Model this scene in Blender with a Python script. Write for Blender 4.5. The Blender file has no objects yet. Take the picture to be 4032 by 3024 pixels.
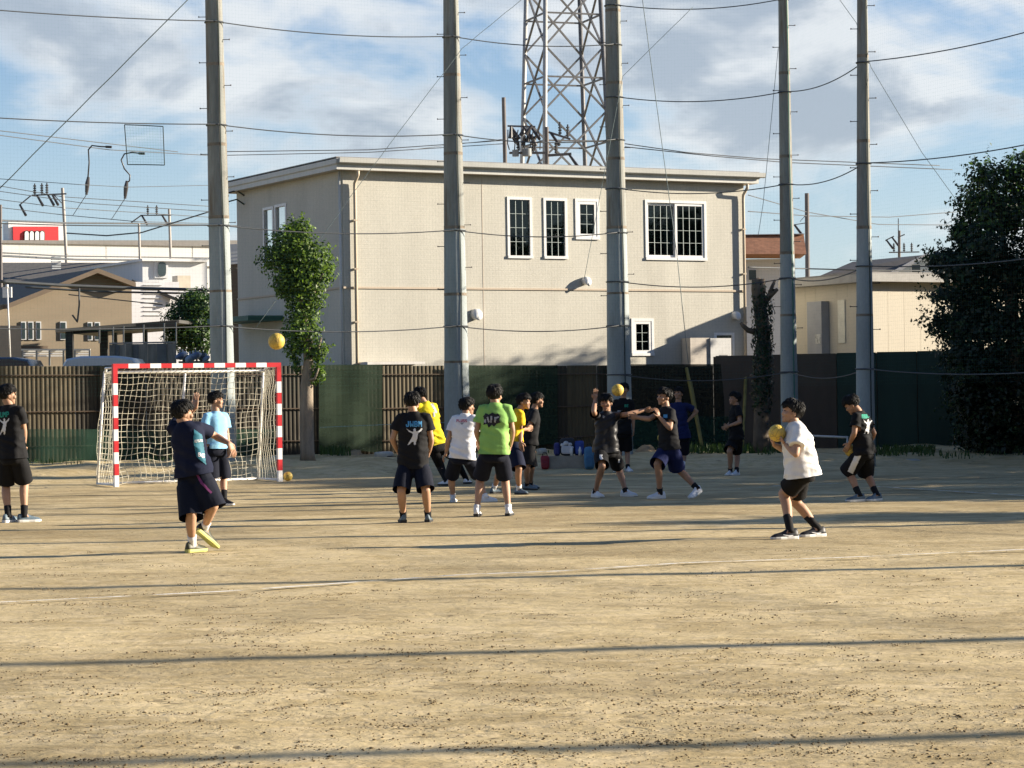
import bpy, bmesh, math, random
import numpy as np
from mathutils import Vector, Matrix, noise as mnoise
from mathutils.bvhtree import BVHTree

# ------------------------------------------------------------------ camera, sky, sun, exposure
SC = bpy.context.scene
COL = SC.collection
FPX, CX, CY = 9600.0, 2016.0, 1512.0        # focal length and centre in photograph pixels (4032 wide)
CAMZ, PITCH, ROLL = 1.48, math.radians(0.2775), 0.015
_F = Vector((0, math.cos(PITCH), math.sin(PITCH)))
_R0 = Vector((1, 0, 0)); _U0 = _R0.cross(_F)
_R = _R0 * math.cos(ROLL) - _U0 * math.sin(ROLL)
_U = _U0 * math.cos(ROLL) + _R0 * math.sin(ROLL)
EYE = Vector((0, 0, CAMZ))
cam_data = bpy.data.cameras.new('camera')
cam = bpy.data.objects.new('camera', cam_data); COL.objects.link(cam)
cam.matrix_world = Matrix(((_R.x, _U.x, -_F.x, 0), (_R.y, _U.y, -_F.y, 0), (_R.z, _U.z, -_F.z, CAMZ), (0, 0, 0, 1)))
cam_data.sensor_width = 36.0
cam_data.lens = 36.0 * FPX / 4032.0
cam_data.clip_start = 0.1; cam_data.clip_end = 6000
SC.camera = cam

SUN_EL, SUN_AZ = math.radians(17.0), math.radians(6.0)     # azimuth measured from +X towards +Y
SUN_DIR = Vector((math.cos(SUN_EL) * math.cos(SUN_AZ), math.cos(SUN_EL) * math.sin(SUN_AZ), math.sin(SUN_EL)))
sun_data = bpy.data.lights.new('sun', 'SUN')
sun_data.energy = 5.0; sun_data.angle = math.radians(0.53); sun_data.color = (1.0, 0.885, 0.72)
sun = bpy.data.objects.new('sun', sun_data); COL.objects.link(sun)
sun.rotation_euler = SUN_DIR.to_track_quat('Z', 'Y').to_euler()
sun.location = (30, 2, 20)

world = bpy.data.worlds.new('World'); SC.world = world; world.use_nodes = True
def build_world():
    nt = world.node_tree; N = nt.nodes; L = nt.links
    for n in list(N): N.remove(n)
    def node(t, **kw):
        n = N.new(t)
        for k, v in kw.items(): setattr(n, k, v)
        return n
    def math_(op, a, b=None, c=None, clamp=False):
        n = node('ShaderNodeMath', operation=op); n.use_clamp = clamp
        for i, v in enumerate((a, b, c)):
            if v is None: continue
            if isinstance(v, (int, float)): n.inputs[i].default_value = v
            else: L.new(v, n.inputs[i])
        return n.outputs[0]
    out = node('ShaderNodeOutputWorld'); bg = node('ShaderNodeBackground')
    sky = node('ShaderNodeTexSky', sky_type='NISHITA')
    sky.sun_disc = False; sky.sun_elevation = SUN_EL; sky.sun_rotation = math.pi / 2 - SUN_AZ
    sky.altitude = 0; sky.air_density = 1.0; sky.dust_density = 0.6; sky.ozone_density = 2.2
    tc = node('ShaderNodeTexCoord')
    sep = node('ShaderNodeSeparateXYZ'); L.new(tc.outputs['Generated'], sep.inputs[0])
    x, y, z = sep.outputs
    # clouds live on a shell of directions, flattened so that they spread sideways
    el = math_('MAXIMUM', z, 0.0)
    comb = node('ShaderNodeCombineXYZ')
    L.new(x, comb.inputs[0]); L.new(y, comb.inputs[1]); L.new(math_('MULTIPLY', z, 2.3), comb.inputs[2])
    def noise(scale, detail, rough, off, dist=0.0):
        m = node('ShaderNodeMapping'); m.inputs['Location'].default_value = off
        L.new(comb.outputs[0], m.inputs[0])
        n = node('ShaderNodeTexNoise'); n.inputs['Scale'].default_value = scale; n.inputs['Detail'].default_value = detail
        n.inputs['Roughness'].default_value = rough; n.inputs['Distortion'].default_value = dist
        L.new(m.outputs[0], n.inputs['Vector']); return n.outputs[0]
    def ramp(v, a, b):
        n = node('ShaderNodeMapRange', interpolation_type='SMOOTHSTEP')
        L.new(v, n.inputs[0]); n.inputs[1].default_value = a; n.inputs[2].default_value = b
        return n.outputs[0]
    big = noise(8.5, 7, 0.52, CLOUD_OFF[0], 0.35)
    fine = noise(26, 5, 0.6, CLOUD_OFF[1], 0.2)
    cov = math_('ADD', big, math_('MULTIPLY', math_('SUBTRACT', fine, 0.5), 0.16))
    # broken cloud: seen edge-on it closes up low down and opens to clear blue overhead
    cov = math_('SUBTRACT', cov, math_('MULTIPLY', ramp(z, 0.16, 0.50), 0.22))
    cov = math_('ADD', cov, math_('MULTIPLY', math_('SUBTRACT', math_('MINIMUM', el, 0.16), 0.09), 0.35))
    mask = ramp(cov, 0.41, 0.59)
    thick = ramp(cov, 0.47, 0.61)
    shade = noise(13, 5, 0.55, CLOUD_OFF[2], 0.3)
    dark = math_('MULTIPLY', thick, ramp(shade, 0.39, 0.57))
    mixc = node('ShaderNodeMix', data_type='RGBA')
    mixc.inputs[6].default_value = CLOUD_LIGHT; mixc.inputs[7].default_value = CLOUD_GREY
    L.new(dark, mixc.inputs[0])
    # pale haze veil towards the horizon
    veil = node('ShaderNodeMix', data_type='RGBA')
    hz = math_('MULTIPLY', math_('SUBTRACT', 1.0, ramp(z, -0.02, 0.20)), 0.55)
    L.new(hz, veil.inputs[0]); veil.inputs[7].default_value = CLOUD_VEIL
    tint = node('ShaderNodeMix', data_type='RGBA', blend_type='MULTIPLY'); tint.inputs[0].default_value = 1.0
    L.new(sky.outputs[0], tint.inputs[6]); tint.inputs[7].default_value = SKY_TINT
    L.new(tint.outputs[2], veil.inputs[6])
    mix = node('ShaderNodeMix', data_type='RGBA')
    L.new(math_('MULTIPLY', mask, 0.85), mix.inputs[0])
    L.new(veil.outputs[2], mix.inputs[6]); L.new(mixc.outputs[2], mix.inputs[7])
    L.new(mix.outputs[2], bg.inputs['Color']); bg.inputs['Strength'].default_value = SKY_STRENGTH
    L.new(bg.outputs[0], out.inputs['Surface'])
SKY_STRENGTH = 0.05
SKY_TINT = (0.86, 1.0, 1.24, 1)
CLOUD_OFF = ((7.7, 0.4, 2.9), (3.7, 4.0, 0.9), (6.1, 2.6, 0.3))
CLOUD_LIGHT = (6.7, 6.9, 7.0, 1); CLOUD_GREY = (3.5, 4.0, 4.6, 1); CLOUD_VEIL = (6.3, 7.2, 7.9, 1)
build_world()

SC.view_settings.view_transform = 'Standard'; SC.view_settings.look = 'None'
SC.view_settings.exposure = 1.42; SC.view_settings.gamma = 1.0
SC.view_settings.use_curve_mapping = False
try:
    SC.cycles.use_denoising = True
    SC.cycles.denoiser = 'OPENIMAGEDENOISE'
except Exception: pass
SC.cycles.max_bounces = 6; SC.cycles.diffuse_bounces = 3; SC.cycles.glossy_bounces = 3
SC.cycles.transparent_max_bounces = 12; SC.cycles.caustics_reflective = False; SC.cycles.caustics_refractive = False

# ------------------------------------------------------------------ pixel -> place helpers
def ray(sx, sy): return (_F * FPX + _R * (sx - CX) - _U * (sy - CY)).normalized()
def at(sx, sy, Y):
    d = ray(sx, sy); return EYE + d * (Y / d.y)
def on_plane(sx, sy, p, n):
    d = ray(sx, sy); return EYE + d * ((Vector(p) - EYE).dot(n) / d.dot(n))
def sstep(a, b, x):
    t = max(0.0, min(1.0, (x - a) / (b - a))); return t * t * (3 - 2 * t)
def gz(x, y):
    """height of the ground: level pitch, low earth bank towards the fence"""
    y0 = 45.2 + 0.12 * (x + 6)
    amp = 0.25 - 0.10 * sstep(-2, 6, x)
    h = amp * sstep(y0, y0 + 3.2, y)
    if y > y0:
        k = sstep(y0, y0 + 2, y) * (1 - sstep(60, 70, y))
        h += k * 0.10 * (mnoise.noise(Vector((x * 0.9, y * 0.7, 3.1))) + 0.5 * mnoise.noise(Vector((x * 2.3, y * 2.0, 7.7))))
    return h
def on_ground(sx, sy):
    d = ray(sx, sy); t = -CAMZ / d.z
    for _ in range(12):
        p = EYE + d * t; t = (gz(p.x, p.y) - CAMZ) / d.z
    return EYE + d * t
def ground_y(sx, sy): return on_ground(sx, sy).y

# ------------------------------------------------------------------ materials
MATS = {}
def mat(name, col, rough=0.75, var=0.12, vscale=4.0, bump=0.0, bscale=30.0, spec=0.35, metal=0.0, stretch=None, fine=0.0, fscale=120.0, subsurf=0.0):
    if name in MATS: return MATS[name]
    m = bpy.data.materials.new(name); m.use_nodes = True
    nt = m.node_tree; N = nt.nodes; L = nt.links
    b = N['Principled BSDF']
    b.inputs['Roughness'].default_value = rough; b.inputs['Specular IOR Level'].default_value = spec
    b.inputs['Metallic'].default_value = metal
    if subsurf: b.inputs['Subsurface Weight'].default_value = subsurf; b.inputs['Subsurface Radius'].default_value = (0.02, 0.008, 0.004)
    tc = N.new('ShaderNodeTexCoord'); src = tc.outputs['Object']
    if stretch:
        mp = N.new('ShaderNodeMapping'); mp.inputs['Scale'].default_value = stretch
        L.new(src, mp.inputs[0]); src = mp.outputs[0]
    def nz(scale, det=4, rg=0.6):
        n = N.new('ShaderNodeTexNoise'); n.inputs['Scale'].default_value = scale; n.inputs['Detail'].default_value = det
        n.inputs['Roughness'].default_value = rg; L.new(src, n.inputs['Vector']); return n.outputs[0]
    if var or fine:
        r = N.new('ShaderNodeMapRange'); L.new(nz(vscale), r.inputs[0])
        r.inputs[1].default_value = 0.3; r.inputs[2].default_value = 0.7
        r.inputs[3].default_value = 1 - var; r.inputs[4].default_value = 1 + var
        val = r.outputs[0]
        if fine:
            r2 = N.new('ShaderNodeMapRange'); L.new(nz(fscale, 3), r2.inputs[0])
            r2.inputs[1].default_value = 0.3; r2.inputs[2].default_value = 0.7
            r2.inputs[3].default_value = 1 - fine; r2.inputs[4].default_value = 1 + fine
            mu = N.new('ShaderNodeMath'); mu.operation = 'MULTIPLY'; L.new(val, mu.inputs[0]); L.new(r2.outputs[0], mu.inputs[1]); val = mu.outputs[0]
        hs = N.new('ShaderNodeHueSaturation'); hs.inputs['Color'].default_value = (*col, 1); L.new(val, hs.inputs['Value'])
        L.new(hs.outputs[0], b.inputs['Base Color'])
    else:
        b.inputs['Base Color'].default_value = (*col, 1)
    if bump:
        bn = N.new('ShaderNodeBump'); bn.inputs['Strength'].default_value = bump; bn.inputs['Distance'].default_value = 0.02
        L.new(nz(bscale, 5), bn.inputs['Height']); L.new(bn.outputs[0], b.inputs['Normal'])
    MATS[name] = m; return m

def stain(m, col, scale, stretch, lo, hi, amt):
    """weathering of its own shape mixed over a material's colour"""
    nt = m.node_tree; N = nt.nodes; L = nt.links; b = N['Principled BSDF']; old = b.inputs['Base Color'].links[0].from_socket
    tc = N.new('ShaderNodeTexCoord'); mp = N.new('ShaderNodeMapping'); mp.inputs['Scale'].default_value = stretch; L.new(tc.outputs['Object'], mp.inputs[0])
    n = N.new('ShaderNodeTexNoise'); n.inputs['Scale'].default_value = scale; n.inputs['Detail'].default_value = 6; n.inputs['Roughness'].default_value = .65; L.new(mp.outputs[0], n.inputs['Vector'])
    r = N.new('ShaderNodeMapRange'); L.new(n.outputs[0], r.inputs[0]); r.inputs[1].default_value = lo; r.inputs[2].default_value = hi; r.inputs[4].default_value = amt
    x = N.new('ShaderNodeMix'); x.data_type = 'RGBA'; L.new(r.outputs[0], x.inputs[0]); L.new(old, x.inputs[6]); x.inputs[7].default_value = (*col, 1); L.new(x.outputs[2], b.inputs['Base Color'])
# ------------------------------------------------------------------ mesh collector
ORG = {}
def org(o): return ORG.get(o.name, Vector((0, 0, 0))) if o else Vector((0, 0, 0))
class MB:
    def __init__(s): s.v = []; s.f = []; s.m = []; s.mi = 0
    def add(s, vs, fs):
        o = len(s.v); s.v += [Vector(p) for p in vs]
        for f in fs: s.f.append([i + o for i in f]); s.m.append(s.mi)
    def quad(s, a, b, c, d): s.add([a, b, c, d], [(0, 1, 2, 3)])
    def poly(s, pts): s.add(pts, [tuple(range(len(pts)))])
    def obox(s, c, ax, ay, az):
        """box from centre and three half-axis vectors"""
        c, ax, ay, az = Vector(c), Vector(ax), Vector(ay), Vector(az)
        vs = [c + i * ax + j * ay + k * az for k in (-1, 1) for j in (-1, 1) for i in (-1, 1)]
        s.add(vs, [(0, 2, 3, 1), (4, 5, 7, 6), (0, 1, 5, 4), (2, 6, 7, 3), (0, 4, 6, 2), (1, 3, 7, 5)])
    def box(s, x0, x1, y0, y1, z0, z1):
        s.obox(((x0 + x1) / 2, (y0 + y1) / 2, (z0 + z1) / 2), ((x1 - x0) / 2, 0, 0), (0, (y1 - y0) / 2, 0), (0, 0, (z1 - z0) / 2))
    def bar(s, a, b, w, h=None, up=(0, 0, 1)):
        """rectangular bar from a to b"""
        a, b = Vector(a), Vector(b); h = h or w
        d = (b - a).normalized(); up = Vector(up)
        if abs(d.dot(up)) > 0.97: up = Vector((0, 1, 0))
        sd = d.cross(up).normalized(); u2 = sd.cross(d)
        s.obox((a + b) / 2, (b - a) / 2, sd * w / 2, u2 * h / 2)
    def tube(s, pts, rad, n=8, caps=True):
        pts = [Vector(p) for p in pts]; k = len(pts)
        if isinstance(rad, (int, float)): rad = [rad] * k
        d0 = (pts[1] - pts[0]).normalized()
        up = Vector((0, 0, 1)) if abs(d0.z) < 0.9 else Vector((1, 0, 0))
        sd = d0.cross(up).normalized(); rings = []
        for i in range(k):
            if i == 0: d = pts[1] - pts[0]
            elif i == k - 1: d = pts[-1] - pts[-2]
            else: d = (pts[i + 1] - pts[i]).normalized() + (pts[i] - pts[i - 1]).normalized()
            d = d.normalized() if d.length > 1e-9 else d0
            sd = (sd - d * sd.dot(d)); sd = sd.normalized() if sd.length > 1e-6 else d.orthogonal().normalized()
            u = d.cross(sd)
            r = rad[i]
            rings.append([pts[i] + (sd * math.cos(2 * math.pi * j / n) + u * math.sin(2 * math.pi * j / n)) * r for j in range(n)])
        s.loft(rings, caps)
    def loft(s, rings, caps=True):
        n = len(rings[0]); vs = [p for r in rings for p in r]; fs = []
        for i in range(len(rings) - 1):
            for j in range(n):
                a = i * n + j; b = i * n + (j + 1) % n
                fs.append((a, b, b + n, a + n))
        if caps:
            fs.append(tuple(reversed(range(n)))); o = (len(rings) - 1) * n; fs.append(tuple(range(o, o + n)))
        s.add(vs, fs)
    def ell(s, c, ax, ay, az, nu=14, nv=9):
        c, ax, ay, az = Vector(c), Vector(ax), Vector(ay), Vector(az)
        vs = [c - az]; fs = []
        for i in range(1, nv):
            t = math.pi * i / nv
            for j in range(nu):
                p = 2 * math.pi * j / nu
                vs.append(c + ax * (math.sin(t) * math.cos(p)) + ay * (math.sin(t) * math.sin(p)) - az * math.cos(t))
        vs.append(c + az); top = len(vs) - 1
        for j in range(nu):
            fs.append((0, 1 + (j + 1) % nu, 1 + j)); o = 1 + (nv - 2) * nu
            fs.append((top, o + j, o + (j + 1) % nu))
        for i in range(nv - 2):
            for j in range(nu):
                a = 1 + i * nu + j; b = 1 + i * nu + (j + 1) % nu
                fs.append((a, b, b + nu, a + nu))
        s.add(vs, fs)
    def build(s, name, mats, parent=None, smooth=False, angle=None):
        me = bpy.data.meshes.new(name); o0 = org(parent)
        me.from_pydata([tuple(p - o0) for p in s.v], [], s.f)
        if not isinstance(mats, (list, tuple)): mats = [mats]
        for m in mats: me.materials.append(m)
        if len(mats) > 1: me.polygons.foreach_set('material_index', s.m)
        if smooth: me.polygons.foreach_set('use_smooth', [True] * len(me.polygons))
        if angle: me.set_sharp_from_angle(angle=math.radians(angle))
        me.update()
        ob = bpy.data.objects.new(name, me); COL.objects.link(ob)
        if parent: ob.parent = parent; ORG[ob.name] = o0
        return ob
def tag(o, label=None, cat=None, group=None, kind=None):
    if label: o['label'] = label
    if cat: o['category'] = cat
    if group: o['group'] = group
    if kind: o['kind'] = kind
    return o
def thing(name, loc, label, cat, group=None):
    o = bpy.data.objects.new(name, None); COL.objects.link(o); o.location = loc; ORG[o.name] = Vector(loc)
    o.empty_display_size = 0.2
    return tag(o, label, cat, group)
def struct(o): o['kind'] = 'structure'; return o
def inst(name, mesh, parent, wloc, rotz=0.0, scale=None):
    """a copy of a shared mesh placed in the world under a thing"""
    o = bpy.data.objects.new(name, mesh); COL.objects.link(o)
    o.parent = parent; o.location = Vector(wloc) - org(parent); o.rotation_euler = (0, 0, rotz)
    if scale: o.scale = scale
    ORG[o.name] = Vector(wloc)
    return o
def np_mesh(name, verts, faces, mats, parent=None, mi=None, smooth=False):
    """numpy arrays of equal-sided faces -> object"""
    me = bpy.data.meshes.new(name); nv, nf, k = len(verts), len(faces), faces.shape[1]
    o0 = np.array(org(parent), dtype=np.float32)
    me.vertices.add(nv); me.vertices.foreach_set('co', (verts.astype(np.float32) - o0).ravel())
    me.loops.add(nf * k); me.loops.foreach_set('vertex_index', faces.astype(np.int32).ravel())
    me.polygons.add(nf); me.polygons.foreach_set('loop_start', np.arange(0, nf * k, k, dtype=np.int32))
    if not isinstance(mats, (list, tuple)): mats = [mats]
    for m in mats: me.materials.append(m)
    if mi is not None: me.polygons.foreach_set('material_index', mi.astype(np.int32))
    if smooth: me.polygons.foreach_set('use_smooth', np.ones(nf, dtype=bool))
    me.update(calc_edges=True); me.validate()
    ob = bpy.data.objects.new(name, me); COL.objects.link(ob)
    if parent: ob.parent = parent; ORG[ob.name] = org(parent)
    return ob
RNG = np.random.default_rng(11)
random.seed(5)

# ------------------------------------------------------------------ ground
def ground_material():
    m = bpy.data.materials.new('sandy_earth'); m.use_nodes = True
    nt = m.node_tree; N = nt.nodes; L = nt.links; b = N['Principled BSDF']
    b.inputs['Roughness'].default_value = 0.92; b.inputs['Specular IOR Level'].default_value = 0.15
    tc = N.new('ShaderNodeTexCoord')
    def mp(sc, rot=0.0):
        n = N.new('ShaderNodeMapping'); n.inputs['Scale'].default_value = sc; n.inputs['Rotation'].default_value = (0, 0, rot)
        L.new(tc.outputs['Object'], n.inputs[0]); return n.outputs[0]
    def nz(v, s, d=5, r=0.6, dist=0.0):
        n = N.new('ShaderNodeTexNoise'); n.inputs['Scale'].default_value = s; n.inputs['Detail'].default_value = d
        n.inputs['Roughness'].default_value = r; n.inputs['Distortion'].default_value = dist; L.new(v, n.inputs['Vector']); return n.outputs[0]
    def rng(v, a, b_, c=0.0, d=1.0):
        n = N.new('ShaderNodeMapRange'); L.new(v, n.inputs[0])
        for i, q in enumerate((a, b_, c, d)): n.inputs[i + 1].default_value = q
        return n.outputs[0]
    def mix(f, a, c, mode='MIX'):
        n = N.new('ShaderNodeMix'); n.data_type = 'RGBA'; n.blend_type = mode
        if isinstance(f, float): n.inputs[0].default_value = f
        else: L.new(f, n.inputs[0])
        for i, q in ((6, a), (7, c)):
            if isinstance(q, tuple): n.inputs[i].default_value = (*q, 1)
            else: L.new(q, n.inputs[i])
        return n.outputs[2]
    iso = mp((1, 1, 1)); wide = mp((0.55, 1.0, 1.0), 0.1)
    pale, tan, brown = (0.53, 0.425, 0.235), (0.40, 0.308, 0.155), (0.165, 0.120, 0.055)
    c = mix(rng(nz(iso, 1.3, 4, 0.6, 0.5), 0.40, 0.60), tan, pale)
    c = mix(rng(nz(wide, 6.0, 6, 0.7, 0.6), 0.46, 0.60, 0.0, 0.85), c, (0.60, 0.485, 0.295))
    c = mix(rng(nz(wide, 0.30, 6, 0.62, 0.4), 0.48, 0.64, 0.0, 0.55), c, brown)
    c = mix(rng(nz(wide, 1.1, 6, 0.66, 0.5), 0.54, 0.66, 0.0, 0.45), c, brown)        # damp, trodden areas
    # trodden, damper strip in front of the goal where the game is played, in long drag marks
    sp_ = N.new('ShaderNodeSeparateXYZ'); L.new(tc.outputs['Object'], sp_.inputs[0])
    ms = N.new('ShaderNodeMath'); ms.operation = 'MULTIPLY'; L.new(rng(sp_.outputs[1], 22.0, 29.0), ms.inputs[0]); L.new(rng(sp_.outputs[1], 46.0, 40.0), ms.inputs[1])
    mt = N.new('ShaderNodeMath'); mt.operation = 'MULTIPLY'; L.new(ms.outputs[0], mt.inputs[0]); L.new(rng(nz(mp((0.35, 1.1, 1.0), 0.12), 1.3, 7, 0.66, 0.5), 0.42, 0.60, 0.0, 0.62), mt.inputs[1])
    c = mix(mt.outputs[0], c, (0.185, 0.125, 0.050))
    # scuffs and dug-up crumbs: small ragged dark patches
    scuff = rng(nz(wide, 10.0, 6, 0.66, 0.8), 0.57, 0.635)
    gate = rng(nz(iso, 1.5, 5, 0.6), 0.44, 0.60)
    mu = N.new('ShaderNodeMath'); mu.operation = 'MULTIPLY'; L.new(scuff, mu.inputs[0]); L.new(gate, mu.inputs[1])
    c = mix(rng(mu.outputs[0], 0.0, 1.0, 0.0, 0.92), c, (0.085, 0.062, 0.030))
    grit = nz(iso, 42, 4, 0.7)
    c = mix(rng(grit, 0.35, 0.7, 0.0, 0.35), c, pale)
    c = mix(rng(nz(iso, 14, 4, 0.7), 0.58, 0.72, 0.0, 0.45), c, brown)
    L.new(c, b.inputs['Base Color'])
    def madd(a, k, base=None):
        n = N.new('ShaderNodeMath'); n.operation = 'MULTIPLY_ADD'; L.new(a, n.inputs[0]); n.inputs[1].default_value = k
        if base is None: n.inputs[2].default_value = 0
        else: L.new(base, n.inputs[2])
        return n.outputs[0]
    h = madd(nz(wide, 10.0, 6, 0.66, 0.8), -0.8); h = madd(nz(iso, 1.6, 4, 0.6), 1.2, h); h = madd(nz(iso, 12, 5, 0.65), 0.5, h); h = madd(grit, 0.12, h)
    bp = N.new('ShaderNodeBump'); bp.inputs['Strength'].default_value = 0.5; bp.inputs['Distance'].default_value = 0.035
    L.new(h, bp.inputs['Height']); L.new(bp.outputs[0], b.inputs['Normal'])
    return m
def build_ground():
    def axis(lo, hi, step, far):
        core = list(np.arange(lo, hi + 1e-6, step)); left = []; right = []; d = step
        a = lo
        while a > -far: d *= 1.5; a -= d; left.append(a)
        a = hi; d = step
        while a < far: d *= 1.5; a += d; right.append(a)
        return np.array(left[::-1] + core + right)
    xs = axis(-18, 26, 0.28, 2500); ys = axis(5, 64, 0.28, 2500)
    nx, ny = len(xs), len(ys)
    v = np.zeros((ny, nx, 3)); v[:, :, 0] = xs[None, :]; v[:, :, 1] = ys[:, None]
    for j in range(ny):
        for i in range(nx):
            x, y = xs[i], ys[j]
            z = gz(x, y) if (-60 < x < 60 and y < 90) else 0.2 * (y > 45)
            if -20 < x < 28 and 3 < y < 66:
                z += 0.012 * mnoise.noise(Vector((x * 0.8, y * 0.8, 0))) + 0.006 * mnoise.noise(Vector((x * 2.1, y * 2.1, 5)))
            v[j, i, 2] = z
    idx = np.arange(nx * ny).reshape(ny, nx)
    f = np.stack([idx[:-1, :-1], idx[:-1, 1:], idx[1:, 1:], idx[1:, :-1]], axis=-1).reshape(-1, 4)
    g = np_mesh('ground', v.reshape(-1, 3), f, ground_material(), smooth=True)
    tag(g, 'sandy brown schoolyard earth with scuff marks', 'ground', kind='structure')
    return g
GROUND = build_ground()

# chalk lines on the pitch: broken strips a few millimetres above the earth
def chalk_material():
    m = mat('chalk', (0.72, 0.69, 0.62), rough=0.95, var=0.15, vscale=30)
    nt = m.node_tree; N = nt.nodes; L = nt.links; b = N['Principled BSDF']
    tc = N.new('ShaderNodeTexCoord'); n = N.new('ShaderNodeTexNoise'); n.inputs['Scale'].default_value = 2.6; n.inputs['Detail'].default_value = 8; n.inputs['Roughness'].default_value = 0.75
    L.new(tc.outputs['Object'], n.inputs['Vector'])
    r = N.new('ShaderNodeMapRange'); r.inputs[1].default_value = 0.42; r.inputs[2].default_value = 0.56; L.new(n.outputs[0], r.inputs[0])
    L.new(r.outputs[0], b.inputs['Alpha']); return m
def chalk_line(pts_px, w, label):
    P = [on_ground(*p) for p in pts_px]; mb = MB()
    fine = []
    for a, c in zip(P[:-1], P[1:]):
        k = max(2, int((c - a).length / 0.3))
        fine += [a.lerp(c, i / k) for i in range(k)]
    fine.append(P[-1]); L_, R_ = [], []
    for i, p in enumerate(fine):
        d = (fine[min(i + 1, len(fine) - 1)] - fine[max(i - 1, 0)]).normalized(); s = Vector((-d.y, d.x, 0))
        for lst, sg in ((L_, 1), (R_, -1)):
            q = p + s * sg * w / 2 * (1 + 0.3 * mnoise.noise(p * 3))
            q.z = gz(q.x, q.y) + 0.022; lst.append(q)
    for i in range(len(fine) - 1): mb.quad(L_[i], R_[i], R_[i + 1], L_[i + 1])
    o = mb.build('chalk_line', chalk_material()); tag(o, label, 'line', kind='structure')
chalk_line([(-40, 2384), (420, 2362), (900, 2338), (1400, 2302), (1830, 2272), (2200, 2258), (2700, 2225), (3300, 2205), (4080, 2170)], 0.07, 'long faded white chalk line crossing the foreground earth')
chalk_line([(2900, 1930), (3060, 1918), (3300, 1908)], 0.06, 'short faint chalk mark in the tree shade')
chalk_line([(3450, 1921), (3700, 1936), (4080, 1960)], 0.06, 'faint chalk mark behind the player in striped shorts')

# crumbs of dug-up earth, gathered in scuffs: nobody could count them
def soil_clods():
    C, S = [], []
    for i in range(520):
        sx, sy = random.uniform(-100, 4130), 2150 + 900 * random.random() ** .8
        p = on_ground(sx, sy); n = random.randint(6, 40); L = random.uniform(.05, .28); a = random.gauss(.1, .5)
        for j in range(n):
            u, w = random.gauss(0, L), random.gauss(0, L * .28); C.append((p.x + u * math.cos(a) - w * math.sin(a), p.y + u * math.sin(a) + w * math.cos(a))); S.append(abs(random.gauss(0, .0035)) + .0018)
    for i in range(2600):
        p = on_ground(random.uniform(-100, 4130), random.uniform(1930, 3060)); C.append((p.x, p.y)); S.append(abs(random.gauss(0, .003)) + .0015)
    n = len(C); base = np.array([(1, 0, 0), (0, 1, 0), (-1, 0, 0), (0, -1, 0), (0, 0, .45), (0, 0, -.4)]); tri = np.array([(0, 1, 4), (1, 2, 4), (2, 3, 4), (3, 0, 4), (1, 0, 5), (2, 1, 5), (3, 2, 5), (0, 3, 5)])
    ctr = np.array([(x, y, gz(x, y) + s * .2 + .004) for (x, y), s in zip(C, S)]); sc = np.array(S).reshape(-1, 1, 1) * RNG.uniform(.6, 1.5, size=(n, 6, 3)); th = RNG.uniform(0, 6.28, n)
    b = base[None] * sc; x = b[:, :, 0] * np.cos(th)[:, None] - b[:, :, 1] * np.sin(th)[:, None]; y = b[:, :, 0] * np.sin(th)[:, None] + b[:, :, 1] * np.cos(th)[:, None]
    v = np.stack([x, y, b[:, :, 2]], -1) + ctr[:, None, :]; f = (tri[None] + (np.arange(n) * 6)[:, None, None]).reshape(-1, 3)
    o = np_mesh('soil_clods', v.reshape(-1, 3), f, mat('clod_earth', (.16, .118, .062), rough=.95, var=.35, vscale=9)); tag(o, 'small crumbs of dug-up earth scattered over the pitch', 'earth crumbs', kind='stuff')
soil_clods()
# ================================================================== LARGE STRUCTURES
U = Vector((0.878, 0.479, 0)).normalized(); V = Vector((-U.y, U.x, 0)); ZUP = Vector((0, 0, 1))
M_wall = mat('beige_siding', (0.47, 0.452, 0.392), rough=0.85, var=0.07, vscale=0.9, stretch=(1, 1, .35), fine=0.08, fscale=45)
def siding_relief(m):
    nt = m.node_tree; N = nt.nodes; L = nt.links; b = N['Principled BSDF']
    tc = N.new('ShaderNodeTexCoord'); sep = N.new('ShaderNodeSeparateXYZ'); L.new(tc.outputs['Object'], sep.inputs[0])
    cb = N.new('ShaderNodeCombineXYZ'); ad = N.new('ShaderNodeMath'); ad.operation = 'ADD'
    L.new(sep.outputs[0], ad.inputs[0]); L.new(sep.outputs[1], ad.inputs[1]); L.new(ad.outputs[0], cb.inputs[0]); L.new(sep.outputs[2], cb.inputs[1])
    br = N.new('ShaderNodeTexBrick'); br.inputs['Scale'].default_value = 7.0; br.inputs['Mortar Size'].default_value = 0.03
    br.inputs['Color1'].default_value = (1, 1, 1, 1); br.inputs['Color2'].default_value = (0.55, 0.55, 0.55, 1); br.inputs['Mortar'].default_value = (0, 0, 0, 1)
    br.inputs['Brick Width'].default_value = 0.9; br.inputs['Row Height'].default_value = 0.32
    L.new(cb.outputs[0], br.inputs[0])
    bp = N.new('ShaderNodeBump'); bp.inputs['Strength'].default_value = 0.35; bp.inputs['Distance'].default_value = 0.008
    L.new(br.outputs[0], bp.inputs['Height']); L.new(bp.outputs[0], b.inputs['Normal'])
siding_relief(M_wall)
stain(M_wall, (.33, .31, .26), 1.3, (1, 1, .12), .52, .72, .35)
M_trim = mat('eave_metal', (0.48, 0.48, 0.45), rough=0.5, var=0.08, vscale=2)
M_pipe = mat('downpipe_beige', (0.48, 0.40, 0.30), rough=0.5, var=0.06)
M_white = mat('white_vinyl', (0.66, 0.66, 0.65), rough=0.4, var=0.03)
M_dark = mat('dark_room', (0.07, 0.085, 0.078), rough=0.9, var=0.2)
M_curt = mat('curtain_cloth', (0.55, 0.53, 0.47), rough=0.9, var=0.1)
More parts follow.
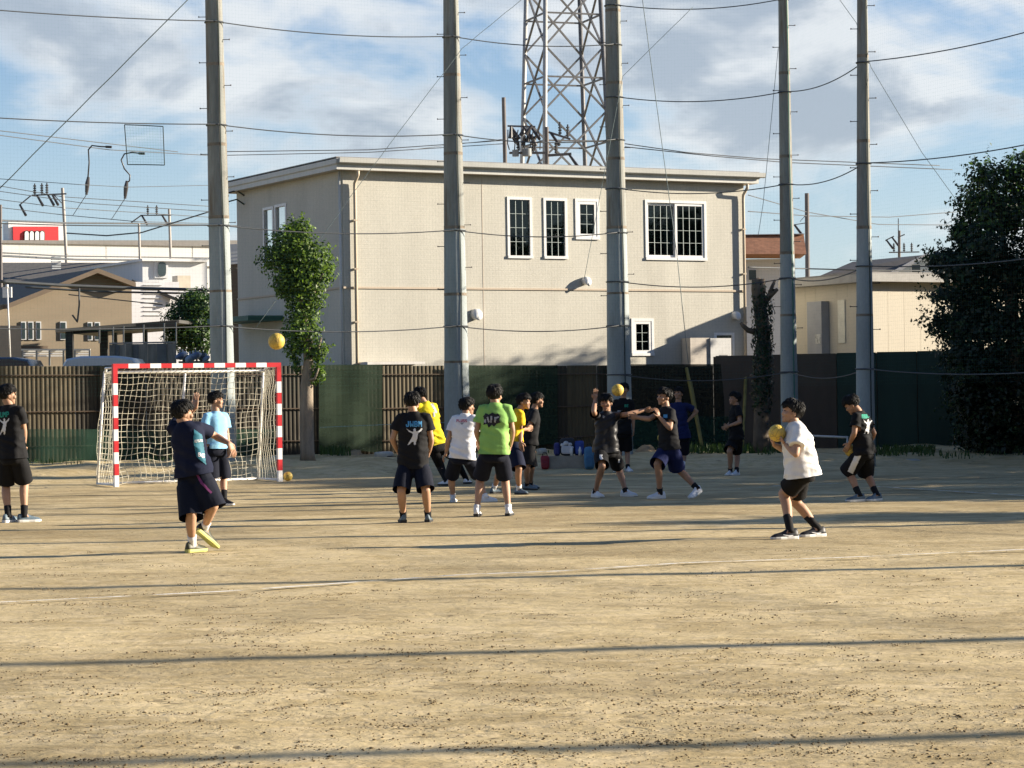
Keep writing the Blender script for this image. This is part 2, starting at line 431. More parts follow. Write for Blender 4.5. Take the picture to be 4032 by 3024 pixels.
M_roof = mat('roof_sheet', (0.20, 0.19, 0.18), rough=0.6, var=0.1)
M_muntin = mat('muntin_grey', (0.42, 0.48, 0.46), rough=0.5, var=0.03)
def glass_material():
    m = bpy.data.materials.new('window_glass'); m.use_nodes = True; nt = m.node_tree; N = nt.nodes; L = nt.links
    N.remove(N['Principled BSDF']); out = N['Material Output']
    g = N.new('ShaderNodeBsdfGlossy'); g.inputs['Roughness'].default_value = 0.04; g.inputs['Color'].default_value = (0.75, 0.82, 0.82, 1)
    t = N.new('ShaderNodeBsdfTransparent'); t.inputs['Color'].default_value = (0.30, 0.36, 0.35, 1)
    fr = N.new('ShaderNodeFresnel'); fr.inputs['IOR'].default_value = 1.5
    mx = N.new('ShaderNodeMixShader'); L.new(fr.outputs[0], mx.inputs[0]); L.new(t.outputs[0], mx.inputs[1]); L.new(g.outputs[0], mx.inputs[2])
    L.new(mx.outputs[0], out.inputs['Surface']); MATS['window_glass'] = m; return m
M_glass = glass_material()

# ------------------------------------------------------------------ main beige building
BC = Vector((-3.75, 55.0, 0.15)); BL, BD, BH = 10.87, 6.31, 6.92
def build_main():
    root = thing('beige_building', BC, 'two-storey beige sided building with white windows behind the fence', 'building')
    def P(t, s, h, off=0.0): return Vector((BC.x, BC.y, 0)) + U * t + V * (s - off) + ZUP * h      # off = out of the front wall
    def Q(s, h, off=0.0): return Vector((BC.x, BC.y, 0)) + V * s - U * off + ZUP * h               # left wall
    def front(sx, sy):
        p = on_plane(sx, sy, (BC.x, BC.y, 0), V); d = p - Vector((BC.x, BC.y, 0)); return d.dot(U), p.z
    def left(sx, sy):
        p = on_plane(sx, sy, (BC.x, BC.y, 0), U); d = p - Vector((BC.x, BC.y, 0)); return d.dot(V), p.z
    ET = 6.62                                   # underside of the eave
    # window rectangles (pixels): x0, y0, x1, y1, grid columns, rows, kind
    wins = [(1998, 779, 2094, 1014, 3, 4, 'tall'), (2141, 783, 2232, 1016, 3, 4, 'tall'), (2266, 786, 2357, 940, 2, 3, 'small'),
            (2541, 793, 2780, 1022, 0, 0, 'slide'), (2487, 1257, 2572, 1398, 2, 3, 'small'), (2814, 1313, 2891, 1560, 0, 0, 'door')]
    rects = []
    for w in wins:
        t0, h1 = front(w[0], w[1]); t1, h0 = front(w[2], w[3])
        h1 = (h1 + front(w[2], w[1])[1]) / 2; h0 = (h0 + front(w[0], w[3])[1]) / 2
        rects.append((t0, t1, max(h0, 0.3), h1))
    def pierced(mapf, ts, hs, holes, thick):
        mb = MB()
        ts = sorted(set([ts[0], ts[1]] + [r[0] for r in holes] + [r[1] for r in holes])); hs = sorted(set([hs[0], hs[1]] + [r[2] for r in holes] + [r[3] for r in holes]))
        for i in range(len(ts) - 1):
            for j in range(len(hs) - 1):
                tm, hm = (ts[i] + ts[i + 1]) / 2, (hs[j] + hs[j + 1]) / 2
                if any(r[0] < tm < r[1] and r[2] < hm < r[3] for r in holes): continue
                mb.quad(mapf(ts[i], hs[j], 0), mapf(ts[i + 1], hs[j], 0), mapf(ts[i + 1], hs[j + 1], 0), mapf(ts[i], hs[j + 1], 0))
        for r in holes:      # reveals
            c = [(r[0], r[2]), (r[1], r[2]), (r[1], r[3]), (r[0], r[3])]
            for a, b in zip(c, c[1:] + c[:1]): mb.quad(mapf(*a, 0), mapf(*b, 0), mapf(*b, -thick), mapf(*a, -thick))
        return mb
    SCH = 3.98                                   # string course
    seams = [3.55, 7.35]
    mbF = pierced(lambda t, h, o: P(t, 0, h, o), (0, BL), (0, ET), rects, 0.22)
    o = mbF.build('front_wall', M_wall, root)
    # left wall
    lw = []
    for (x0, y0, x1, y1) in ((1038, 818, 1079, 1000), (1084, 806, 1130, 985)):
        s1, ha = left(x0, y0); s0, hb = left(x1, y1); lw.append((s0, s1, hb - 0.25, (ha + left(x1, y0)[1]) / 2))
    mbL = pierced(lambda s, h, o: Q(s, h, o), (0, BD), (0, ET), lw, 0.22)
    mbL.build('side_wall', M_wall, root)
    mb = MB(); mb.quad(P(BL, 0, 0), P(BL, BD, 0), P(BL, BD, ET), P(BL, 0, ET)); mb.quad(P(BL, BD, 0), P(0, BD, 0), P(0, BD, ET), P(BL, BD, ET))
    mb.build('rear_wall', M_wall, root)
    mb = MB()
    mb.bar(P(-0.03, 0, SCH, 0.012), P(BL, 0, SCH, 0.012), 0.03, 0.045); mb.bar(Q(0.0, SCH, 0.012), Q(BD, SCH, 0.012), 0.03, 0.045)
    mb.build('string_course', mat('string_course', (0.46, 0.385, 0.30), rough=0.8, var=0.05), root)
    for sm in seams:
        mb = MB(); mb.bar(P(sm, 0, 0.3, 0.002), P(sm, 0, ET - .01, 0.002), 0.016, 0.006, up=V); mb.build('siding_seam', mat('seam', (0.50, 0.43, 0.35), rough=0.9, var=0), root)
    # eave: soffit + fascia + gutter lip, built as a ring of bars
    ov = 0.27
    a, b, c, d = (P(-ov, -ov, 0), P(BL + ov, -ov, 0), P(BL + ov, BD + ov, 0), P(-ov, BD + ov, 0))
    mb = MB()
    prof = [(0.0, ET), (0.0, ET + 0.10), (0.03, ET + 0.13), (0.03, ET + 0.235), (-0.05, ET + 0.26)]
    cen = (a + c) / 2
    def ring(off, z):
        return [p + (U * (1 if (p - cen).dot(U) > 0 else -1) + V * (1 if (p - cen).dot(V) > 0 else -1)) * off + ZUP * z for p in (a, b, c, d)]
    mb.loft([ring(*q) for q in prof], caps=False)
    mb.build('fascia', M_trim, root)
    mb = MB(); r0 = ring(0, ET); mb.poly(r0); mb.build('soffit', mat('soffit', (0.50, 0.44, 0.36), rough=0.8, var=0.04), root)
    mb = MB(); mb.loft([ring(0.015, ET + 0.262), ring(0.015, ET + 0.285)]); mb.build('roof', M_roof, root)
    mb = MB(); g0, g1 = P(-ov + .02, -ov, ET + .2), P(BL + ov + 0.12, -ov, ET + .2)
    w = V * -0.06
    mb.loft([[g + w * 0.5 + V * -0.05 + ZUP * -0.07, g + V * -0.13 + ZUP * -0.05, g + V * -0.15 + ZUP * 0.05, g + V * -0.14 + ZUP * 0.055, g + V * -0.05 + ZUP * 0.05] for g in (g0, g1)])
    mb.build('gutter', M_trim, root)
    # window units
    def unit(mapf, r, cols, rows, kind, fw=0.045):
        t0, t1, h0, h1 = r
        f = MB()
        fr = 0.022
        def fb(ta, tb, ha, hb, o0, o1):
            f.add([mapf(t, h, o) for o in (o0, o1) for t, h in ((ta, ha), (tb, ha), (tb, hb), (ta, hb))],
                  [(0, 1, 2, 3), (4, 5, 6, 7), (0, 1, 5, 4), (1, 2, 6, 5), (2, 3, 7, 6), (3, 0, 4, 7)])
        fb(t0 - .02, t1 + .02, h1 - fw, h1 + .02, -0.10, fr); fb(t0 - .02, t1 + .02, h0 - .02, h0 + fw, -0.10, fr + 0.02)
        fb(t0 - .02, t0 + fw, h0 + fw, h1 - fw, -0.10, fr); fb(t1 - fw, t1 + .02, h0 + fw, h1 - fw, -0.10, fr)
        w = f.build('window' if kind != 'door' else 'door', M_white, root)
        def pane(ta, tb, ha, hb, o, c, r_):
            p = MB(); p.quad(mapf(ta, ha, o), mapf(tb, ha, o), mapf(tb, hb, o), mapf(ta, hb, o)); p.build('pane', M_glass, w)
            if c:
                for i in range(1, c):
                    t = ta + (tb - ta) * i / c; q = MB(); q.bar(mapf(t, ha, o + .006), mapf(t, hb, o + .006), 0.013, 0.008, up=V); q.build('muntin', M_muntin, w)
                for j in range(1, r_):
                    h = ha + (hb - ha) * j / r_; q = MB(); q.bar(mapf(ta, h, o + .007), mapf(tb, h, o + .007), 0.013, 0.008); q.build('muntin', M_muntin, w)
        if kind == 'slide':
            tm = (t0 + t1) / 2
            for (ta, tb, o) in ((t0 + fw, tm + 0.02, -0.07), (tm - 0.02, t1 - fw, -0.02)):
                q = MB()
                for (x0, x1, y0, y1) in ((ta, tb, h0 + fw, h0 + fw + .06), (ta, tb, h1 - fw - .06, h1 - fw), (ta, ta + .06, h0 + fw + .06, h1 - fw - .06), (tb - .06, tb, h0 + fw + .06, h1 - fw - .06)):
                    q.add([mapf(t, h, oo) for oo in (o - .02, o + .02) for t, h in ((x0, y0), (x1, y0), (x1, y1), (x0, y1))], [(0, 1, 2, 3), (4, 5, 6, 7), (0, 1, 5, 4), (1, 2, 6, 5), (2, 3, 7, 6), (3, 0, 4, 7)])
                q.build('sash', M_white, w); pane(ta + .06, tb - .06, h0 + fw + .06, h1 - fw - .06, o, 4, 4)
            q = MB()
            for k in range(3):
                n = 10; c0 = t0 + (0.42 + 0.09 * k) * (t1 - t0)
                for i in range(n):
                    x0, x1 = c0 + i * .014, c0 + (i + 1) * .014; z = lambda i: -0.30 - 0.02 * math.sin(i * 1.9)
                    q.quad(mapf(x0, h0 + .1, z(i)), mapf(x1, h0 + .1, z(i + 1)), mapf(x1 - .02, h1 - .15, z(i + 1)), mapf(x0 - .02, h1 - .15, z(i)))
            q.build('curtain', M_curt, w)
        elif kind == 'small': 
            q = MB(); i2 = fw + .07
            for (x0, x1, y0, y1) in ((t0 + fw, t1 - fw, h0 + fw, h0 + i2), (t0 + fw, t1 - fw, h1 - i2, h1 - fw), (t0 + fw, t0 + i2, h0 + i2, h1 - i2), (t1 - i2, t1 - fw, h0 + i2, h1 - i2)):
                q.add([mapf(t, h, oo) for oo in (-.06, .012) for t, h in ((x0, y0), (x1, y0), (x1, y1), (x0, y1))], [(0, 1, 2, 3), (4, 5, 6, 7), (0, 1, 5, 4), (1, 2, 6, 5), (2, 3, 7, 6), (3, 0, 4, 7)])
            q.build('sash', M_white, w); pane(t0 + i2, t1 - i2, h0 + i2, h1 - i2, -0.02, cols, rows)
        else: pane(t0 + fw, t1 - fw, h0 + fw, h1 - fw, -0.03, cols, rows)
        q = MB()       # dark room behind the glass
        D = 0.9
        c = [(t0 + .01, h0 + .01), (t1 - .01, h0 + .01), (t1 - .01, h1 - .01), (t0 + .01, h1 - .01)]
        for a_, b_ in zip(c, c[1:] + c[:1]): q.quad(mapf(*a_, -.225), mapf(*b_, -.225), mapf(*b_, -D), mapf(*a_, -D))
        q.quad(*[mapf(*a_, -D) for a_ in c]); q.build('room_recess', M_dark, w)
    for w, r in zip(wins, rects): unit(lambda t, h, o: P(t, 0, h, o), r, w[4], w[5], w[6])
    for r in lw: unit(lambda s, h, o: Q(s, h, o), r, 0, 0, 'plain')
    # downpipes
    def pipe(pts, r=0.038, m=M_pipe):
        q = MB(); q.tube(pts, r, 10); o = q.build('downpipe', m, root, smooth=True)
        return o
    tl, _ = front(1393, 900); tr, _ = front(2921, 900)
    for t in (tl, tr):
        pipe([P(t, 0, ET - .02, .28), P(t, 0, ET - .12, .26), P(t, 0, ET - .28, .085), P(t, 0, ET - .4, .08), P(t, 0, 0.2, .08)])
    pipe([Q(0.05, ET, .06), Q(0.05, 0.2, .06)], 0.03, M_trim)
    for t in (tl, tr):
        for h in (0.9, 2.1, 3.2, 4.4, 5.5):
            q = MB(); q.bar(P(t, 0, h, .0), P(t, 0, h, .115), .10, .03); q.build('pipe_bracket', M_pipe, root)
    # vent hoods
    for (sx, sy, rr) in ((2302, 1106, .10), (1870, 1238, .13), (2891, 1242, .10)):
        t, h = front(sx, sy); q = MB()
        n = 12; rings = []
        for (o_, k, dz) in ((0, 1, 0), (.09, 1, 0), (.15, .96, -.012), (.20, .72, -.05), (.21, .45, -.09)):
            rings.append([P(t + rr * k * math.cos(2 * math.pi * j / n), 0, h + dz + rr * k * math.sin(2 * math.pi * j / n), o_) for j in range(n)])
        q.loft(rings); q.build('vent_hood', M_white, root, smooth=True)
    # canopy shelf over the low front opening, just above the fence
    t0, h = front(1410, 1432); t1, _ = front(1635, 1432)
    q = MB(); q.bar(P(t0, 0, h, .25), P(t1, 0, h, .25), .5, .06); q.build('canopy', mat('canopy_grey', (0.55, 0.53, 0.5), rough=.6), root)
    # wall lamps on the side wall
    for sy in (770, 805):
        s, h = left(962, sy); q = MB(); q.tube([Q(s, h, 0), Q(s, h + .12, .2), Q(s, h + .05, .45)], .02, 6); q.ell(Q(s, h - .02, .5), (.09, 0, 0), (0, .09, 0), (0, 0, .07), 8, 6)
        q.build('wall_lamp', mat('lamp_black', (.03, .03, .03), rough=.5), root)
    # dark green awning on the side, low
    s0, h = left(1115, 1252); s1, _ = left(950, 1252)
    q = MB(); q.obox(Q((s0 + s1) / 2, h, .45), V * abs(s1 - s0) / 2, U * .45, ZUP * .06); q.build('awning', mat('awning_green', (.03, .09, .07), rough=.6), root)
    # grey heating cabinet and its box beside the door
    t0, h1 = front(2681, 1332); t1, _ = front(2756, 1332); t2, _ = front(2837, 1332)
    q = MB(); q.obox(P((t0 + t1) / 2, 0, (h1 + .3) / 2, .22), U * (t1 - t0) / 2, V * .2, ZUP * (h1 - .3) / 2); q.build('utility_cabinet', mat('cabinet_beige', (.42, .38, .33), rough=.6), root)
    q = MB(); q.obox(P((t1 + t2) / 2 + .003, 0, (h1 + .3) / 2, .24), U * (t2 - t1) / 2, V * .22, ZUP * ((h1 - .3) / 2 - .01)); cb = q.build('utility_cabinet', mat('cabinet_grey', (.47, .47, .46), rough=.5), root)
    q = MB(); hh = h1 - .55; q.obox(P(t2 - .22, 0, hh, .466), U * .11, V * .006, ZUP * .13); q.build('vent_grille', mat('grille', (.12, .12, .12), rough=.7), cb)
build_main()

# ------------------------------------------------------------------ fence
FD = Vector((1, 0.45, 0)).normalized(); FN = Vector((-FD.y, FD.x, 0))       # FN points away from the pitch
def fence_y(x): return 52.5 + 0.45 * (x + 5.8)
def px_of(p):
    d = Vector(p) - EYE; k = FPX / d.dot(_F); return CX + d.dot(_R) * k, CY - d.dot(_U) * k
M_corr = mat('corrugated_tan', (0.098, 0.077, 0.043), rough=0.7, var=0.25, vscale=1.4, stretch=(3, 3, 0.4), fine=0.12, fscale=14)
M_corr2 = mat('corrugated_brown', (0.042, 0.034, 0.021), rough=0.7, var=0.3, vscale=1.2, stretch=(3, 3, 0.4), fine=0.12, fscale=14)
stain(M_corr, (.045, .05, .03), 1.1, (1, 1, .5), .48, .66, .7); stain(M_corr2, (.02, .025, .016), 1.1, (1, 1, .5), .48, .66, .7)
M_post = mat('fence_post_brown', (0.10, 0.07, 0.045), rough=0.7)
def corrugated(width, pitch, depth):
    prof = []; x = 0.0
    while x < width - 1e-6:
        prof += [(x, 0), (x + pitch * .30, 0), (x + pitch * .5, depth), (x + pitch * .8, depth)]; x += pitch
    prof.append((width, 0)); mb = MB()
    for z0, z1 in ((0, 1),):
        for (a, da), (b, db) in zip(prof[:-1], prof[1:]):
            p = [FD * a - FN * da, FD * b - FN * db]
            mb.quad(p[0] + ZUP * z0, p[1] + ZUP * z0, p[1] + ZUP * z1, p[0] + ZUP * z1)
    me = bpy.data.meshes.new('panel'); me.from_pydata([tuple(v) for v in mb.v], [], mb.f); return me
def build_fence():
    x0, x1 = -12.6, 5.25
    root = thing('corrugated_fence', (x0, fence_y(x0), 0.1), 'long brown corrugated metal fence running behind the goal and players', 'fence')
    W = 0.76; n = int((x1 - x0) / FD.x / W)
    shared = []
    for m in (M_corr, M_corr2):
        me = corrugated(W - 0.006, 0.095, 0.012); me.materials.append(m); shared.append(me)
    for i in range(n):
        p = Vector((x0, fence_y(x0), 0)) + FD * W * i; c = p + FD * W / 2
        px, _ = px_of((c.x, c.y, 1.8)); top = at(px, 1440, c.y).z + random.uniform(-.012, .012); bot = gz(c.x, c.y) - 0.02
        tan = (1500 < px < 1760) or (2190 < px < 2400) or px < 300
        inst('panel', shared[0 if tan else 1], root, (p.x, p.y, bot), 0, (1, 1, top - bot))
        if i % 2 == 0:
            q = MB(); q.bar(p + FN * .06 + ZUP * (bot - .1), p + FN * .06 + ZUP * (top - .05), .06); q.build('post', M_post, root)
    for fr in (0.16, 0.52, 0.9):
        q = MB()
        pts = []
        for i in range(n + 1):
            p = Vector((x0, fence_y(x0), 0)) + FD * W * i; px, _ = px_of((p.x, p.y, 1.8)); top = at(px, 1440, p.y).z; bot = gz(p.x, p.y)
            pts.append(p - FN * .045 + ZUP * (bot + (top - bot) * fr))
        q.tube(pts, .014, 5); q.build('rail', M_post, root)
    return x0 + FD.x * W * n
FX1 = build_fence()
def build_dark_fence():
    a = Vector((FX1 + 0.05, fence_y(FX1), 0)); d = Vector((1, 0.02, 0)).normalized(); nrm = Vector((-d.y, d.x, 0))
    root = thing('panel_fence', (a.x, a.y, 0.1), 'taller dark brown flat panel fence at the right corner', 'fence')
    M = mat('panel_dark_brown', (0.085, 0.064, 0.048), rough=0.7, var=0.18, vscale=1.0, stretch=(2, 2, .5)); MG = mat('panel_dark_green', (0.026, 0.050, 0.038), rough=0.7, var=0.2, vscale=1.0, stretch=(2, 2, .5))
    W = 0.95
    for i in range(9):
        p = a + d * W * i; c = p + d * W / 2; px, _ = px_of((c.x, c.y, 1.8)); top = at(px, 1400 - (px - 2900) * .024, c.y).z; bot = gz(c.x, c.y) - .05
        q = MB(); q.obox(c + ZUP * (top + bot) / 2 - nrm * random.uniform(0, .008), d * (W / 2 - .012), nrm * .015, ZUP * (top - bot) / 2); q.build('panel', M if i < 3 else MG, root)
        q = MB(); q.bar(p + nrm * .05 + ZUP * bot, p + nrm * .05 + ZUP * (top - .02), .07); q.build('post', M_post, root)
build_dark_fence()
def screen_material(name, col, dens):
    m = bpy.data.materials.new(name); m.use_nodes = True; nt = m.node_tree; N = nt.nodes; L = nt.links; b = N['Principled BSDF']
    b.inputs['Base Color'].default_value = (*col, 1); b.inputs['Roughness'].default_value = .8; b.inputs['Specular IOR Level'].default_value = .2
    tc = N.new('ShaderNodeTexCoord'); n = N.new('ShaderNodeTexNoise'); n.inputs['Scale'].default_value = 3.0; n.inputs['Detail'].default_value = 5
    mp = N.new('ShaderNodeMapping'); mp.inputs['Scale'].default_value = (1, 1, 3); L.new(tc.outputs['Object'], mp.inputs[0]); L.new(mp.outputs[0], n.inputs['Vector'])
    r = N.new('ShaderNodeMapRange'); L.new(n.outputs[0], r.inputs[0]); r.inputs[1].default_value = .3; r.inputs[2].default_value = .7
    r.inputs[3].default_value = dens - .08; r.inputs[4].default_value = min(1, dens + .08); L.new(r.outputs[0], b.inputs['Alpha'])
    return m
def screen(x0, x1, y0, y1, off, m, label, sag=.02):
    """mesh screen hung on the fence between two photograph columns / rows"""
    n, k = max(8, int(abs(x1 - x0) / 22)), 7; g = []
    for j in range(k + 1):
        row = []
        for i in range(n + 1):
            sx = x0 + (x1 - x0) * i / n; sy = y0 + (y1 - y0) * j / k
            base = Vector((0, fence_y(0), 0)) - FN * off
            p = on_plane(sx, sy, base, FN)
            p = p - FN * (.025 * mnoise.noise(Vector((p.x * 1.7, p.z * 1.1, 2.2))) + .02 * math.sin(p.x * 9 + j * .3) * .4)
            p.z += sag * math.sin(i * 1.1) * (1 if j == k else 0)
            row.append(p)
        g.append(row)
    mb = MB()
    for j in range(k):
        for i in range(n): mb.quad(g[j][i], g[j][i + 1], g[j + 1][i + 1], g[j + 1][i])
    o = mb.build('mesh_screen', m, smooth=True); tag(o, label, 'mesh screen', 'mesh screens hung on the fence'); return o
S_green = screen_material('screen_green', (0.020, 0.036, 0.020), .90)
S_dark = screen_material('screen_dark', (0.030, 0.028, 0.018), .90)
S_low = screen_material('screen_low_green', (0.022, 0.062, 0.040), .62)
screen(1255, 1505, 1436, 1778, .10, S_green, 'dark green mesh screen beside the small tree trunk')
screen(1755, 2195, 1438, 1752, .10, S_green, 'green mesh screen behind the yellow shirt player')
screen(2392, 2885, 1434, 1760, .10, S_dark, 'dark brown mesh screen behind the leaning yellow pole')
screen(395, 545, 1442, 1800, .10, S_dark, 'dark mesh screen just left of the goal')
screen(-60, 1100, 1690, 1822, .16, S_low, 'low see-through green net along the fence foot behind the goal', .0)
screen(2392, 2900, 1640, 1790, .16, S_low, 'low green net along the fence foot on the right', .0)

# ------------------------------------------------------------------ net poles, cables
M_conc = mat('pole_concrete', (0.28, 0.315, 0.315), rough=0.75, var=0.14, vscale=1.6, stretch=(1, 1, .35), fine=.06, fscale=30, bump=.1, bscale=50)
M_rust = mat('pole_weathered', (0.22, 0.228, 0.21), rough=0.8, var=0.35, vscale=1.2, stretch=(2.5, 2.5, .3), fine=.1, fscale=18)
stain(M_rust, (.13, .085, .045), 1.7, (2.5, 2.5, .22), .50, .66, .75); stain(M_conc, (.15, .16, .14), 2.2, (2, 2, .3), .54, .72, .5)
M_rstain = mat('joint_rust', (0.20, 0.165, 0.125), rough=.85, var=.4, vscale=6)
M_bolt = mat('step_bolt', (0.10, 0.09, 0.085), rough=.6, metal=.3)
M_rope_d = mat('rope_dark', (0.03, 0.045, 0.042), rough=.8)
M_rope_g = mat('rope_green', (0.05, 0.17, 0.13), rough=.8)
M_cable = mat('steel_cable', (0.07, 0.075, 0.08), rough=.6)
POLE = {}
def net_pole(key, Y, hi, lo, joints, bolts, label, ybase, group=None):
    (xa, ya, wa), (xb, yb, wb) = hi, lo
    def cen(y): return xa + (xb - xa) * (y - ya) / (yb - ya)
    def wid(y): return wa + (wb - wa) * (y - ya) / (yb - ya)
    def P(y): return at(cen(y), y, Y)
    base = P(ybase); base.z = gz(base.x, base.y) - 0.02
    root = thing('net_pole', base, label, 'pole', group); POLE[key] = (Y, P, wid)
    ys = [ybase] + sorted([j for j in joints], reverse=True) + [-160]
    axis = (P(-160) - P(ybase)).normalized()
    mpp = Y / FPX
    for i, (y0, y1) in enumerate(zip(ys[:-1], ys[1:])):
        a = P(y0) if i else base; b = P(y1); q = MB()
        r0 = wid(y0) * mpp / 2; r1 = wid(y1) * mpp / 2
        k = 1.0 + .02 * (i == 0); lip = .0025
        q.tube([a, a.lerp(b, .98), b, b + axis * .001], [r0 * k, r1 * k, (r1 + lip * .5) * k, r1 * .9], 20)
        q.build('pole_section', M_conc if y0 > 1000 else M_rust, root, smooth=True, angle=40)
        if y1 > 0:
            q = MB(); q.tube([b - axis * .012, b + axis * .05], [r1 + lip, r1 + lip * .8], 20); q.build('joint_ring', M_rstain, root, smooth=True, angle=40)
    sd = Vector((1, 0, 0))
    for (y, s) in bolts:
        p = P(y); r = wid(y) * mpp / 2; q = MB()
        L = .125
        q.tube([p + sd * s * r * .9 + Vector((0, -.05, 0)), p + sd * s * (r + L) + Vector((0, -.05, 0))], .008, 6); q.tube([p + sd * s * (r + L) + Vector((0, -.05, -.012)), p + sd * s * (r + L) + Vector((0, -.05, .016))], .012, 6)
        q.build('step_bolt', M_bolt, root)
    # rope running down the face of the pole
    q = MB(); pts = []
    for i in range(26):
        y = -100 + (ybase - 60 + 100) * i / 25; p = P(y); r = wid(y) * mpp / 2
        a = math.radians(-60 + 3 * math.sin(i * .5)); pts.append(p + Vector((math.cos(a), math.sin(a), 0)) * (r + .012))
    q.tube(pts, .011, 5); q.build('down_rope', M_rope_d if key != 'p4' else M_rope_g, root, smooth=True)
    return root
def alt(y0, y1, step, first=1):
    o = []; y = y0; s = first
    while y < y1: o.append((y, s)); y += step / 2; s = -s
    return o
def bolts_cl(lst): return lst
net_pole('p1', 48.5, (841, 0, 67), (875, 1422, 91), (258, 574, 860, 1152), alt(68, 1180, 180, -1), 'thick grey net pole standing behind the goal', 1808)
net_pole('p2', 51.0, (1775, 0, 60), (1797, 1440, 95), (300, 609, 900, 1163, 1430), alt(52, 1150, 167, 1), 'thick grey net pole behind the players in the middle', 1800)
net_pole('p3', 52.5, (2412, 0, 59), (2438, 1510, 93), (46, 331, 629, 900, 1160), alt(85, 1180, 166, 1), 'thick grey net pole between the sliding window and the dark window', 1800)
net_pole('p4', 52.0, (3084, 0, 39), (3108, 1560, 67), (292, 620, 1000, 1246), alt(102, 1330, 170, 1), 'slender grey net pole right of the ivy-covered stump', 1795)
net_pole('p5', 47.5, (3395, 0, 41), (3407, 1560, 72), (225, 560, 900, 1246), alt(24, 1330, 182, 1), 'slender grey net pole nearest the big dark tree', 1800)
def right_pole(k, h=11.5):
    x, y = 6.85 + .484 * k, 47.5 - k; b = Vector((x, y, gz(x, y) - .02))
    root = thing('net_pole', b, 'grey net pole of the row beyond the right edge of the picture', 'pole', 'net poles along the right boundary')
    for i in range(5):
        a, c = b + ZUP * h * i / 5, b + ZUP * h * (i + 1) / 5; q = MB(); r0 = .13 - .06 * i / 5; r1 = .13 - .06 * (i + 1) / 5
        q.tube([a, a.lerp(c, .98), c], [r0, r1, r1 + .01], 16); q.build('pole_section', M_conc if i < 2 else M_rust, root, smooth=True, angle=40)
    POLE['k%g' % k] = (y, b)
RK = (7.2, 13.4, 19.6, 25.6, 31.1, 34.8)
for k in RK: right_pole(k)
def cat(a, b, sag, n=14):
    return [a.lerp(b, i / n) - ZUP * sag * 4 * (i / n) * (1 - i / n) for i in range(n + 1)]
def pole_pt(key, h):
    if key.startswith('k'):
        Y, b = POLE[key]; return Vector((b.x, b.y - .17, h))
    Y, P, wid = POLE[key]
    lo, hi = -400, 1900
    for _ in range(40):
        m = (lo + hi) / 2
        if P(m).z > h: lo = m
        else: hi = m
    p = P(lo); return p + Vector((0, -(wid(lo) * Y / FPX / 2 + .015), 0))
def level_rope(keys, h, label, r=.0115, sag=.12):
    pts = []
    for a, b in zip(keys[:-1], keys[1:]):
        A = a if isinstance(a, Vector) else pole_pt(a, h); B = b if isinstance(b, Vector) else pole_pt(b, h)
        seg = cat(A, B, sag * (0.6 if (A - B).length < 3 else 1)); pts += seg if not pts else seg[1:]
    q = MB(); q.tube(pts, r, 5); o = q.build('net_cable', M_cable, smooth=True); tag(o, label, 'cable', 'horizontal cables of the ball net')
    for k_ in keys:      # clamp loops where the cable meets a pole
        if isinstance(k_, Vector) or k_.startswith('k'): continue
        Y, P, wid = POLE[k_]; c = pole_pt(k_, h)
        rr = wid(700) * Y / FPX / 2
        q = MB(); cc = Vector((c.x, Y, h)); nn = 14
        lo = [cc + Vector((math.cos(2 * math.pi * i / nn), math.sin(2 * math.pi * i / nn), 0)) * (c - cc).length for i in range(nn + 1)]
        q.tube(lo, .014, 5); q.build('clamp_loop', M_cable, o)
for i, (h, nm) in enumerate(((2.95, 'lowest'), (4.95, 'second lowest'), (6.95, 'third'), (9.0, 'topmost'))):
    A = pole_pt('p1', h) + Vector((-7.5, -4.1, .12))
    level_rope([A, 'p1', 'p2', 'p3'], h, nm + ' dark net cable strung across the left three poles')
for i, (h, nm) in enumerate(((1.9, 'fence-height'), (3.9, 'second'), (5.9, 'third'), (7.87, 'fourth'), (9.85, 'topmost'))):
    level_rope((['p3', 'p4', 'p5'] + ['k%g' % k for k in RK]), h, nm + ' net cable strung across the right-hand poles', sag=.16)
# diagonal bracing ropes of the net, in the plane of the poles
def rope_px(pts, r, m, name, label, catg, group=None, wob=0.0):
    P = []
    for a, b in zip(pts[:-1], pts[1:]):
        k = 10
        for i in range(k):
            t = i / k; P.append(at(a[0] + (b[0] - a[0]) * t, a[1] + (b[1] - a[1]) * t, a[2] + (b[2] - a[2]) * t) + ZUP * random.uniform(-wob, wob))
    P.append(at(*pts[-1])); q = MB(); q.tube(P, r, 5); o = q.build(name, m, smooth=True); tag(o, label, catg, group); return o
M_ropep = mat('rope_pale', (0.16, 0.20, 0.20), rough=.8)
rope_px([(760, -20, 47.5), (-30, 770, 45)], .010, M_rope_d, 'brace_rope', 'slanting net rope crossing the upper left sky', 'rope', 'bracing ropes of the ball net', .008)
rope_px([(2100, -40, 51), (1820, 190, 50.7), (1420, 720, 50.3), (1000, 1300, 50)], .006, M_ropep, 'brace_rope', 'thin net rope slanting across the beige side wall', 'rope', 'bracing ropes of the ball net', .008)
rope_px([(2728, 28, 52), (2452, 300, 52.2), (2300, 1100, 52.2)], .006, M_ropep, 'brace_rope', 'thin net rope between the lattice tower and the sky gap', 'rope', 'bracing ropes of the ball net', .003)
rope_px([(2527, -20, 52), (2600, 520, 52), (2665, 1000, 52), (2710, 1430, 52)], .008, M_ropep, 'brace_rope', 'near-vertical rope hanging across the sliding window', 'rope', 'bracing ropes of the ball net', .002)
rope_px([(3064, 190, 52), (3005, 800, 52), (2985, 930, 52)], .006, M_ropep, 'brace_rope', 'thin rope hanging left of the slender pole', 'rope', 'bracing ropes of the ball net')
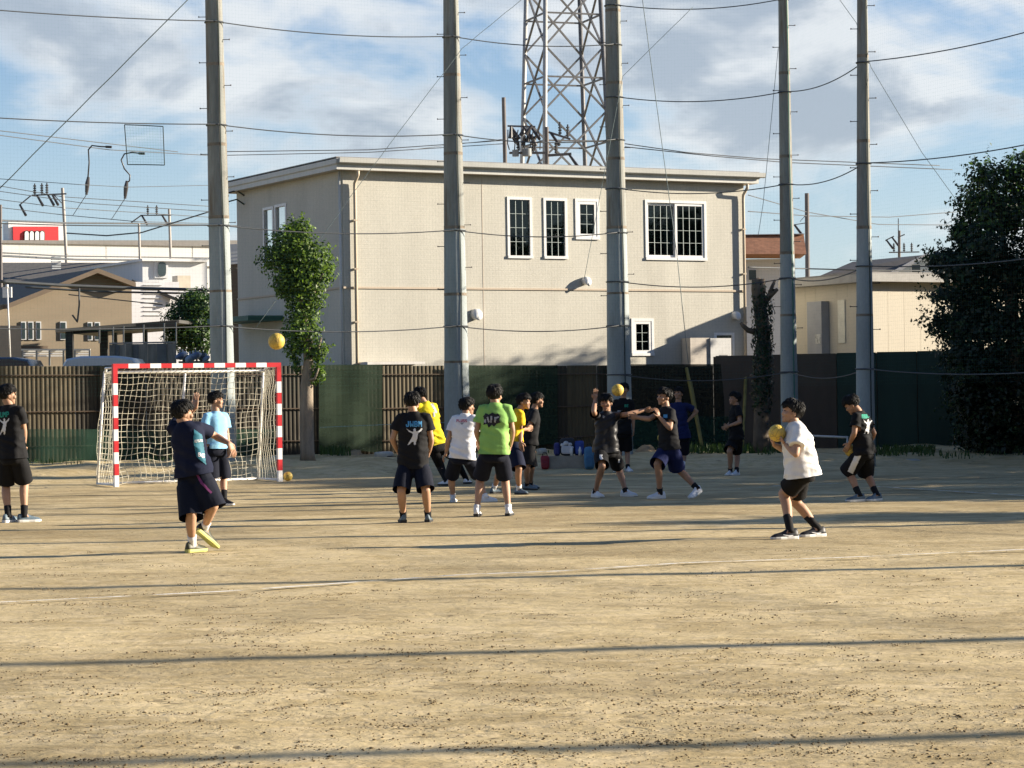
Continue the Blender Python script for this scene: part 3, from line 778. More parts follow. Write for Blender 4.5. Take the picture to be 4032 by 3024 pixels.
rope_px([(3300, -10, 48), (3372, 90, 47.8), (3430, 265, 47.5), (3630, 600, 47), (3760, 780, 47)], .006, M_ropep, 'brace_rope', 'thin rope slanting down towards the big dark tree', 'rope', 'bracing ropes of the ball net')
rope_px([(1260, 1683, 49.5), (1520, 1672, 50.5), (1750, 1664, 50.8)], .006, mat('rope_cyan', (.30, .42, .38), rough=.8), 'tie_rope', 'pale rope stretched low across the green screen', 'rope')
# square repair patch in the net, upper left sky
def net_patch():
    c = [(490, 491), (642, 498), (648, 650), (502, 648)]; Y = 47.8
    root = thing('net_patch', at(575, 650, Y), 'square green-edged repair patch in the net against the sky', 'net patch')
    q = MB(); P = [at(x, y, Y) for x, y in c]
    for a, b in zip(P, P[1:] + P[:1]): q.tube([a, (a + b) / 2 + ZUP * .004, b], .010, 5)
    q.build('border_rope', M_rope_d, root)
    q = MB(); n = 14
    for i in range(1, n):
        t = i / n
        q.tube([P[0].lerp(P[1], t), P[3].lerp(P[2], t)], .0013, 3); q.tube([P[0].lerp(P[3], t), P[1].lerp(P[2], t)], .0013, 3)
    tag(q.build('netting', M_rope_g, root), kind='stuff')
net_patch()
# the ball net itself: fine threads hung between the poles
def ball_net(keys, h0, h1, label, step=.07):
    tops = []
    pl = [k if isinstance(k, Vector) else pole_pt(k, 3.0) for k in keys]; q = MB(); r = .00045
    for a, b in zip(pl[:-1], pl[1:]):
        L = (b - a).length; n = int(L / step)
        for i in range(n):
            p = a.lerp(b, i / n); q.tube([Vector((p.x, p.y, h0)), Vector((p.x, p.y, h1))], r, 3, caps=False)
        z = h0
        while z < h1: q.tube([Vector((a.x, a.y, z)), Vector((b.x, b.y, z))], r, 3, caps=False); z += step
    o = q.build('ball_net', M_rope_g); tag(o, label, 'net', kind='stuff')
ball_net([pole_pt('p1', 3) + Vector((-7.5, -4.1, 0)), 'p1', 'p2', 'p3'], 1.6, 10.4, 'fine green ball net hung between the left poles')
ball_net(['p3', 'p4', 'p5', 'k7.2'], 1.6, 10.4, 'fine green ball net hung between the right poles')
# ================================================================== BACKGROUND BUILDINGS
M_store = mat('store_white', (0.60, 0.595, 0.575), rough=.7, var=.06, vscale=.25, stretch=(1, 1, .2))
M_hbrown = mat('house_ochre', (0.22, 0.178, 0.125), rough=.8, var=.08, vscale=.6, fine=.06, fscale=25, stretch=(1, 1, 3))
M_rgrey = mat('roof_tile_grey', (0.09, 0.085, 0.08), rough=.7, var=.15, vscale=2, stretch=(3, 1, 1))
M_hwhite = mat('house_white', (0.50, 0.51, 0.52), rough=.75, var=.06, vscale=.5)
M_dkglass = mat('far_window', (0.03, 0.045, 0.05), rough=.15, var=.1, spec=.6)
M_black = mat('black_steel', (0.016, 0.016, 0.017), rough=.55, var=.2)
M_grey = mat('grey_steel', (0.20, 0.21, 0.21), rough=.5, var=.15)
M_pole_u = mat('utility_concrete', (0.36, 0.34, 0.32), rough=.8, var=.15, vscale=1)
M_pole_dk = mat('utility_dark', (0.15, 0.135, 0.13), rough=.8, var=.15, vscale=1)
M_ins = mat('insulator', (0.05, 0.045, 0.045), rough=.35)
WREF = None
def wbox(mb, x0, y0, x1, y1, Y, D, skew=0.0, zbot=None):
    """box whose front face fills a pixel rectangle at depth Y"""
    if WREF is not None:                      # wall aligned with the street grid, through column WREF
        pl = at(WREF, 1400, Y); a, b = on_plane(x0, y1, pl, V), on_plane(x1, y0, pl, V)
    else: a, b = at(x0, y1, Y), at(x1, y0, Y + skew)
    z0 = a.z if zbot is None else zbot; d = Vector((b.x - a.x, b.y - a.y, 0)); dep = Vector((-d.y, d.x, 0)).normalized() * D
    zl = on_plane(x0, y0, pl, V).z if WREF is not None else b.z
    p = [Vector((a.x, a.y, z0)), Vector((b.x, b.y, z0)), Vector((b.x, b.y, b.z)), Vector((a.x, a.y, zl))]
    vs = p + [q + dep for q in p]
    mb.add(vs, [(0, 1, 2, 3), (5, 4, 7, 6), (1, 5, 6, 2), (4, 0, 3, 7), (3, 2, 6, 7), (0, 4, 5, 1)])
def far_window(root, x0, y0, x1, y1, Y, m=M_dkglass, frame=M_hwhite, fr=3):
    q = MB(); wbox(q, x0, y0, x1, y1, Y - .06, .12); w = q.build('window', frame, root)
    q = MB(); wbox(q, x0 + fr, y0 + fr, x1 - fr, y1 - fr, Y - .075, .03); q.build('pane', m, w)
def store():
    Y = 160; root = thing('white_store', at(460, 1500, Y), 'long white flat-roofed store far behind the houses', 'building')
    xs = [-260, -90, 80, 250, 420, 590, 760, 935]
    for a, b in zip(xs[:-1], xs[1:]):
        q = MB(); wbox(q, a + .4, 952, b - .4, 1400, Y, 14, zbot=-.2); q.build('wall_panel', M_store, root)
    q = MB(); wbox(q, -262, 946, 937, 952, Y - .15, 14.3); q.build('parapet', M_roof, root)
    q = MB(); wbox(q, -262, 1022, 937, 1034, Y - .2, .2); q.build('ledge', M_white, root)
    # sign tower standing on the roof
    s = thing('shop_sign', at(140, 946, Y + 2), 'red shop sign with white rounded letters on the store roof', 'sign')
    q = MB(); wbox(q, 34, 874, 255, 945, Y + 1, 1.2); q.build('sign_box', M_white, s)
    q = MB(); wbox(q, 52, 892, 230, 945, Y + .85, .12); q.build('red_panel', mat('sign_red', (.55, .035, .04), rough=.5, var=.03), s)
    lb, lw = MB(), MB()
    for x in (97, 117, 138, 158):
        for mb, g, Yk in ((lb, 3, Y + .78), (lw, 0, Y + .72)):
            n = 8; w = 7.5 + g; AP = lambda u_, v_: on_plane(u_, v_, at(WREF, 1400, Yk), V); pts = [AP(x + 8 - w, 945), AP(x + 8 + w, 945), AP(x + 8 + w, 920)]
            pts += [AP(x + 8 + w * math.cos(math.pi * i / n), 920 - (10 + g) * math.sin(math.pi * i / n)) for i in range(1, n)] + [AP(x + 8 - w, 920)]
            back = [p + Vector((0, .05, 0)) for p in pts]; mb.loft([pts, back])
    lb.build('letter_outline', M_black, s); lw.build('letter', M_white, s)
WREF = 460
store()
def grey_house():
    Y = 105; root = thing('grey_roof_house', at(280, 1400, Y), 'white house with a wide dark grey tiled roof, far left', 'house')
    q = MB(); wbox(q, 8, 1098, 548, 1400, Y, 7, zbot=0); q.build('wall', M_hwhite, root)
    AP = lambda u_, v_, o_: on_plane(u_, v_, at(WREF, 1400, Y + o_), V)
    q = MB(); a, b = AP(-10, 1104, -.6), AP(556, 1104, -.6); c, d = AP(556, 1034, 3.5), AP(-10, 1034, 3.5)
    e, f = AP(556, 1104, 8), AP(-10, 1104, 8); t = ZUP * -.12
    q.add([a, b, c, d, e, f, a + t, b + t, e + t, f + t], [(0, 1, 2, 3), (3, 2, 4, 5), (0, 6, 7, 1), (6, 9, 8, 7), (1, 7, 8, 4, 2), (0, 3, 5, 9, 6)]); q.build('roof', M_rgrey, root)
    for r in ((47, 1098, 96, 1148), (150, 1098, 199, 1150), (330, 1150, 372, 1190)): far_window(root, *r, Y)
    q = MB()
    for i in range(6): wbox(q, 205 + i * 0, 1010 + i * 9, 240, 1014 + i * 9, Y - 1.0, .15)
    q.build('wall_box', mat('far_box', (.35, .38, .40), rough=.6), root)
WREF = 280
grey_house()
def white_house():
    Y = 98; root = thing('white_house', at(690, 1400, Y), 'white house with a dark rounded window beside the leafy bush', 'house')
    q = MB(); wbox(q, 520, 1110, 705, 1400, Y - 4, 6, zbot=0); q.build('lower_wall', mat('house_pale', (.50, .50, .52), rough=.8, var=.05), root)
    q = MB(); wbox(q, 566, 1026, 815, 1400, Y, 7, zbot=0); q.build('upper_wall', M_hwhite, root)
    q = MB(); wbox(q, 560, 1018, 820, 1027, Y - .3, 7.5); q.build('roof', M_store, root)
    q = MB(); wbox(q, 610, 1024, 662, 1094, Y - .1, .2); w = q.build('window', M_hwhite, root)
    q = MB(); n = 20; c = (638, 1060); ring = [on_plane(c[0] + 16 * math.copysign(abs(math.cos(2 * math.pi * i / n)) ** .6, math.cos(2 * math.pi * i / n)), c[1] + 28 * math.copysign(abs(math.sin(2 * math.pi * i / n)) ** .6, math.sin(2 * math.pi * i / n)), at(WREF, 1400, Y - .16), V) for i in range(n)]
    q.loft([ring, [p + Vector((0, .05, 0)) for p in ring]]); q.build('pane', M_dkglass, w)
    q = MB()
    for i in range(9): wbox(q, 568, 1104 + i * 17, 640, 1106 + i * 17, Y - 4.06, .05)
    q.build('siding_lap', M_hwhite, root)
    a, b = at(520, 1106, Y - 4.2), at(708, 1185, Y - 4.2); q = MB(); q.bar(a, b, .25, .12); q.build('roof_edge', M_rgrey, root)
    q = MB(); wbox(q, 700, 1085, 750, 1135, Y - 2, .6); q.build('balcony_panel', mat('balcony_tan', (.45, .40, .32), rough=.7), root)
WREF = 690
white_house()
def brown_house():
    Y = 82; root = thing('ochre_house', at(290, 1420, Y), 'ochre house with a low brown gable and narrow white windows', 'house')
    prof = [(-120, 1420), (518, 1420), (518, 1112), (385, 1062), (40, 1198), (-120, 1205)]
    AP = lambda u_, v_, o_=0: on_plane(u_, v_, at(WREF, 1400, Y + o_), V)
    fr = [AP(x, y) for x, y in prof]; bk = [p + V * 8 for p in fr]
    for p in (fr[0], fr[1], bk[0], bk[1]): p.z = 0
    q = MB(); q.loft([fr, bk]); q.build('wall', M_hbrown, root)
    M = mat('verge_brown', (.13, .095, .065), rough=.7)
    for nm, (x0, y0, x1, y1) in (('roof_slope', (385, 1056, 535, 1112)), ('roof_slope', (385, 1056, 30, 1196))):
        a, b = AP(x0, y0, -.5), AP(x1, y1, -.5); dp = V * 9; t = ZUP * .16
        q = MB(); q.add([a, b, b + dp, a + dp, a - t, b - t, b + dp - t, a + dp - t], [(0, 1, 2, 3), (4, 7, 6, 5), (0, 4, 5, 1), (1, 5, 6, 2), (3, 2, 6, 7), (0, 3, 7, 4)]); q.build(nm, M, root)
    for r in ((84, 1266, 103, 1338), (112, 1266, 132, 1338), (143, 1266, 162, 1338), (238, 1266, 262, 1338), (346, 1268, 364, 1340), (374, 1268, 394, 1340)): far_window(root, *r, Y, fr=4)
    q = MB(); wbox(q, 84, 1362, 188, 1374, Y - .2, .3); q.build('sill_band', M, root)
    q = MB(); wbox(q, -60, 1282, 82, 1420, Y - 3, 2.9, zbot=0); q.build('side_block', mat('house_taupe', (.30, .25, .19), rough=.8, var=.06), root)
WREF = 290
brown_house()
WREF = None
def louvre_fence():
    Y = 72; root = thing('white_railing', at(215, 1415, Y), 'low white louvred railing in front of the ochre house', 'railing')
    for (x0, x1) in ((92, 140), (147, 193), (198, 247), (298, 350)):
        for i in range(3):
            q = MB(); q.bar(at(x0, 1383 + i * 9, Y), at(x1, 1383 + i * 9, Y + .1), .03, .045); q.build('slat', M_white, root)
    for x in (89, 144, 195, 250, 295, 353):
        q = MB(); q.bar(at(x, 1378, Y), at(x, 1440, Y), .05); q.build('post', M_grey, root)
    q = MB(); q.bar(at(84, 1377, Y), at(356, 1377, Y), .06, .05); q.build('top_rail', M_trim, root)
louvre_fence()
def carport():
    Y = 66; root = thing('carport', at(420, 1440, Y), 'black steel carport frame with a sloping roof edge, left', 'carport')
    a, b = at(218, 1296, Y), at(705, 1259, Y + 1); dp = Vector((.4, 4.5, .0)); t = ZUP * .09
    q = MB(); q.add([a, b, b + dp, a + dp, a - t, b - t, b + dp - t, a + dp - t], [(0, 1, 2, 3), (4, 7, 6, 5), (0, 4, 5, 1), (1, 5, 6, 2), (3, 2, 6, 7), (0, 3, 7, 4)]); q.build('roof', mat('carport_roof', (.06, .058, .055), rough=.6, var=.2), root)
    for (x0, x1, yb, dy) in ((259, 285, 1440, 0), (394, 421, 1440, 1.5), (443, 457, 1440, 3), (486, 517, 1360, 4), (564, 577, 1360, 3)):
        q = MB(); yt = 1300 - (x0 - 259) * .075; wbox(q, x0, yt, x1, yb, Y + .2 + dy, .2); q.build('post', M_black, root)
    q = MB(); q.bar(at(262, 1306, Y + .3), at(695, 1274, Y + .9), .06, .16); q.build('beam', M_black, root)
    for x in (391, 445, 486, 565, 646, 693):
        q = MB(); q.bar(at(x, 1290 - (x - 391) * .07, Y + .05), at(x, 1352, Y + .05), .035); q.build('rail_post', M_grey, root)
    q = MB(); q.bar(at(430, 1352, Y), at(697, 1347, Y), .04); q.build('rail', M_grey, root)
carport()
def sheet_fence():
    Y = 64; root = thing('sheet_fence', at(560, 1440, Y), 'row of stained grey metal sheets under the carport rail', 'fence')
    cols = [mat('sheet_a', (.16, .15, .13), rough=.6, var=.4, vscale=2, stretch=(3, 1, .5)), mat('sheet_b', (.24, .22, .19), rough=.6, var=.4, vscale=2, stretch=(3, 1, .5)), mat('sheet_c', (.11, .115, .12), rough=.5, var=.3, vscale=2)]
    xs = [430, 452, 470, 495, 520, 546, 582, 618, 656, 694]
    for i, (x0, x1) in enumerate(zip(xs[:-1], xs[1:])):
        q = MB(); wbox(q, x0 + 1, 1356 - (x0 - 430) * .02, x1 - 1, 1450, Y + random.uniform(-.05, .05), .03); q.build('sheet', cols[(i * 2) % 3], root)
sheet_fence()
def van(x0, x1, ytop, Y, m, label, dark):
    """people carrier: body, glass band, roof; mostly hidden by the fence"""
    z0 = .25; A, B = at(x0, ytop, Y), at(x1, ytop, Y); L = B.x - A.x; H = A.z; W = 1.7
    root = thing('parked_van', Vector(((A.x + B.x) / 2, Y, z0)), label, 'van')
    def P(u, w, z): return Vector((A.x + L * u, Y + w * W, z0 + (H - z0) * z))
    def shell(prof, inset, name, mt, parent=root):
        q = MB(); rings = []
        for w, k in ((0.0, .0), (.05, .0), (.95, .0), (1.0, .0)):
            rings.append([P(u, w, z) for u, z in prof])
        rings[0] = [P(.5 + (u - .5) * .985, 0, z if z < .5 else z - .02) for u, z in prof]; rings[-1] = [P(.5 + (u - .5) * .985, 1, z if z < .5 else z - .02) for u, z in prof]
        q.loft(rings); return q.build(name, mt, parent, smooth=True, angle=35)
    body = [(0, .14), (0, .55), (.03, .62), (.06, .66), (.97, .66), (1, .55), (1, .14)]
    roof = [(.05, .665), (.10, .92), (.14, .975), (.30, 1.0), (.70, 1.0), (.90, .97), (.97, .86), (.985, .665)]
    b = shell(body, 0, 'body', m); shell(roof, 0, 'cabin', m)
    for (u0, u1) in ((.14, .30), (.33, .55), (.58, .76), (.79, .93)):
        q = MB(); q.quad(P(u0, -.012, .70), P(u1, -.012, .70), P(u1 - .01, -.008, .90), P(u0 + (.02 if u0 < .2 else 0), -.008, .90)); q.build('window', M_dkglass, root)
    for u in (.18, .80):
        for w in (-.02, 1.02):
            q = MB(); c = P(u, w, 0); c.z = z0 + .28; q.tube([c + Vector((0, -.1, 0)), c + Vector((0, .1, 0))], .3, 18); wl = q.build('wheel', M_black, root, smooth=True, angle=40)
            q = MB(); q.tube([c + Vector((0, -.11, 0)), c + Vector((0, .11, 0))], .18, 14); q.build('rim', M_grey, wl, smooth=True, angle=40)
    for u in (.0, 1.0):
        q = MB(); q.obox(P(u, .12, .5), (.02, 0, 0), (0, .12, 0), (0, 0, .08)); q.build('lamp', M_white, root)
M_carw = mat('car_silver', (.55, .57, .58), rough=.25, var=.02, spec=.6); M_card = mat('car_navy', (.03, .035, .05), rough=.2, var=.02, spec=.6)
van(212, 556, 1404, 59, M_carw, 'silver van whose pale roof shows above the fence left of the goal', 0)
van(-190, 142, 1409, 58, M_card, 'dark blue van whose roof shows above the fence at the left edge', 1)
def rubbish():
    Y = 63; cols = [(.10, .14, .25), (.5, .5, .52), (.06, .07, .09), (.20, .26, .36), (.6, .58, .55)]
    names = ['blue', 'grey', 'black', 'slate blue', 'pale']
    for i in range(9):
        x = 712 + i * 12 + random.uniform(-4, 4); y = 1408 + random.uniform(-10, 12)
        k = i % 5; m = mat('bag_%s' % names[k].replace(' ', '_'), cols[k], rough=.4, var=.2)
        q = MB(); c = at(x, y, Y + random.uniform(-.3, .3)); r = random.uniform(.09, .13); q.ell(c, (r, 0, .02), (0, r, 0), (.03, 0, r * .9), 10, 7)
        for v in q.v: v += (v - c).normalized() * .035 * mnoise.noise(v * 9)
        q.tube([c + ZUP * r * .8, c + ZUP * (r + .05)], [.03, .012], 6)
        # stack of crates underneath carries the pile
        o = q.build('rubbish_bag', m, smooth=True); tag(o, '%s plastic bag, number %s from the left in the heap by the thick pole' % (names[k], 'one two three four five six seven eight nine'.split()[i]), 'bag', 'bags heaped behind the fence')
    q = MB(); wbox(q, 704, 1420, 822, 1500, Y + .35, .7, zbot=.1); o = q.build('bag_trough', M_grey); tag(o, 'grey trough carrying the heap of plastic bags', 'trough')
rubbish()
def dark_block():
    Y = 76; root = thing('dark_walled_building', at(930, 1420, Y), 'dark brown wall with a white balcony left of the beige building', 'building')
    q = MB(); wbox(q, 905, 1038, 990, 1440, Y, 6, zbot=0); q.build('wall', mat('wall_umber', (.09, .07, .055), rough=.8, var=.1), root)
    q = MB(); wbox(q, 903, 960, 990, 1038, Y + .5, 5); q.build('upper_wall', M_hwhite, root)
    for y in (992, 1006, 1020, 1034):
        q = MB(); q.bar(at(906, y + 4, Y - .3), at(985, y - 6, Y - .3), .05, .06); q.build('balcony_rail', M_white, root)
dark_block()
def thin_white_post():
    q = MB(); q.tube([at(41, 1420, 70), at(28, 1120, 70)], .022, 8); q.tube([at(28, 1135, 70), at(28, 1120, 70)], .04, 8)
    o = q.build('white_post', M_white, smooth=True); tag(o, 'thin white post rising at the far left above the vans', 'post')
    q = MB(); wbox(q, 10, 1130, 45, 1172, 78, .1); o = q.build('white_signboard', M_white); tag(o, 'small white board beside the thin white post', 'signboard')
thin_white_post()

# ------------------------------------------------------------------ right-hand background
def prefab():
    Y = 60.0; c = Vector(((3437 - 2016) * Y / FPX, Y, 0)); H = at(3437, 1110, Y).z; LL, FL = 3.27, 6.5
    root = thing('prefab_building', c, 'low cream panelled prefab building behind the slender poles', 'building')
    M = mat('prefab_cream', (.52, .475, .385), rough=.7, var=.05, vscale=.7, stretch=(1, 1, .3), fine=.03, fscale=30)
    for i in range(13):
        a = c + U * .5 * i; q = MB(); q.obox(a + U * .25 + V * .05 + ZUP * H / 2, U * .247, V * .04, ZUP * H / 2); q.build('wall_panel', M, root)
    for i in range(7):
        a = c + V * (.09 + .455 * i); q = MB(); q.obox(a + V * .22 + U * .05 + ZUP * H / 2, V * .225, U * .04, ZUP * H / 2); q.build('wall_panel', M, root)
    q = MB(); q.obox(c + U * FL / 2 + V * LL / 2 + ZUP * (H / 2), U * (FL / 2 - .1), V * (LL / 2 - .1), ZUP * (H / 2 - .01)); q.build('core_wall', M, root)
    q = MB(); q.obox(c + U * FL / 2 + V * LL / 2 + ZUP * (H + .1), U * (FL / 2 + .3), V * (LL / 2 + .28), ZUP * .10); q.build('roof_fascia', mat('fascia_grey', (.34, .33, .31), rough=.7, var=.12), root)
    q = MB(); q.obox(c + U * FL / 2 + V * LL / 2 + ZUP * (H + .225), U * (FL / 2 + .22), V * (LL / 2 + .2), ZUP * .02); q.build('roof', M_roof, root)
    def left(sx, sy): return on_plane(sx, sy, c, U)
    p, r = left(3267, 1400), left(3207, 1190); q = MB()
    q.obox((p + r) / 2 - U * .12, V * (abs((r - p).dot(V)) / 2), U * .12, ZUP * abs(r.z - p.z) / 2); cb = q.build('duct_cabinet', mat('duct_grey', (.30, .31, .33), rough=.5, var=.08), root)
    q = MB(); m_ = left(3252, 1335); q.obox(m_ - U * .245, V * .11, U * .005, ZUP * .12); q.build('label_plate', mat('plate', (.45, .45, .42), rough=.6, var=.5, vscale=18), cb)
    p, r = left(3330, 1350), left(3300, 1182); q = MB(); q.obox((p + r) / 2 - U * .0, V * (abs((r - p).dot(V)) / 2), U * .02, ZUP * abs(r.z - p.z) / 2); q.build('frosted_window', mat('frosted', (.62, .60, .50), rough=.3), root)
prefab()
WREF = None
def brown_roof_house():
    Y = 92; root = thing('brown_roof_house', at(3060, 1130, Y), 'house with a broad reddish brown roof edge right of the beige building', 'house')
    q = MB(); wbox(q, 2900, 1018, 3130, 1300, Y, 6, zbot=0); q.build('wall', M_hwhite, root)
    q = MB(); a, b = at(2880, 1000, Y - 1.2), at(3175, 1000, Y - 1.2); c, d = at(3165, 925, Y + .4), at(2880, 925, Y + .4); e, f = at(3195, 1012, Y + 1), at(2880, 1018, Y + .0)
    back = Vector((0, 6, 0)); q.add([a, b, c, d, c + back, d + back, at(3150, 1018, Y), f], [(0, 1, 2, 3), (3, 2, 4, 5), (7, 6, 1, 0), (1, 6, 4, 2)]); q.build('roof', mat('roof_redbrown', (.28, .135, .075), rough=.7, var=.25, vscale=5), root)
    q = MB(); wbox(q, 2880, 919, 3168, 926, Y + .2, 6); q.build('roof_cap', M_white, root)
    far_window(root, 2946, 1060, 2980, 1105, Y)
brown_roof_house()
def gable_house():
    Y = 96; root = thing('gable_house', at(3500, 1200, Y), 'house with dark hipped roof and white gable trim above the prefab', 'house')
    q = MB(); wbox(q, 3250, 1074, 3780, 1300, Y, 7, zbot=0); q.build('wall', M_hwhite, root)
    e0, r0, r1, e1 = at(3228, 1086, Y - .5), at(3358, 1030, Y + 3.5), at(3645, 1003, Y + 1), at(3505, 1080, Y - .5)
    q = MB(); q.add([e0, e1, r1, r0, e0 - ZUP * .12, e1 - ZUP * .12, at(3228, 1086, Y + 7.5), at(3640, 1086, Y + 7.5)], [(0, 1, 2, 3), (0, 4, 5, 1), (0, 3, 6), (3, 2, 7, 6)]); q.build('roof', M_rgrey, root)
    q = MB(); q.add([at(3508, 1080, Y - .3), at(3790, 1080, Y - .3), at(3645, 1010, Y - .3), at(3508, 1080, Y + 1), at(3790, 1080, Y + 1), at(3645, 1010, Y + 1)], [(0, 1, 2), (5, 4, 3), (0, 3, 4, 1), (1, 4, 5, 2), (2, 5, 3, 0)]); q.build('gable_wall', mat('gable_blue', (.42, .48, .52), rough=.8), root)
    q = MB(); q.bar(at(3500, 1082, Y - .5), at(3647, 1004, Y - .5), .15, .13); q.bar(at(3647, 1004, Y - .5), at(3795, 1086, Y - .5), .15, .13); q.build('gable_trim', M_white, root)
    far_window(root, 3588, 1040, 3626, 1078, Y - .35)
gable_house()

# ------------------------------------------------------------------ lattice tower
def lattice_tower():
    Y = 185.0; M = mat('tower_steel', (.13, .13, .135), rough=.55, var=.2, metal=.25); M2 = mat('tower_galv', (.34, .34, .33), rough=.55, var=.15, metal=.25)
    mpp = Y / FPX; ctr = at(2223, 447, Y); th = math.radians(18.9)
    root = thing('lattice_tower', (ctr.x, Y, 0), 'tall steel lattice tower rising behind the beige building', 'tower')
    def side(z):                                 # side length at height z
        s447 = 256 * mpp; s0 = 228 * mpp; zt = at(2223, 0, Y).z; zb = ctr.z
        return s447 + (s0 - s447) * (z - zb) / (zt - zb)
    cz = lambda sy: at(2223, sy, Y).z
    def corner(i, z):
        a = th + math.pi / 4 + i * math.pi / 2; r = side(z) / math.sqrt(2)
        return Vector((ctr.x + r * math.cos(a), Y + r * math.sin(a), z))
    pitch = cz(200) - cz(449)
    zs = [cz(449) + pitch * i for i in range(-4, 4)]
    for i in range(4):
        q = MB(); q.tube([corner(i, max(0, zs[0] - 2)), corner(i, zs[-1])], .17, 8); q.build('leg', M2 if i in (1, 2) else M, root, smooth=True)
    for za, zb in zip(zs[:-1], zs[1:]):
        zm = (za + zb) / 2 + .1
        for i in range(4):
            j = (i + 1) % 4
            q = MB(); q.bar(corner(i, za), corner(j, zb), .13); q.build('brace', M, root)
            q = MB(); q.bar(corner(j, za), corner(i, zb), .13); q.build('brace', M, root)
            q = MB(); q.bar(corner(i, zm), corner(j, zm), .12); q.build('ring_beam', M, root)
    q = MB(); z = zs[0] - 2
    base = corner(0, 0)
lattice_tower()

# ------------------------------------------------------------------ utility poles and wires
def insulator(q, p, s=1.0):
    for k in range(4): q.tube([p + ZUP * (.05 + k * .07) * s, p + ZUP * (.09 + k * .07) * s], [.05 * s, .05 * s], 6)
    q.tube([p, p + ZUP * .36 * s], .022 * s, 5)
def upole(x0, y0, x1, y1, Y, w, label, m=M_pole_u, arms=(), extras=None):
    a, b = at(x0, y0, Y), at(x1, y1, Y); base = b.copy(); base = a + (b - a) * ((a.z - 0.15) / max(.1, a.z - b.z))
    root = thing('utility_pole', base, label, 'utility pole'); mpp = Y / FPX
    q = MB(); q.tube([base, a], [w * mpp / 2 * 1.25, w * mpp / 2], 14); q.build('shaft', m, root, smooth=True, angle=40)
    for (xa, ya, xb, yb, th, ins) in arms:
        q = MB(); q.bar(at(xa, ya, Y - .2), at(xb, yb, Y - .2), th * mpp, th * mpp * 1.1); q.build('crossarm', M_pole_dk, root)
        for (ix, up) in ins:
            t = (ix - xa) / (xb - xa) if xb != xa else 0; q = MB(); p = at(ix, ya + (yb - ya) * t, Y - .2)
            if up: insulator(q, p, 1.6)
            else:
                q.tube([p, p + Vector((.35, -.3, -.55))], [.05, .07], 6)
            q.build('insulator', M_ins, root)
    if extras: extras(root, Y)
    return root
upole(246, 740, 277, 1300, 120, 12, 'utility pole with a cranked crossarm beside the red sign', arms=((125, 769, 262, 763, 5, ((137, 1), (165, 1), (185, 1), (145, 0), (188, 0), (205, 0))), (76, 808, 122, 770, 4, ((78, 0),)), (210, 765, 243, 800, 3, ())))
upole(547, 880, 558, 1275, 112, 9, 'thin utility pole in front of the white house', arms=((538, 1035, 562, 1035, 4, ()), (535, 1060, 560, 1062, 5, ((548, 0),))))
upole(666, 822, 678, 1200, 140, 10, 'utility pole above the leafy bush, left', arms=((552, 848, 675, 847, 4, ((582, 1), (617, 1), (638, 0), (558, 0))), (517, 876, 556, 848, 4, ())))
upole(2, 806, 6, 1420, 92, 12, 'dark utility pole at the left edge of the picture', m=M_pole_dk)
upole(3177, 761, 3180, 1095, 118, 17, 'bare grey utility pole beside the brown roof', m=M_pole_dk, arms=((3126, 885, 3172, 878, 3, ((3128, 0),)), (3150, 872, 3172, 848, 2, ())))
upole(3541, 908, 3541, 1010, 150, 11, 'far utility pole with crossarms above the hipped roof', m=M_pole_dk, arms=((3486, 947, 3520, 930, 4, ((3490, 0), (3512, 0))), (3500, 994, 3620, 992, 4, ((3520, 1), (3560, 1), (3590, 1))), (3535, 935, 3562, 923, 4, ()), (3537, 910, 3537, 860, 3, ())))
def transformer(root, Y):
    q = MB()
    for (x, y, w, h) in ((2030, 603, 26, 26), (2075, 600, 38, 30)):
        q = MB(); a, b = at(x - w / 2, y + h / 2, Y - .3), at(x + w / 2, y - h / 2, Y - .3)
        q.tube([Vector(((a.x + b.x) / 2, Y - .3, a.z)), Vector(((a.x + b.x) / 2, Y - .3, b.z))], (b.x - a.x) / 2, 12); q.build('transformer', M_grey, root, smooth=True, angle=40)
    for (x, y) in ((2010, 545), (2030, 540), (2050, 535), (2070, 530), (2075, 560), (2095, 565), (2060, 575), (2110, 575), (2040, 565)):
        q = MB(); p = at(x, y, Y - random.uniform(.1, .8)); q.tube([p, p + Vector((random.uniform(-.3, .3), 0, random.uniform(.25, .5)))], [.09, .05], 7); q.build('switch', M_ins, root)
    for i in range(7):
        q = MB(); x = 2000 + i * 20; q.tube([at(x, 512, Y - .3), at(x + random.uniform(-8, 8), 540, Y - .6), at(x + random.uniform(-5, 10), 565, Y - .3), at(x + 6, 590, Y - .3)], .025, 5); q.build('jumper_wire', M_ins, root)
upole(1983, 384, 1989, 650, 100, 16, 'utility pole with transformers just above the beige roof', m=M_pole_dk, arms=((1998, 496, 2108, 499, 6, ((2010, 0), (2060, 0), (2090, 0))), (2005, 602, 2150, 602, 8, ((2040, 1), (2100, 1)))), extras=transformer)
upole(2152, 500, 2154, 650, 101, 17, 'second utility pole with thick arms above the beige roof', m=M_pole_dk, arms=((2160, 520, 2246, 548, 7, ((2205, 1), (2236, 1), (2168, 0))), (2158, 612, 2250, 606, 9, ((2190, 1), (2240, 0)))))
def wire(pts, label, r=.012, m=M_cable, sag=0.0, name='overhead_wire'):
    P = []
    for a, b in zip(pts[:-1], pts[1:]):
        n = 10
        for i in range(n):
            t = i / n; P.append(at(a[0] + (b[0] - a[0]) * t, a[1] + (b[1] - a[1]) * t + sag * 4 * t * (1 - t), a[2] + (b[2] - a[2]) * t))
    P.append(at(*pts[-1])); q = MB(); q.tube(P, r, 5); o = q.build(name, m, smooth=True); tag(o, label, 'wire', 'overhead wires'); return o
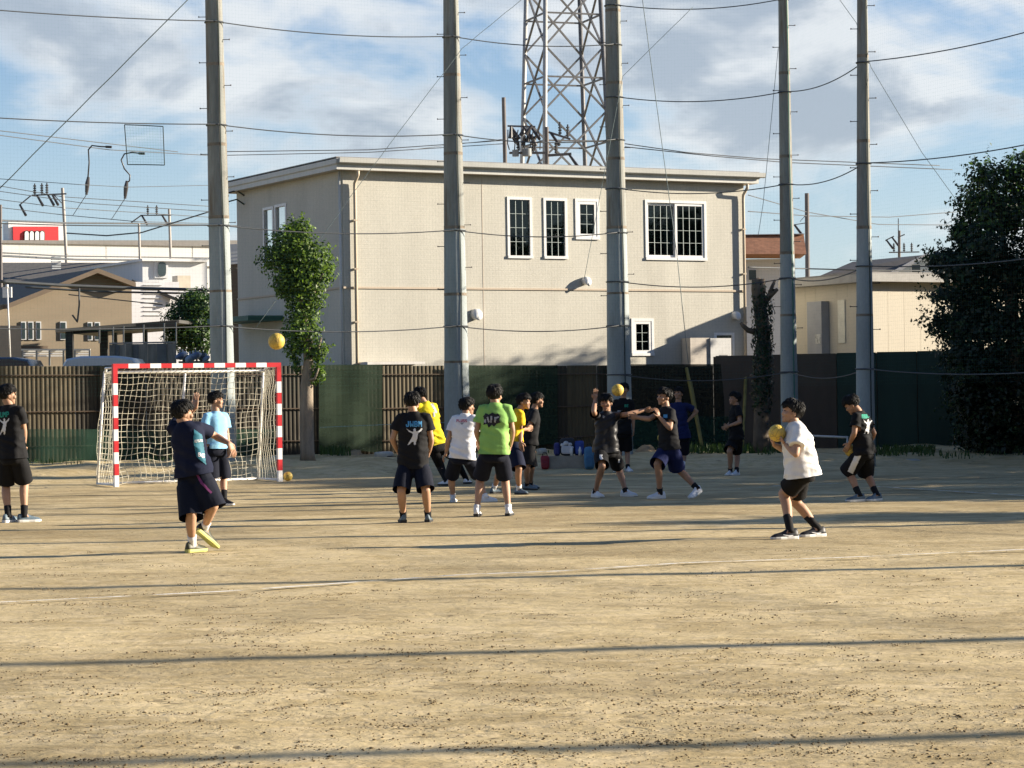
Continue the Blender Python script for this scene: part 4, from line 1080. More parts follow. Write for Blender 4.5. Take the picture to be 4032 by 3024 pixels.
W = [  # px polylines (x, y, depth), radius
    ([(-60, 508, 84), (480, 572, 90), (700, 598, 95)], .016, 'upper of the paired wires crossing the left sky'),
    ([(-60, 525, 84), (430, 590, 90), (820, 612, 96)], .016, 'lower of the paired wires crossing the left sky'),
    ([(820, 598, 96), (1450, 590, 98), (1983, 553, 100)], .018, 'upper wire running to the transformer pole'),
    ([(820, 613, 96), (1450, 600, 98), (1983, 566, 100)], .016, 'lower wire running to the transformer pole'),
    ([(-60, 722, 118), (246, 775, 120), (820, 812, 125)], .018, 'wire past the crossarm of the left utility pole'),
    ([(-60, 745, 118), (330, 800, 120), (900, 838, 125)], .018, 'second wire past the left utility pole'),
    ([(-60, 778, 118), (246, 818, 120), (820, 855, 130)], .018, 'third wire past the left utility pole'),
    ([(-60, 810, 118), (246, 846, 120), (530, 872, 112), (820, 880, 130)], .018, 'fourth wire past the left utility pole'),
    ([(0, 868, 92), (246, 878, 105), (547, 880, 112), (940, 890, 125)], .040, 'thick cable running level above the white store'),
    ([(262, 918, 112), (420, 928, 112), (560, 915, 112), (830, 832, 112)], .032, 'drooping cable rising towards the thick net pole'),
    ([(0, 995, 92), (246, 1008, 105), (547, 1012, 112), (830, 1016, 120)], .030, 'cable crossing the front of the white store'),
    ([(0, 1007, 92), (300, 1022, 105), (547, 1024, 112), (830, 1018, 120)], .045, 'thick black cable crossing the front of the white store'),
    ([(0, 1108, 78), (250, 1124, 79), (540, 1135, 80), (830, 1142, 82)], .055, 'thickest black cable in front of the ochre gable'),
    ([(100, 1130, 79), (370, 1148, 79.5), (830, 1157, 82)], .035, 'lower black cable in front of the ochre gable'),
    ([(312, 1135, 79), (312, 1200, 79), (305, 1268, 79), (285, 1240, 79)], .03, 'loop of black cable hanging before the ochre gable'),
    ([(270, 1160, 80), (640, 1200, 80)], .018, 'pale wire slanting across the ochre gable'),
    ([(2460, 566, 100), (2700, 600, 100), (3000, 625, 102), (3700, 652, 106)], .020, 'upper of the paired wires right of the beige roof'),
    ([(2460, 578, 100), (2800, 614, 100), (3100, 640, 102), (3750, 668, 106)], .020, 'lower of the paired wires right of the beige roof'),
    ([(2946, 768, 105), (3177, 835, 118), (3460, 884, 130), (3750, 886, 140)], .022, 'wire falling to the right past the bare pole'),
    ([(2946, 832, 105), (3177, 850, 118), (3500, 855, 130), (3800, 832, 140)], .022, 'wire passing level behind the slender poles'),
    ([(2946, 1052, 86), (3177, 1058, 90), (3400, 1064, 90), (3700, 1066, 92)], .025, 'low cable crossing in front of the hipped roof'),
    ([(-60, 700, 60), (318, 727, 60), (500, 737, 62), (940, 727, 68)], .008, 'thin wire below the square net patch'),
    ([(1620, 590, 97), (1760, 572, 99), (1983, 548, 100)], .012, 'short thin wire left of the transformer pole'),
]
for pts, r, lab in W: wire(pts, lab, r)
# drop wires with cable terminations, upper left
def drop(pts, label):
    root = thing('drop_wire', at(pts[-1][0], pts[-1][1], 88), label, 'wire', 'drop wires upper left')
    q = MB(); q.tube([at(x, y, 88) for x, y in pts], .028, 6); q.build('lead', M_ins, root, smooth=True)
    x, y = pts[0]; q = MB(); q.tube([at(x - 14, y - 1, 88), at(x + 10, y, 88)], .045, 8); q.build('clamp', M_ins, root)
    x, y = pts[-1]; q = MB(); q.tube([at(x + 2, y - 8, 88), at(x - 2, y + 18, 88), at(x - 5, y + 52, 88)], [.05, .085, .06], 8); q.tube([at(x - 5, y + 52, 88), at(x - 6, y + 62, 88)], .05, 7); q.build('cable_end', M_ins, root)
    q = MB(); q.tube([at(x - 6, y + 62, 88), at(x - 60, y + 145, 100)], .014, 5); q.build('stay', M_cable, root)
drop([(430, 579), (395, 577), (362, 573), (348, 590), (351, 640), (346, 705)], 'looping black drop wire left of the square net patch')
drop([(560, 605), (520, 600), (490, 606), (477, 630), (490, 665), (512, 690), (510, 712), (498, 720)], 'curling black drop wire hanging below the square net patch')

# ================================================================== TREES
def leaf_mesh(name, C, N, size, mats, parent=None, mi=None, droop=.25):
    """many small folded leaves: C centres, N rough facing, size per leaf"""
    n = len(C); N = N / (np.linalg.norm(N, axis=1, keepdims=True) + 1e-9)
    r = RNG.normal(size=(n, 3)); A = np.cross(N, r); A /= (np.linalg.norm(A, axis=1, keepdims=True) + 1e-9)
    B = np.cross(N, A); s = np.asarray(size).reshape(-1, 1) * np.ones((n, 1))
    v = np.stack([C - A * s * .6, C + B * s * .34 + N * s * .08, C + A * s * .6 - N * s * droop * .4, C - B * s * .34 + N * s * .08], axis=1).reshape(-1, 3)
    f = np.arange(4 * n).reshape(n, 4)
    return np_mesh(name, v, f, mats, parent, mi)
def leafmat(name, col, trans=.25):
    m = mat(name, col, rough=.5, var=.3, vscale=3.0, spec=.3)
    b = m.node_tree.nodes['Principled BSDF']; b.inputs['Transmission Weight'].default_value = 0
    nt = m.node_tree; N = nt.nodes; L = nt.links; out = N['Material Output']
    t = N.new('ShaderNodeBsdfTranslucent'); t.inputs['Color'].default_value = (col[0] * 1.6, col[1] * 1.7, col[2] * .8, 1)
    mx = N.new('ShaderNodeMixShader'); mx.inputs[0].default_value = trans; L.new(b.outputs[0], mx.inputs[1]); L.new(t.outputs[0], mx.inputs[2]); L.new(mx.outputs[0], out.inputs['Surface'])
    return m
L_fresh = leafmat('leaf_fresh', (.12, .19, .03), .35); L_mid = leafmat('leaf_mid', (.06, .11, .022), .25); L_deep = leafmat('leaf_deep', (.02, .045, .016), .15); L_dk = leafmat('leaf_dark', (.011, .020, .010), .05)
M_bark = mat('bark_grey', (.24, .195, .145), rough=.9, var=.3, vscale=4, stretch=(2, 2, .4), bump=.8, bscale=22, fine=.15, fscale=40)
M_bark_d = mat('bark_dark', (.12, .095, .07), rough=.9, var=.3, vscale=4, bump=.8, bscale=20)
def clump_points(clumps, per, shell=.65):
    """clumps: (centre, rx, ry, rz) -> leaf centres and outward normals"""
    C, N = [], []
    for (c, rx, ry, rz) in clumps:
        vol = (rx * ry * rz) ** (2 / 3); n = max(20, int(per * vol))
        d = RNG.normal(size=(n, 3)); d /= np.linalg.norm(d, axis=1, keepdims=True)
        rad = 1 - np.abs(RNG.normal(0, 1 - shell, size=(n, 1))); rad = np.clip(rad, .15, 1.12)
        lump = 1 + .22 * np.sin(d[:, :1] * 7 + c[0] * 3) * np.sin(d[:, 1:2] * 6 + c[2] * 5) + .12 * np.sin(d[:, 2:3] * 11 + c[0] * 9)
        C.append(np.array(c) + d * rad * lump * np.array([rx, ry, rz])); N.append(d + RNG.normal(0, .55, size=(n, 3)) + np.array([0, 0, .35]))
    return np.concatenate(C), np.concatenate(N)
def small_tree():
    Y = 48.3; base = on_ground(1210, 1812); Y = base.y if abs(base.y - 48.3) < 3 else 48.3; k = Y / FPX
    base = at(1212, 1812, Y); base.z = gz(base.x, base.y) - .03
    root = thing('pruned_tree', base, 'small pruned tree with a leafy top right of the goal', 'tree')
    q = MB(); path = [(1212, 1818, 66), (1210, 1780, 56), (1207, 1650, 52), (1208, 1520, 48), (1215, 1420, 42), (1210, 1320, 36), (1195, 1220, 30), (1185, 1120, 22), (1170, 1000, 12)]
    q.tube([at(x, y, Y) for x, y, w in path], [w * k / 2 * (1 + .05 * random.uniform(-1, 1)) for x, y, w in path], 14)
    for v in q.v: v += Vector((1, .5, 0)) * .014 * mnoise.noise(v * 7)
    tr = q.build('trunk', M_bark, root, smooth=True)
    for br in ([(1195, 1230, 0, 20), (1240, 1140, -.1, 14), (1275, 1070, -.15, 8)], [(1190, 1180, 0, 20), (1130, 1090, .1, 14), (1080, 1000, .15, 8)], [(1212, 1420, 0, 22), (1250, 1380, -.15, 14), (1265, 1330, -.2, 8)], [(1208, 1500, 0, 16), (1240, 1490, -.2, 10), (1255, 1450, -.25, 6)], [(1180, 1080, 0, 14), (1190, 980, -.1, 9), (1195, 890, -.1, 4)]):
        q = MB(); q.tube([at(x, y, Y + d) for x, y, d, w in br], [w * k / 2 for x, y, d, w in br], 8); q.build('limb', M_bark, root, smooth=True)
    cl = []
    for (x, y, rx, ry) in ((1150, 965, 78, 78), (1110, 1015, 78, 66), (1205, 1020, 82, 75), (1262, 1068, 48, 52), (1190, 1105, 88, 60), (1175, 905, 44, 46), (1205, 1175, 68, 55), (1190, 1245, 60, 52), (1185, 1310, 66, 50), (1140, 1120, 62, 52), (1245, 1385, 42, 45), (1252, 1470, 26, 46), (1160, 1370, 34, 40), (1165, 1430, 18, 40)):
        c = at(x, y, Y + random.uniform(-.12, .12)); cl.append(((c.x, c.y, c.z), rx * k * 1.3, rx * k * 1.15, ry * k * 1.12))
    C, N = clump_points(cl, 7500, .62)
    mi = np.where(RNG.random(len(C)) < .45, 0, np.where(RNG.random(len(C)) < .6, 1, 2))
    leaf_mesh('crown', C, N, RNG.uniform(.045, .085, len(C)), [L_fresh, L_mid, L_deep], root, mi)
    # loose shoots that break the outline
    S, T = [], []
    for i in range(46):
        c = cl[random.randrange(len(cl))]; d = Vector((random.gauss(0, 1), random.gauss(0, 1), random.gauss(.5, .8))).normalized(); p = Vector(c[0]) + Vector((d.x * c[1], d.y * c[2], d.z * c[3])) * .95
        for j in range(7): S.append(p + d * .025 * j + Vector((random.gauss(0, .015), random.gauss(0, .015), random.gauss(0, .015)))); T.append(d + Vector((random.gauss(0, .8), random.gauss(0, .8), random.gauss(0, .8))))
    tag(leaf_mesh('shoots', np.array(S), np.array(T), RNG.uniform(.04, .07, len(S)), L_fresh, root), kind='stuff')
small_tree()
def stump_tree():
    Y = 53.6; k = Y / FPX; base = at(2998, 1792, Y); base.z = gz(base.x, base.y) - .03
    root = thing('pollarded_stump', base, 'bare pollarded trunk wrapped in ivy beside the slender pole', 'tree')
    path = [(2998, 1795, 74), (2997, 1740, 64), (3000, 1600, 60), (3008, 1480, 56), (3012, 1380, 52), (3002, 1280, 54), (2990, 1200, 52), (2982, 1140, 46), (2976, 1096, 34)]
    q = MB(); q.tube([at(x, y, Y) for x, y, w in path], [w * k / 2 for x, y, w in path], 14)
    for v in q.v: v += Vector((1, .6, 0)) * .025 * mnoise.noise(v * 6)
    q.build('trunk', M_bark_d, root, smooth=True)
    for br in ([(2990, 1190, 0, 34), (3002, 1140, -.05, 28), (3000, 1098, -.05, 22)], [(3000, 1200, 0, 30), (3030, 1165, -.05, 24), (3052, 1146, -.1, 18), (3062, 1138, -.1, 12)], [(3030, 1160, 0, 18), (3040, 1130, .05, 15), (3052, 1102, .05, 9)], [(2985, 1310, 0, 26), (2945, 1300, -.1, 22), (2925, 1282, -.15, 17), (2916, 1270, -.15, 12)], [(3010, 1300, 0, 20), (3030, 1285, .1, 14)], [(3015, 1450, 0, 16), (3036, 1438, -.1, 14), (3042, 1425, -.1, 9)], [(2975, 1490, -.2, 18), (2955, 1478, -.25, 14)]):
        q = MB(); q.tube([at(x, y, Y + d) for x, y, d, w in br], [w * k / 2 for x, y, d, w in br], 8); q.build('limb', M_bark_d, root, smooth=True)
    S, T = [], []
    for i in range(1500):
        y = random.choice((random.gauss(1310, 55), random.gauss(1380, 40), random.gauss(1480, 60), random.gauss(1220, 40), random.gauss(1540, 50))); t = (1795 - y) / 700
        a = random.uniform(0, 2 * math.pi); x = 3004 + math.cos(a) * (32 + random.gauss(4, 6)); p = at(x, y, Y + math.sin(a) * .2 - .03); S.append(p); T.append(Vector((math.cos(a), math.sin(a) - .3, random.gauss(0, .6))))
    mi = np.where(RNG.random(len(S)) < .3, 1, 0)
    leaf_mesh('ivy', np.array(S), np.array(T), RNG.uniform(.05, .10, len(S)), [L_dk, L_deep], root, mi)
stump_tree()
def big_tree():
    Y = 50.0; base = at(4020, 1830, Y); base.z = gz(base.x, base.y) - .05; k = Y / FPX
    root = thing('dark_evergreen_tree', base, 'big dark evergreen tree filling the right edge', 'tree')
    q = MB(); pts = [base, at(4015, 1600, Y), at(4000, 1350, Y), at(3960, 1050, Y), at(3930, 800, Y)]; q.tube(pts, [.22, .18, .15, .10, .04], 12); q.build('trunk', M_bark_d, root, smooth=True)
    cl = []
    spec = [(3880, 700, 78, 80), (3985, 700, 70, 85), (4070, 680, 120, 110), (3830, 800, 78, 80), (3930, 830, 130, 110), (4080, 850, 140, 140), (3800, 920, 70, 75), (3880, 970, 130, 100), (3735, 1020, 88, 46), (3690, 1035, 48, 40), (3800, 1060, 120, 80), (3960, 1080, 160, 130), (4120, 1080, 160, 170), (3720, 1165, 70, 42), (3820, 1190, 120, 90), (3700, 1270, 66, 48), (3800, 1290, 120, 95), (3940, 1290, 170, 150), (4120, 1320, 160, 180), (3790, 1390, 100, 70), (3840, 1460, 130, 100), (3800, 1560, 80, 90), (3900, 1600, 150, 140), (4060, 1560, 180, 190), (3850, 1700, 90, 110), (3960, 1750, 150, 110), (4120, 1750, 160, 130), (4240, 900, 150, 220), (4260, 1300, 150, 230), (4250, 1650, 150, 200)]
    for (x, y, rx, ry) in spec:
        c = at(x, y, Y + random.uniform(-.5, .5)); cl.append(((c.x, c.y, c.z), rx * k, max(.35, rx * k * 1.2), ry * k))
    for (x, y, rx, ry) in spec[4::2]:
        c = at(x, y, Y + 1.1); cl.append(((c.x, c.y, c.z), rx * k, rx * k, ry * k))
    C, N = clump_points(cl, 3400, .55)
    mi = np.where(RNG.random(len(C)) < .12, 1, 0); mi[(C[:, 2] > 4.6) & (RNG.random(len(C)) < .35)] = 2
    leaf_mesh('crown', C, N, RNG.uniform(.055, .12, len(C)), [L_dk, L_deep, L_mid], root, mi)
    S, T = [], []
    for i in range(230):      # twig sprays along the left outline
        c = cl[random.randrange(27)]; d = Vector((random.gauss(-.7, .7), random.gauss(-.3, .7), random.gauss(.35, .6))).normalized(); p = Vector(c[0]) + Vector((d.x * c[1], d.y * c[2], d.z * c[3])) * 1.0
        for j in range(10): S.append(p + d * .03 * j + Vector((random.gauss(0, .022), random.gauss(0, .022), random.gauss(0, .022)))); T.append(d + Vector((random.gauss(0, .9), random.gauss(0, .9), random.gauss(0, .9))))
    leaf_mesh('sprays', np.array(S), np.array(T), RNG.uniform(.04, .08, len(S)), L_deep, root)
    # limbs towards the main clumps
    for i in (3, 7, 8, 14, 16, 20, 24):
        c = Vector(cl[i][0]); q = MB(); s = Vector((base.x, base.y, max(.8, c.z - .6))); q.tube([s, s.lerp(c, .5) + ZUP * .1, c], [.06, .045, .02], 7); q.build('limb', M_bark_d, root, smooth=True)
big_tree()
def bush_behind():
    Y = 69; k = Y / FPX; base = at(740, 1420, Y); base.z = gz(base.x, base.y)
    root = thing('leafy_bush_tree', base, 'leafy green tree behind the carport, left of the thick pole', 'tree')
    q = MB()
    for (x, w) in ((720, 12), (745, 14), (770, 10)): q.tube([Vector((at(x, 1420, Y).x, Y, base.z)), at(x + 5, 1330, Y), at(x - 5, 1240, Y)], [w * k / 2, w * k / 2.4, w * k / 5], 8)
    q.build('trunk', M_bark_d, root, smooth=True)
    cl = []
    for (x, y, rx, ry) in ((730, 1215, 62, 52), (790, 1200, 70, 60), (690, 1265, 52, 55), (760, 1285, 75, 60), (820, 1270, 50, 60), (720, 1340, 60, 50), (790, 1350, 60, 52), (680, 1330, 36, 40), (760, 1180, 50, 36)):
        c = at(x, y, Y + random.uniform(-.3, .3)); cl.append(((c.x, c.y, c.z), rx * k * 1.25, rx * k * 1.1, ry * k * 1.15))
    C, N = clump_points(cl, 3600, .55); mi = np.where(RNG.random(len(C)) < .4, 0, 1)
    leaf_mesh('crown', C, N, RNG.uniform(.06, .11, len(C)), [L_mid, L_deep], root, mi)
bush_behind()
def shade_tree(x, y, h, r, label, seed):
    """tree of the row beyond the right edge that shades the pitch"""
    rs = random.Random(seed); b = Vector((x, y, gz(x, y) - .03)); root = thing('shade_tree', b, label, 'tree', 'trees beyond the right edge')
    q = MB(); q.tube([b, b + ZUP * h * .3, b + ZUP * h * .7], [.16, .12, .05], 10); q.build('trunk', M_bark_d, root, smooth=True)
    cl = []
    for i in range(18):
        a = rs.uniform(0, 6.28); t = .08 + .84 * (i + rs.random()) / 18; rr = r * (1 - .3 * t) * rs.uniform(.1, .75)
        cl.append(((x + rr * math.cos(a), y + rr * math.sin(a), h * t), r * rs.uniform(.45, .62) * (1 - .15 * t), r * rs.uniform(.6, .8) * (1 - .15 * t), h * .13))
    C, N = clump_points(cl, 900, .5); leaf_mesh('crown', C, N, RNG.uniform(.12, .22, len(C)), [L_dk, L_deep], root, np.where(RNG.random(len(C)) < .3, 1, 0))
for i, (x, y, h, r) in enumerate(((16.4, 57.4, 7.5, 1.9), (16.8, 59.2, 7.6, 1.3), (14.4, 57.0, 6.2, 1.8), (13.7, 54.2, 6.7, 2.2), (13.7, 51.2, 6.7, 2.3), (13.4, 48.2, 6.3, 2.3), (13.6, 45.2, 5.7, 2.2), (13.8, 42.2, 5.1, 2.2), (14.0, 39.4, 4.7, 2.1), (14.2, 36.8, 4.5, 2.0), (14.5, 34.4, 4.4, 1.6), (15.4, 29.3, 4.2, 1.5))):
    shade_tree(x, y, h, r, 'bushy dark tree of the row beyond the right edge', 40 + i)
# ------------------------------------------------------------------ weeds and grass along the fence foot
def weeds():
    S, T, Z = [], [], []
    def patch(x0, x1, y0, y1, n, h):
        for i in range(n):
            sx, sy = random.uniform(x0, x1), random.uniform(y0, y1); p = on_ground(sx, sy)
            hh = h * random.uniform(.4, 1.1); a = random.uniform(0, 6.28); ln = Vector((math.cos(a), math.sin(a), 0)) * hh * random.uniform(.1, .5)
            S.append((p, hh, ln))
    patch(1255, 1380, 1772, 1795, 500, .22); patch(560, 900, 1800, 1818, 420, .10); patch(2680, 2960, 1755, 1788, 1500, .20); patch(2960, 3120, 1760, 1792, 500, .18); patch(3420, 3680, 1770, 1798, 900, .16); patch(3700, 4032, 1790, 1812, 400, .14); patch(0, 330, 1815, 1830, 240, .10); patch(1800, 2200, 1775, 1790, 120, .12)
    v, f = [], []
    for (p, h, ln) in S:
        sd = Vector((random.gauss(0, 1), random.gauss(0, 1), 0)).normalized() * h * .11; o = len(v)
        v += [p - sd, p + sd, p + ln * .4 + ZUP * h * .6 + sd * .8, p + ln + ZUP * h]; f.append((o, o + 1, o + 2, o + 3))
    o = np_mesh('weeds', np.array([tuple(a) for a in v]), np.array(f), [leafmat('weed', (.035, .07, .02), .2)]); tag(o, 'green weeds growing along the foot of the fence', 'weeds', kind='stuff')
weeds()

# ------------------------------------------------------------------ unseen building added behind the camera to cut the sky fill light
def build_sky_blocker():
    M = mat('sky_blocker_wall', (.42, .40, .36), rough=.85, var=.06, vscale=.5); y0 = -11.0; H = 12.6; xa, xb = -46.0, 44.0
    root = thing('sky_blocker', (0, y0, 0), 'pale three-storey block added unseen behind the photographer to block sky light', 'building')
    q = MB(); q.box(xa, xb, y0 - 9, y0, 0, H); q.build('wall', M, root); q = MB(); q.box(xa - .3, xb + .3, y0 - 9.3, y0 + .4, H + .005, H + .5); q.build('parapet', M_trim, root)
    for f in range(3):
        for i in range(22):
            x = xa + 2 + i * 4.0; q = MB(); q.box(x, x + 3.0, y0 + .003, y0 + .06, 1.2 + f * 4, 3.2 + f * 4); w = q.build('window', M_trim, root)
            q = MB(); q.box(x + .1, x + 2.9, y0 + .062, y0 + .08, 1.3 + f * 4, 3.1 + f * 4); q.build('pane', M_dkglass, w)
build_sky_blocker()
# ================================================================== PITCH OBJECTS
M_red = mat('goal_red', (0.50, 0.022, 0.028), rough=.45, var=.08, vscale=6); M_gwhite = mat('goal_white', (0.78, 0.77, 0.74), rough=.5, var=.06, vscale=6)
M_net = mat('net_cord', (0.62, 0.58, 0.46), rough=.9, var=.15)
def goal():
    a = at(458, 1917, 42.4); a.z = 0
    root = thing('handball_goal', a, 'handball goal with red and white striped posts and white net', 'goal')
    b = a + U * 3.08; H = 2.10; w = .08
    def striped(p0, d, L, cuts, name):
        q = MB(); s = 0; side = V if abs(d.z) > .5 else V; up = U if abs(d.z) > .5 else ZUP
        for i, c in enumerate(cuts):
            q.mi = i % 2 if cuts_start == 0 else (i + 1) % 2
            e = min(L, s + c); q.obox(p0 + d * (s + e) / 2, d * (e - s) / 2, side * w / 2, up * w / 2); s = e
        q.build(name, [M_red, M_gwhite], root)
    cuts_start = 1                       # posts start white at the foot
    n = [.2] * 9 + [.28]
    for p in (a, b): striped(p, ZUP, 2.06, [.2] * 9 + [.3], 'post')
    cuts_start = 0
    striped(a - U * .04 + ZUP * (2.06 + .04), U, 3.16, [.28] + [.2] * 13 + [.28], 'crossbar')
    dep_t, dep_b = .62, 1.0
    lt, rt = a + V * dep_t + ZUP * 2.0 + U * .03, b + V * dep_t + ZUP * 2.0 - U * .03
    lb, rb = a + V * dep_b + ZUP * .03, b + V * dep_b + ZUP * .03
    for (p, q_, nm) in ((lt, rt, 'rear_bar'), (lb, rb, 'ground_bar'), (lt, lb, 'rear_upright'), (rt, rb, 'rear_upright'), ((lt + rt) / 2, (lt + rt) / 2 + (lb - lt) * .98, 'rear_upright'), (a + V * .04 + ZUP * .03, lb, 'side_rail'), (b + V * .04 + ZUP * .03, rb, 'side_rail')):
        q = MB(); q.tube([p, q_], .022, 10); q.build(nm, M_gwhite, root, smooth=True)
    for (p, q_) in ((a, lt), (b, rt)):
        p0 = p + V * .05 + ZUP * 2.07; q = MB(); q.tube([p0, p0 + V * (dep_t - .2), q_ + ZUP * .03 - V * .08, q_], .022, 10); q.build('top_rail', M_gwhite, root, smooth=True)
    # net: cords on a sagging sheet
    q = MB(); r = .0045
    def sheet(f, nu, nv, au, av):
        for i in range(nu + 1):
            q.tube([f(i / nu, j / av) for j in range(av + 1)], r, 4, caps=False)
        for j in range(nv + 1):
            q.tube([f(i / au, j / nv) for i in range(au + 1)], r, 4, caps=False)
    def jit(p, k=.02): return p + Vector((mnoise.noise(p * 3.1), mnoise.noise(p * 3.3 + Vector((5, 1, 2))), mnoise.noise(p * 2.9 + Vector((1, 7, 3))))) * k
    def back(u, v):
        t = lt.lerp(rt, u); bt = (lb.lerp(rb, u) + ZUP * .02); p = t.lerp(bt, v)
        p = p + V * (.22 * math.sin(math.pi * min(1, v * 1.05)) * (.6 + .4 * math.sin(math.pi * u))) - ZUP * .06 * math.sin(math.pi * u) * v
        return jit(p, .03 + .05 * v * v)
    sheet(back, 28, 19, 40, 26)
    def sidef(P0, T, B, sg):
        def f(u, v):
            ft = P0 + V * .05 + ZUP * 2.03; fb = P0 + V * .05 + ZUP * .05
            p = ft.lerp(fb, v).lerp(T.lerp(B, v), u); return jit(p + U * sg * .10 * math.sin(math.pi * u) * math.sin(math.pi * v), .035)
        return f
    sheet(sidef(a, lt, lb, 1), 9, 19, 12, 24); sheet(sidef(b, rt, rb, -1), 9, 19, 12, 24)
    def top(u, v): return jit((a + V * .05 + ZUP * 2.06).lerp(b + V * .05 + ZUP * 2.06, u).lerp(lt.lerp(rt, u) + ZUP * .0, v) - ZUP * .05 * math.sin(math.pi * v), .012)
    sheet(top, 28, 6, 36, 8)
    q.build('net', M_net, root, smooth=True)
goal()
def ball_material():
    m = bpy.data.materials.new('handball_yellow'); m.use_nodes = True; nt = m.node_tree; N = nt.nodes; L = nt.links; b = N['Principled BSDF']; b.inputs['Roughness'].default_value = .55
    tc = N.new('ShaderNodeTexCoord'); vo = N.new('ShaderNodeTexVoronoi'); vo.feature = 'DISTANCE_TO_EDGE'; vo.inputs['Scale'].default_value = 13; L.new(tc.outputs['Object'], vo.inputs['Vector'])
    r = N.new('ShaderNodeMapRange'); L.new(vo.outputs[0], r.inputs[0]); r.inputs[1].default_value = 0; r.inputs[2].default_value = .05
    no = N.new('ShaderNodeTexNoise'); no.inputs['Scale'].default_value = 14; no.inputs['Detail'].default_value = 5; L.new(tc.outputs['Object'], no.inputs['Vector'])
    rn = N.new('ShaderNodeMapRange'); L.new(no.outputs[0], rn.inputs[0]); rn.inputs[1].default_value = .5; rn.inputs[2].default_value = .62; rn.inputs[4].default_value = .6
    m1 = N.new('ShaderNodeMix'); m1.data_type = 'RGBA'; m1.inputs[6].default_value = (.62, .43, .07, 1); m1.inputs[7].default_value = (.33, .24, .07, 1); L.new(rn.outputs[0], m1.inputs[0])
    m2 = N.new('ShaderNodeMix'); m2.data_type = 'RGBA'; m2.inputs[6].default_value = (.26, .18, .05, 1); L.new(m1.outputs[2], m2.inputs[7]); L.new(r.outputs[0], m2.inputs[0]); L.new(m2.outputs[2], b.inputs['Base Color'])
    bp = N.new('ShaderNodeBump'); bp.inputs['Strength'].default_value = .5; bp.inputs['Distance'].default_value = .004; L.new(r.outputs[0], bp.inputs['Height']); L.new(bp.outputs[0], b.inputs['Normal'])
    return m
M_ball = ball_material()
def ball(c, r, label, m=M_ball):
    me = bpy.data.meshes.new('handball'); bm = bmesh.new(); bmesh.ops.create_icosphere(bm, subdivisions=4, radius=r)
    # panel seams pressed in along the edges of a coarse icosahedral layout
    bm2 = bmesh.new(); bmesh.ops.create_icosphere(bm2, subdivisions=2, radius=1); C = [f.calc_center_median().normalized() for f in bm2.faces][::2]; bm2.free()
    for v in bm.verts:
        d = v.co.normalized(); s = sorted((d.dot(k) for k in C), reverse=True)[:2]
        v.co *= 1 - .018 * (1 - min(1, (s[0] - s[1]) / .03))
    bm.to_mesh(me); bm.free(); me.materials.append(m)
    for p in me.polygons: p.use_smooth = True
    o = bpy.data.objects.new('handball', me); COL.objects.link(o); o.location = c; o.rotation_euler = (random.random() * 3, random.random() * 3, 0); tag(o, label, 'ball', 'handballs'); return o
ball(at(1089, 1344, 26.2), .09, 'yellow ball in the air above the right goal post')
ball(at(2432, 1536, 35.0), .088, 'yellow ball in the air beside the raised hand')
p = on_ground(1152, 1800); ball(Vector((p.x, 47.6, gz(p.x, 47.6) + .088)), .09, 'pale worn ball lying beside the small tree trunk', mat('ball_pale', (.42, .42, .33), rough=.6, var=.3, vscale=12))
p = at(1134, 1884, 44.0); ball(Vector((p.x, 44.0, .088)), .085, 'yellow ball half hidden behind the right goal post')

# bags and blocks in front of the dark fence
def rounded(q, c, hx, hy, hz, k=.35, n=16, m=9):
    """soft box: superellipsoid"""
    c = Vector(c); pw = lambda t: math.copysign(abs(t) ** k, t)
    rings = []
    for i in range(m + 1):
        t = -math.pi / 2 + math.pi * i / m; ct, st = pw(math.cos(t)), pw(math.sin(t))
        ct = max(ct, .02)
        rings.append([c + Vector((hx * ct * pw(math.cos(2 * math.pi * j / n)), hy * ct * pw(math.sin(2 * math.pi * j / n)), hz * st)) for j in range(n)])
    q.loft(rings)
BY = on_ground(2235, 1857).y
def gpt(sx, Y): p = at(sx, 1857, Y); return Vector((p.x, Y, gz(p.x, Y)))
M_cb = mat('concrete_block', (.30, .27, .22), rough=.9, var=.2, vscale=5, bump=.4, bscale=40)
k = BY / FPX
b0 = gpt(2233, BY + .2); q = MB(); q.obox(b0 + ZUP * .115, (.36, .05, 0), (-.02, .17, 0), (0, 0, .125)); blk = q.build('concrete_block', M_cb); tag(blk, 'long grey concrete block carrying the bags', 'concrete block')
TOP = b0.z + .24
def sbag(x, y0, y1, w, col, name, label, cat_, Yo=.2, bot=None, pocket=None, k_=.45):
    Y = BY + Yo; c0 = at(x, y1, Y); z0 = TOP if bot is None else bot(c0.x, Y); h = (y1 - y0) * k; root = thing(name, Vector((c0.x, Y, z0)), label, cat_)
    q = MB(); rounded(q, (c0.x, Y, z0 + h / 2), w * k / 2, .11, h / 2, k_)
    for v in q.v: v += Vector((.02, .02, .01)) * mnoise.noise(v * 7)
    q.build('bag_body', mat('cloth_' + name + str(x), col, rough=.7, var=.2, vscale=8), root, smooth=True)
    q = MB(); q.tube([Vector((c0.x - .05, Y - .02, z0 + h * .97)), Vector((c0.x - .03, Y - .02, z0 + h + .05)), Vector((c0.x + .03, Y - .02, z0 + h + .05)), Vector((c0.x + .05, Y - .02, z0 + h * .97))], .01, 6); q.build('handle', M_black, root, smooth=True)
    q = MB(); rounded(q, (c0.x, Y - .11, z0 + h * .33), w * k / 2.6, .035, h * .24, .5); q.build('pocket', mat('pocket_' + name + str(x), pocket or tuple(c * .8 for c in col), rough=.7, var=.15), root, smooth=True)
    return root
sbag(2233, 1738, 1808, 62, (.025, .025, .03), 'backpack', 'black and white backpack standing on the concrete block', 'backpack', pocket=(.5, .5, .52))
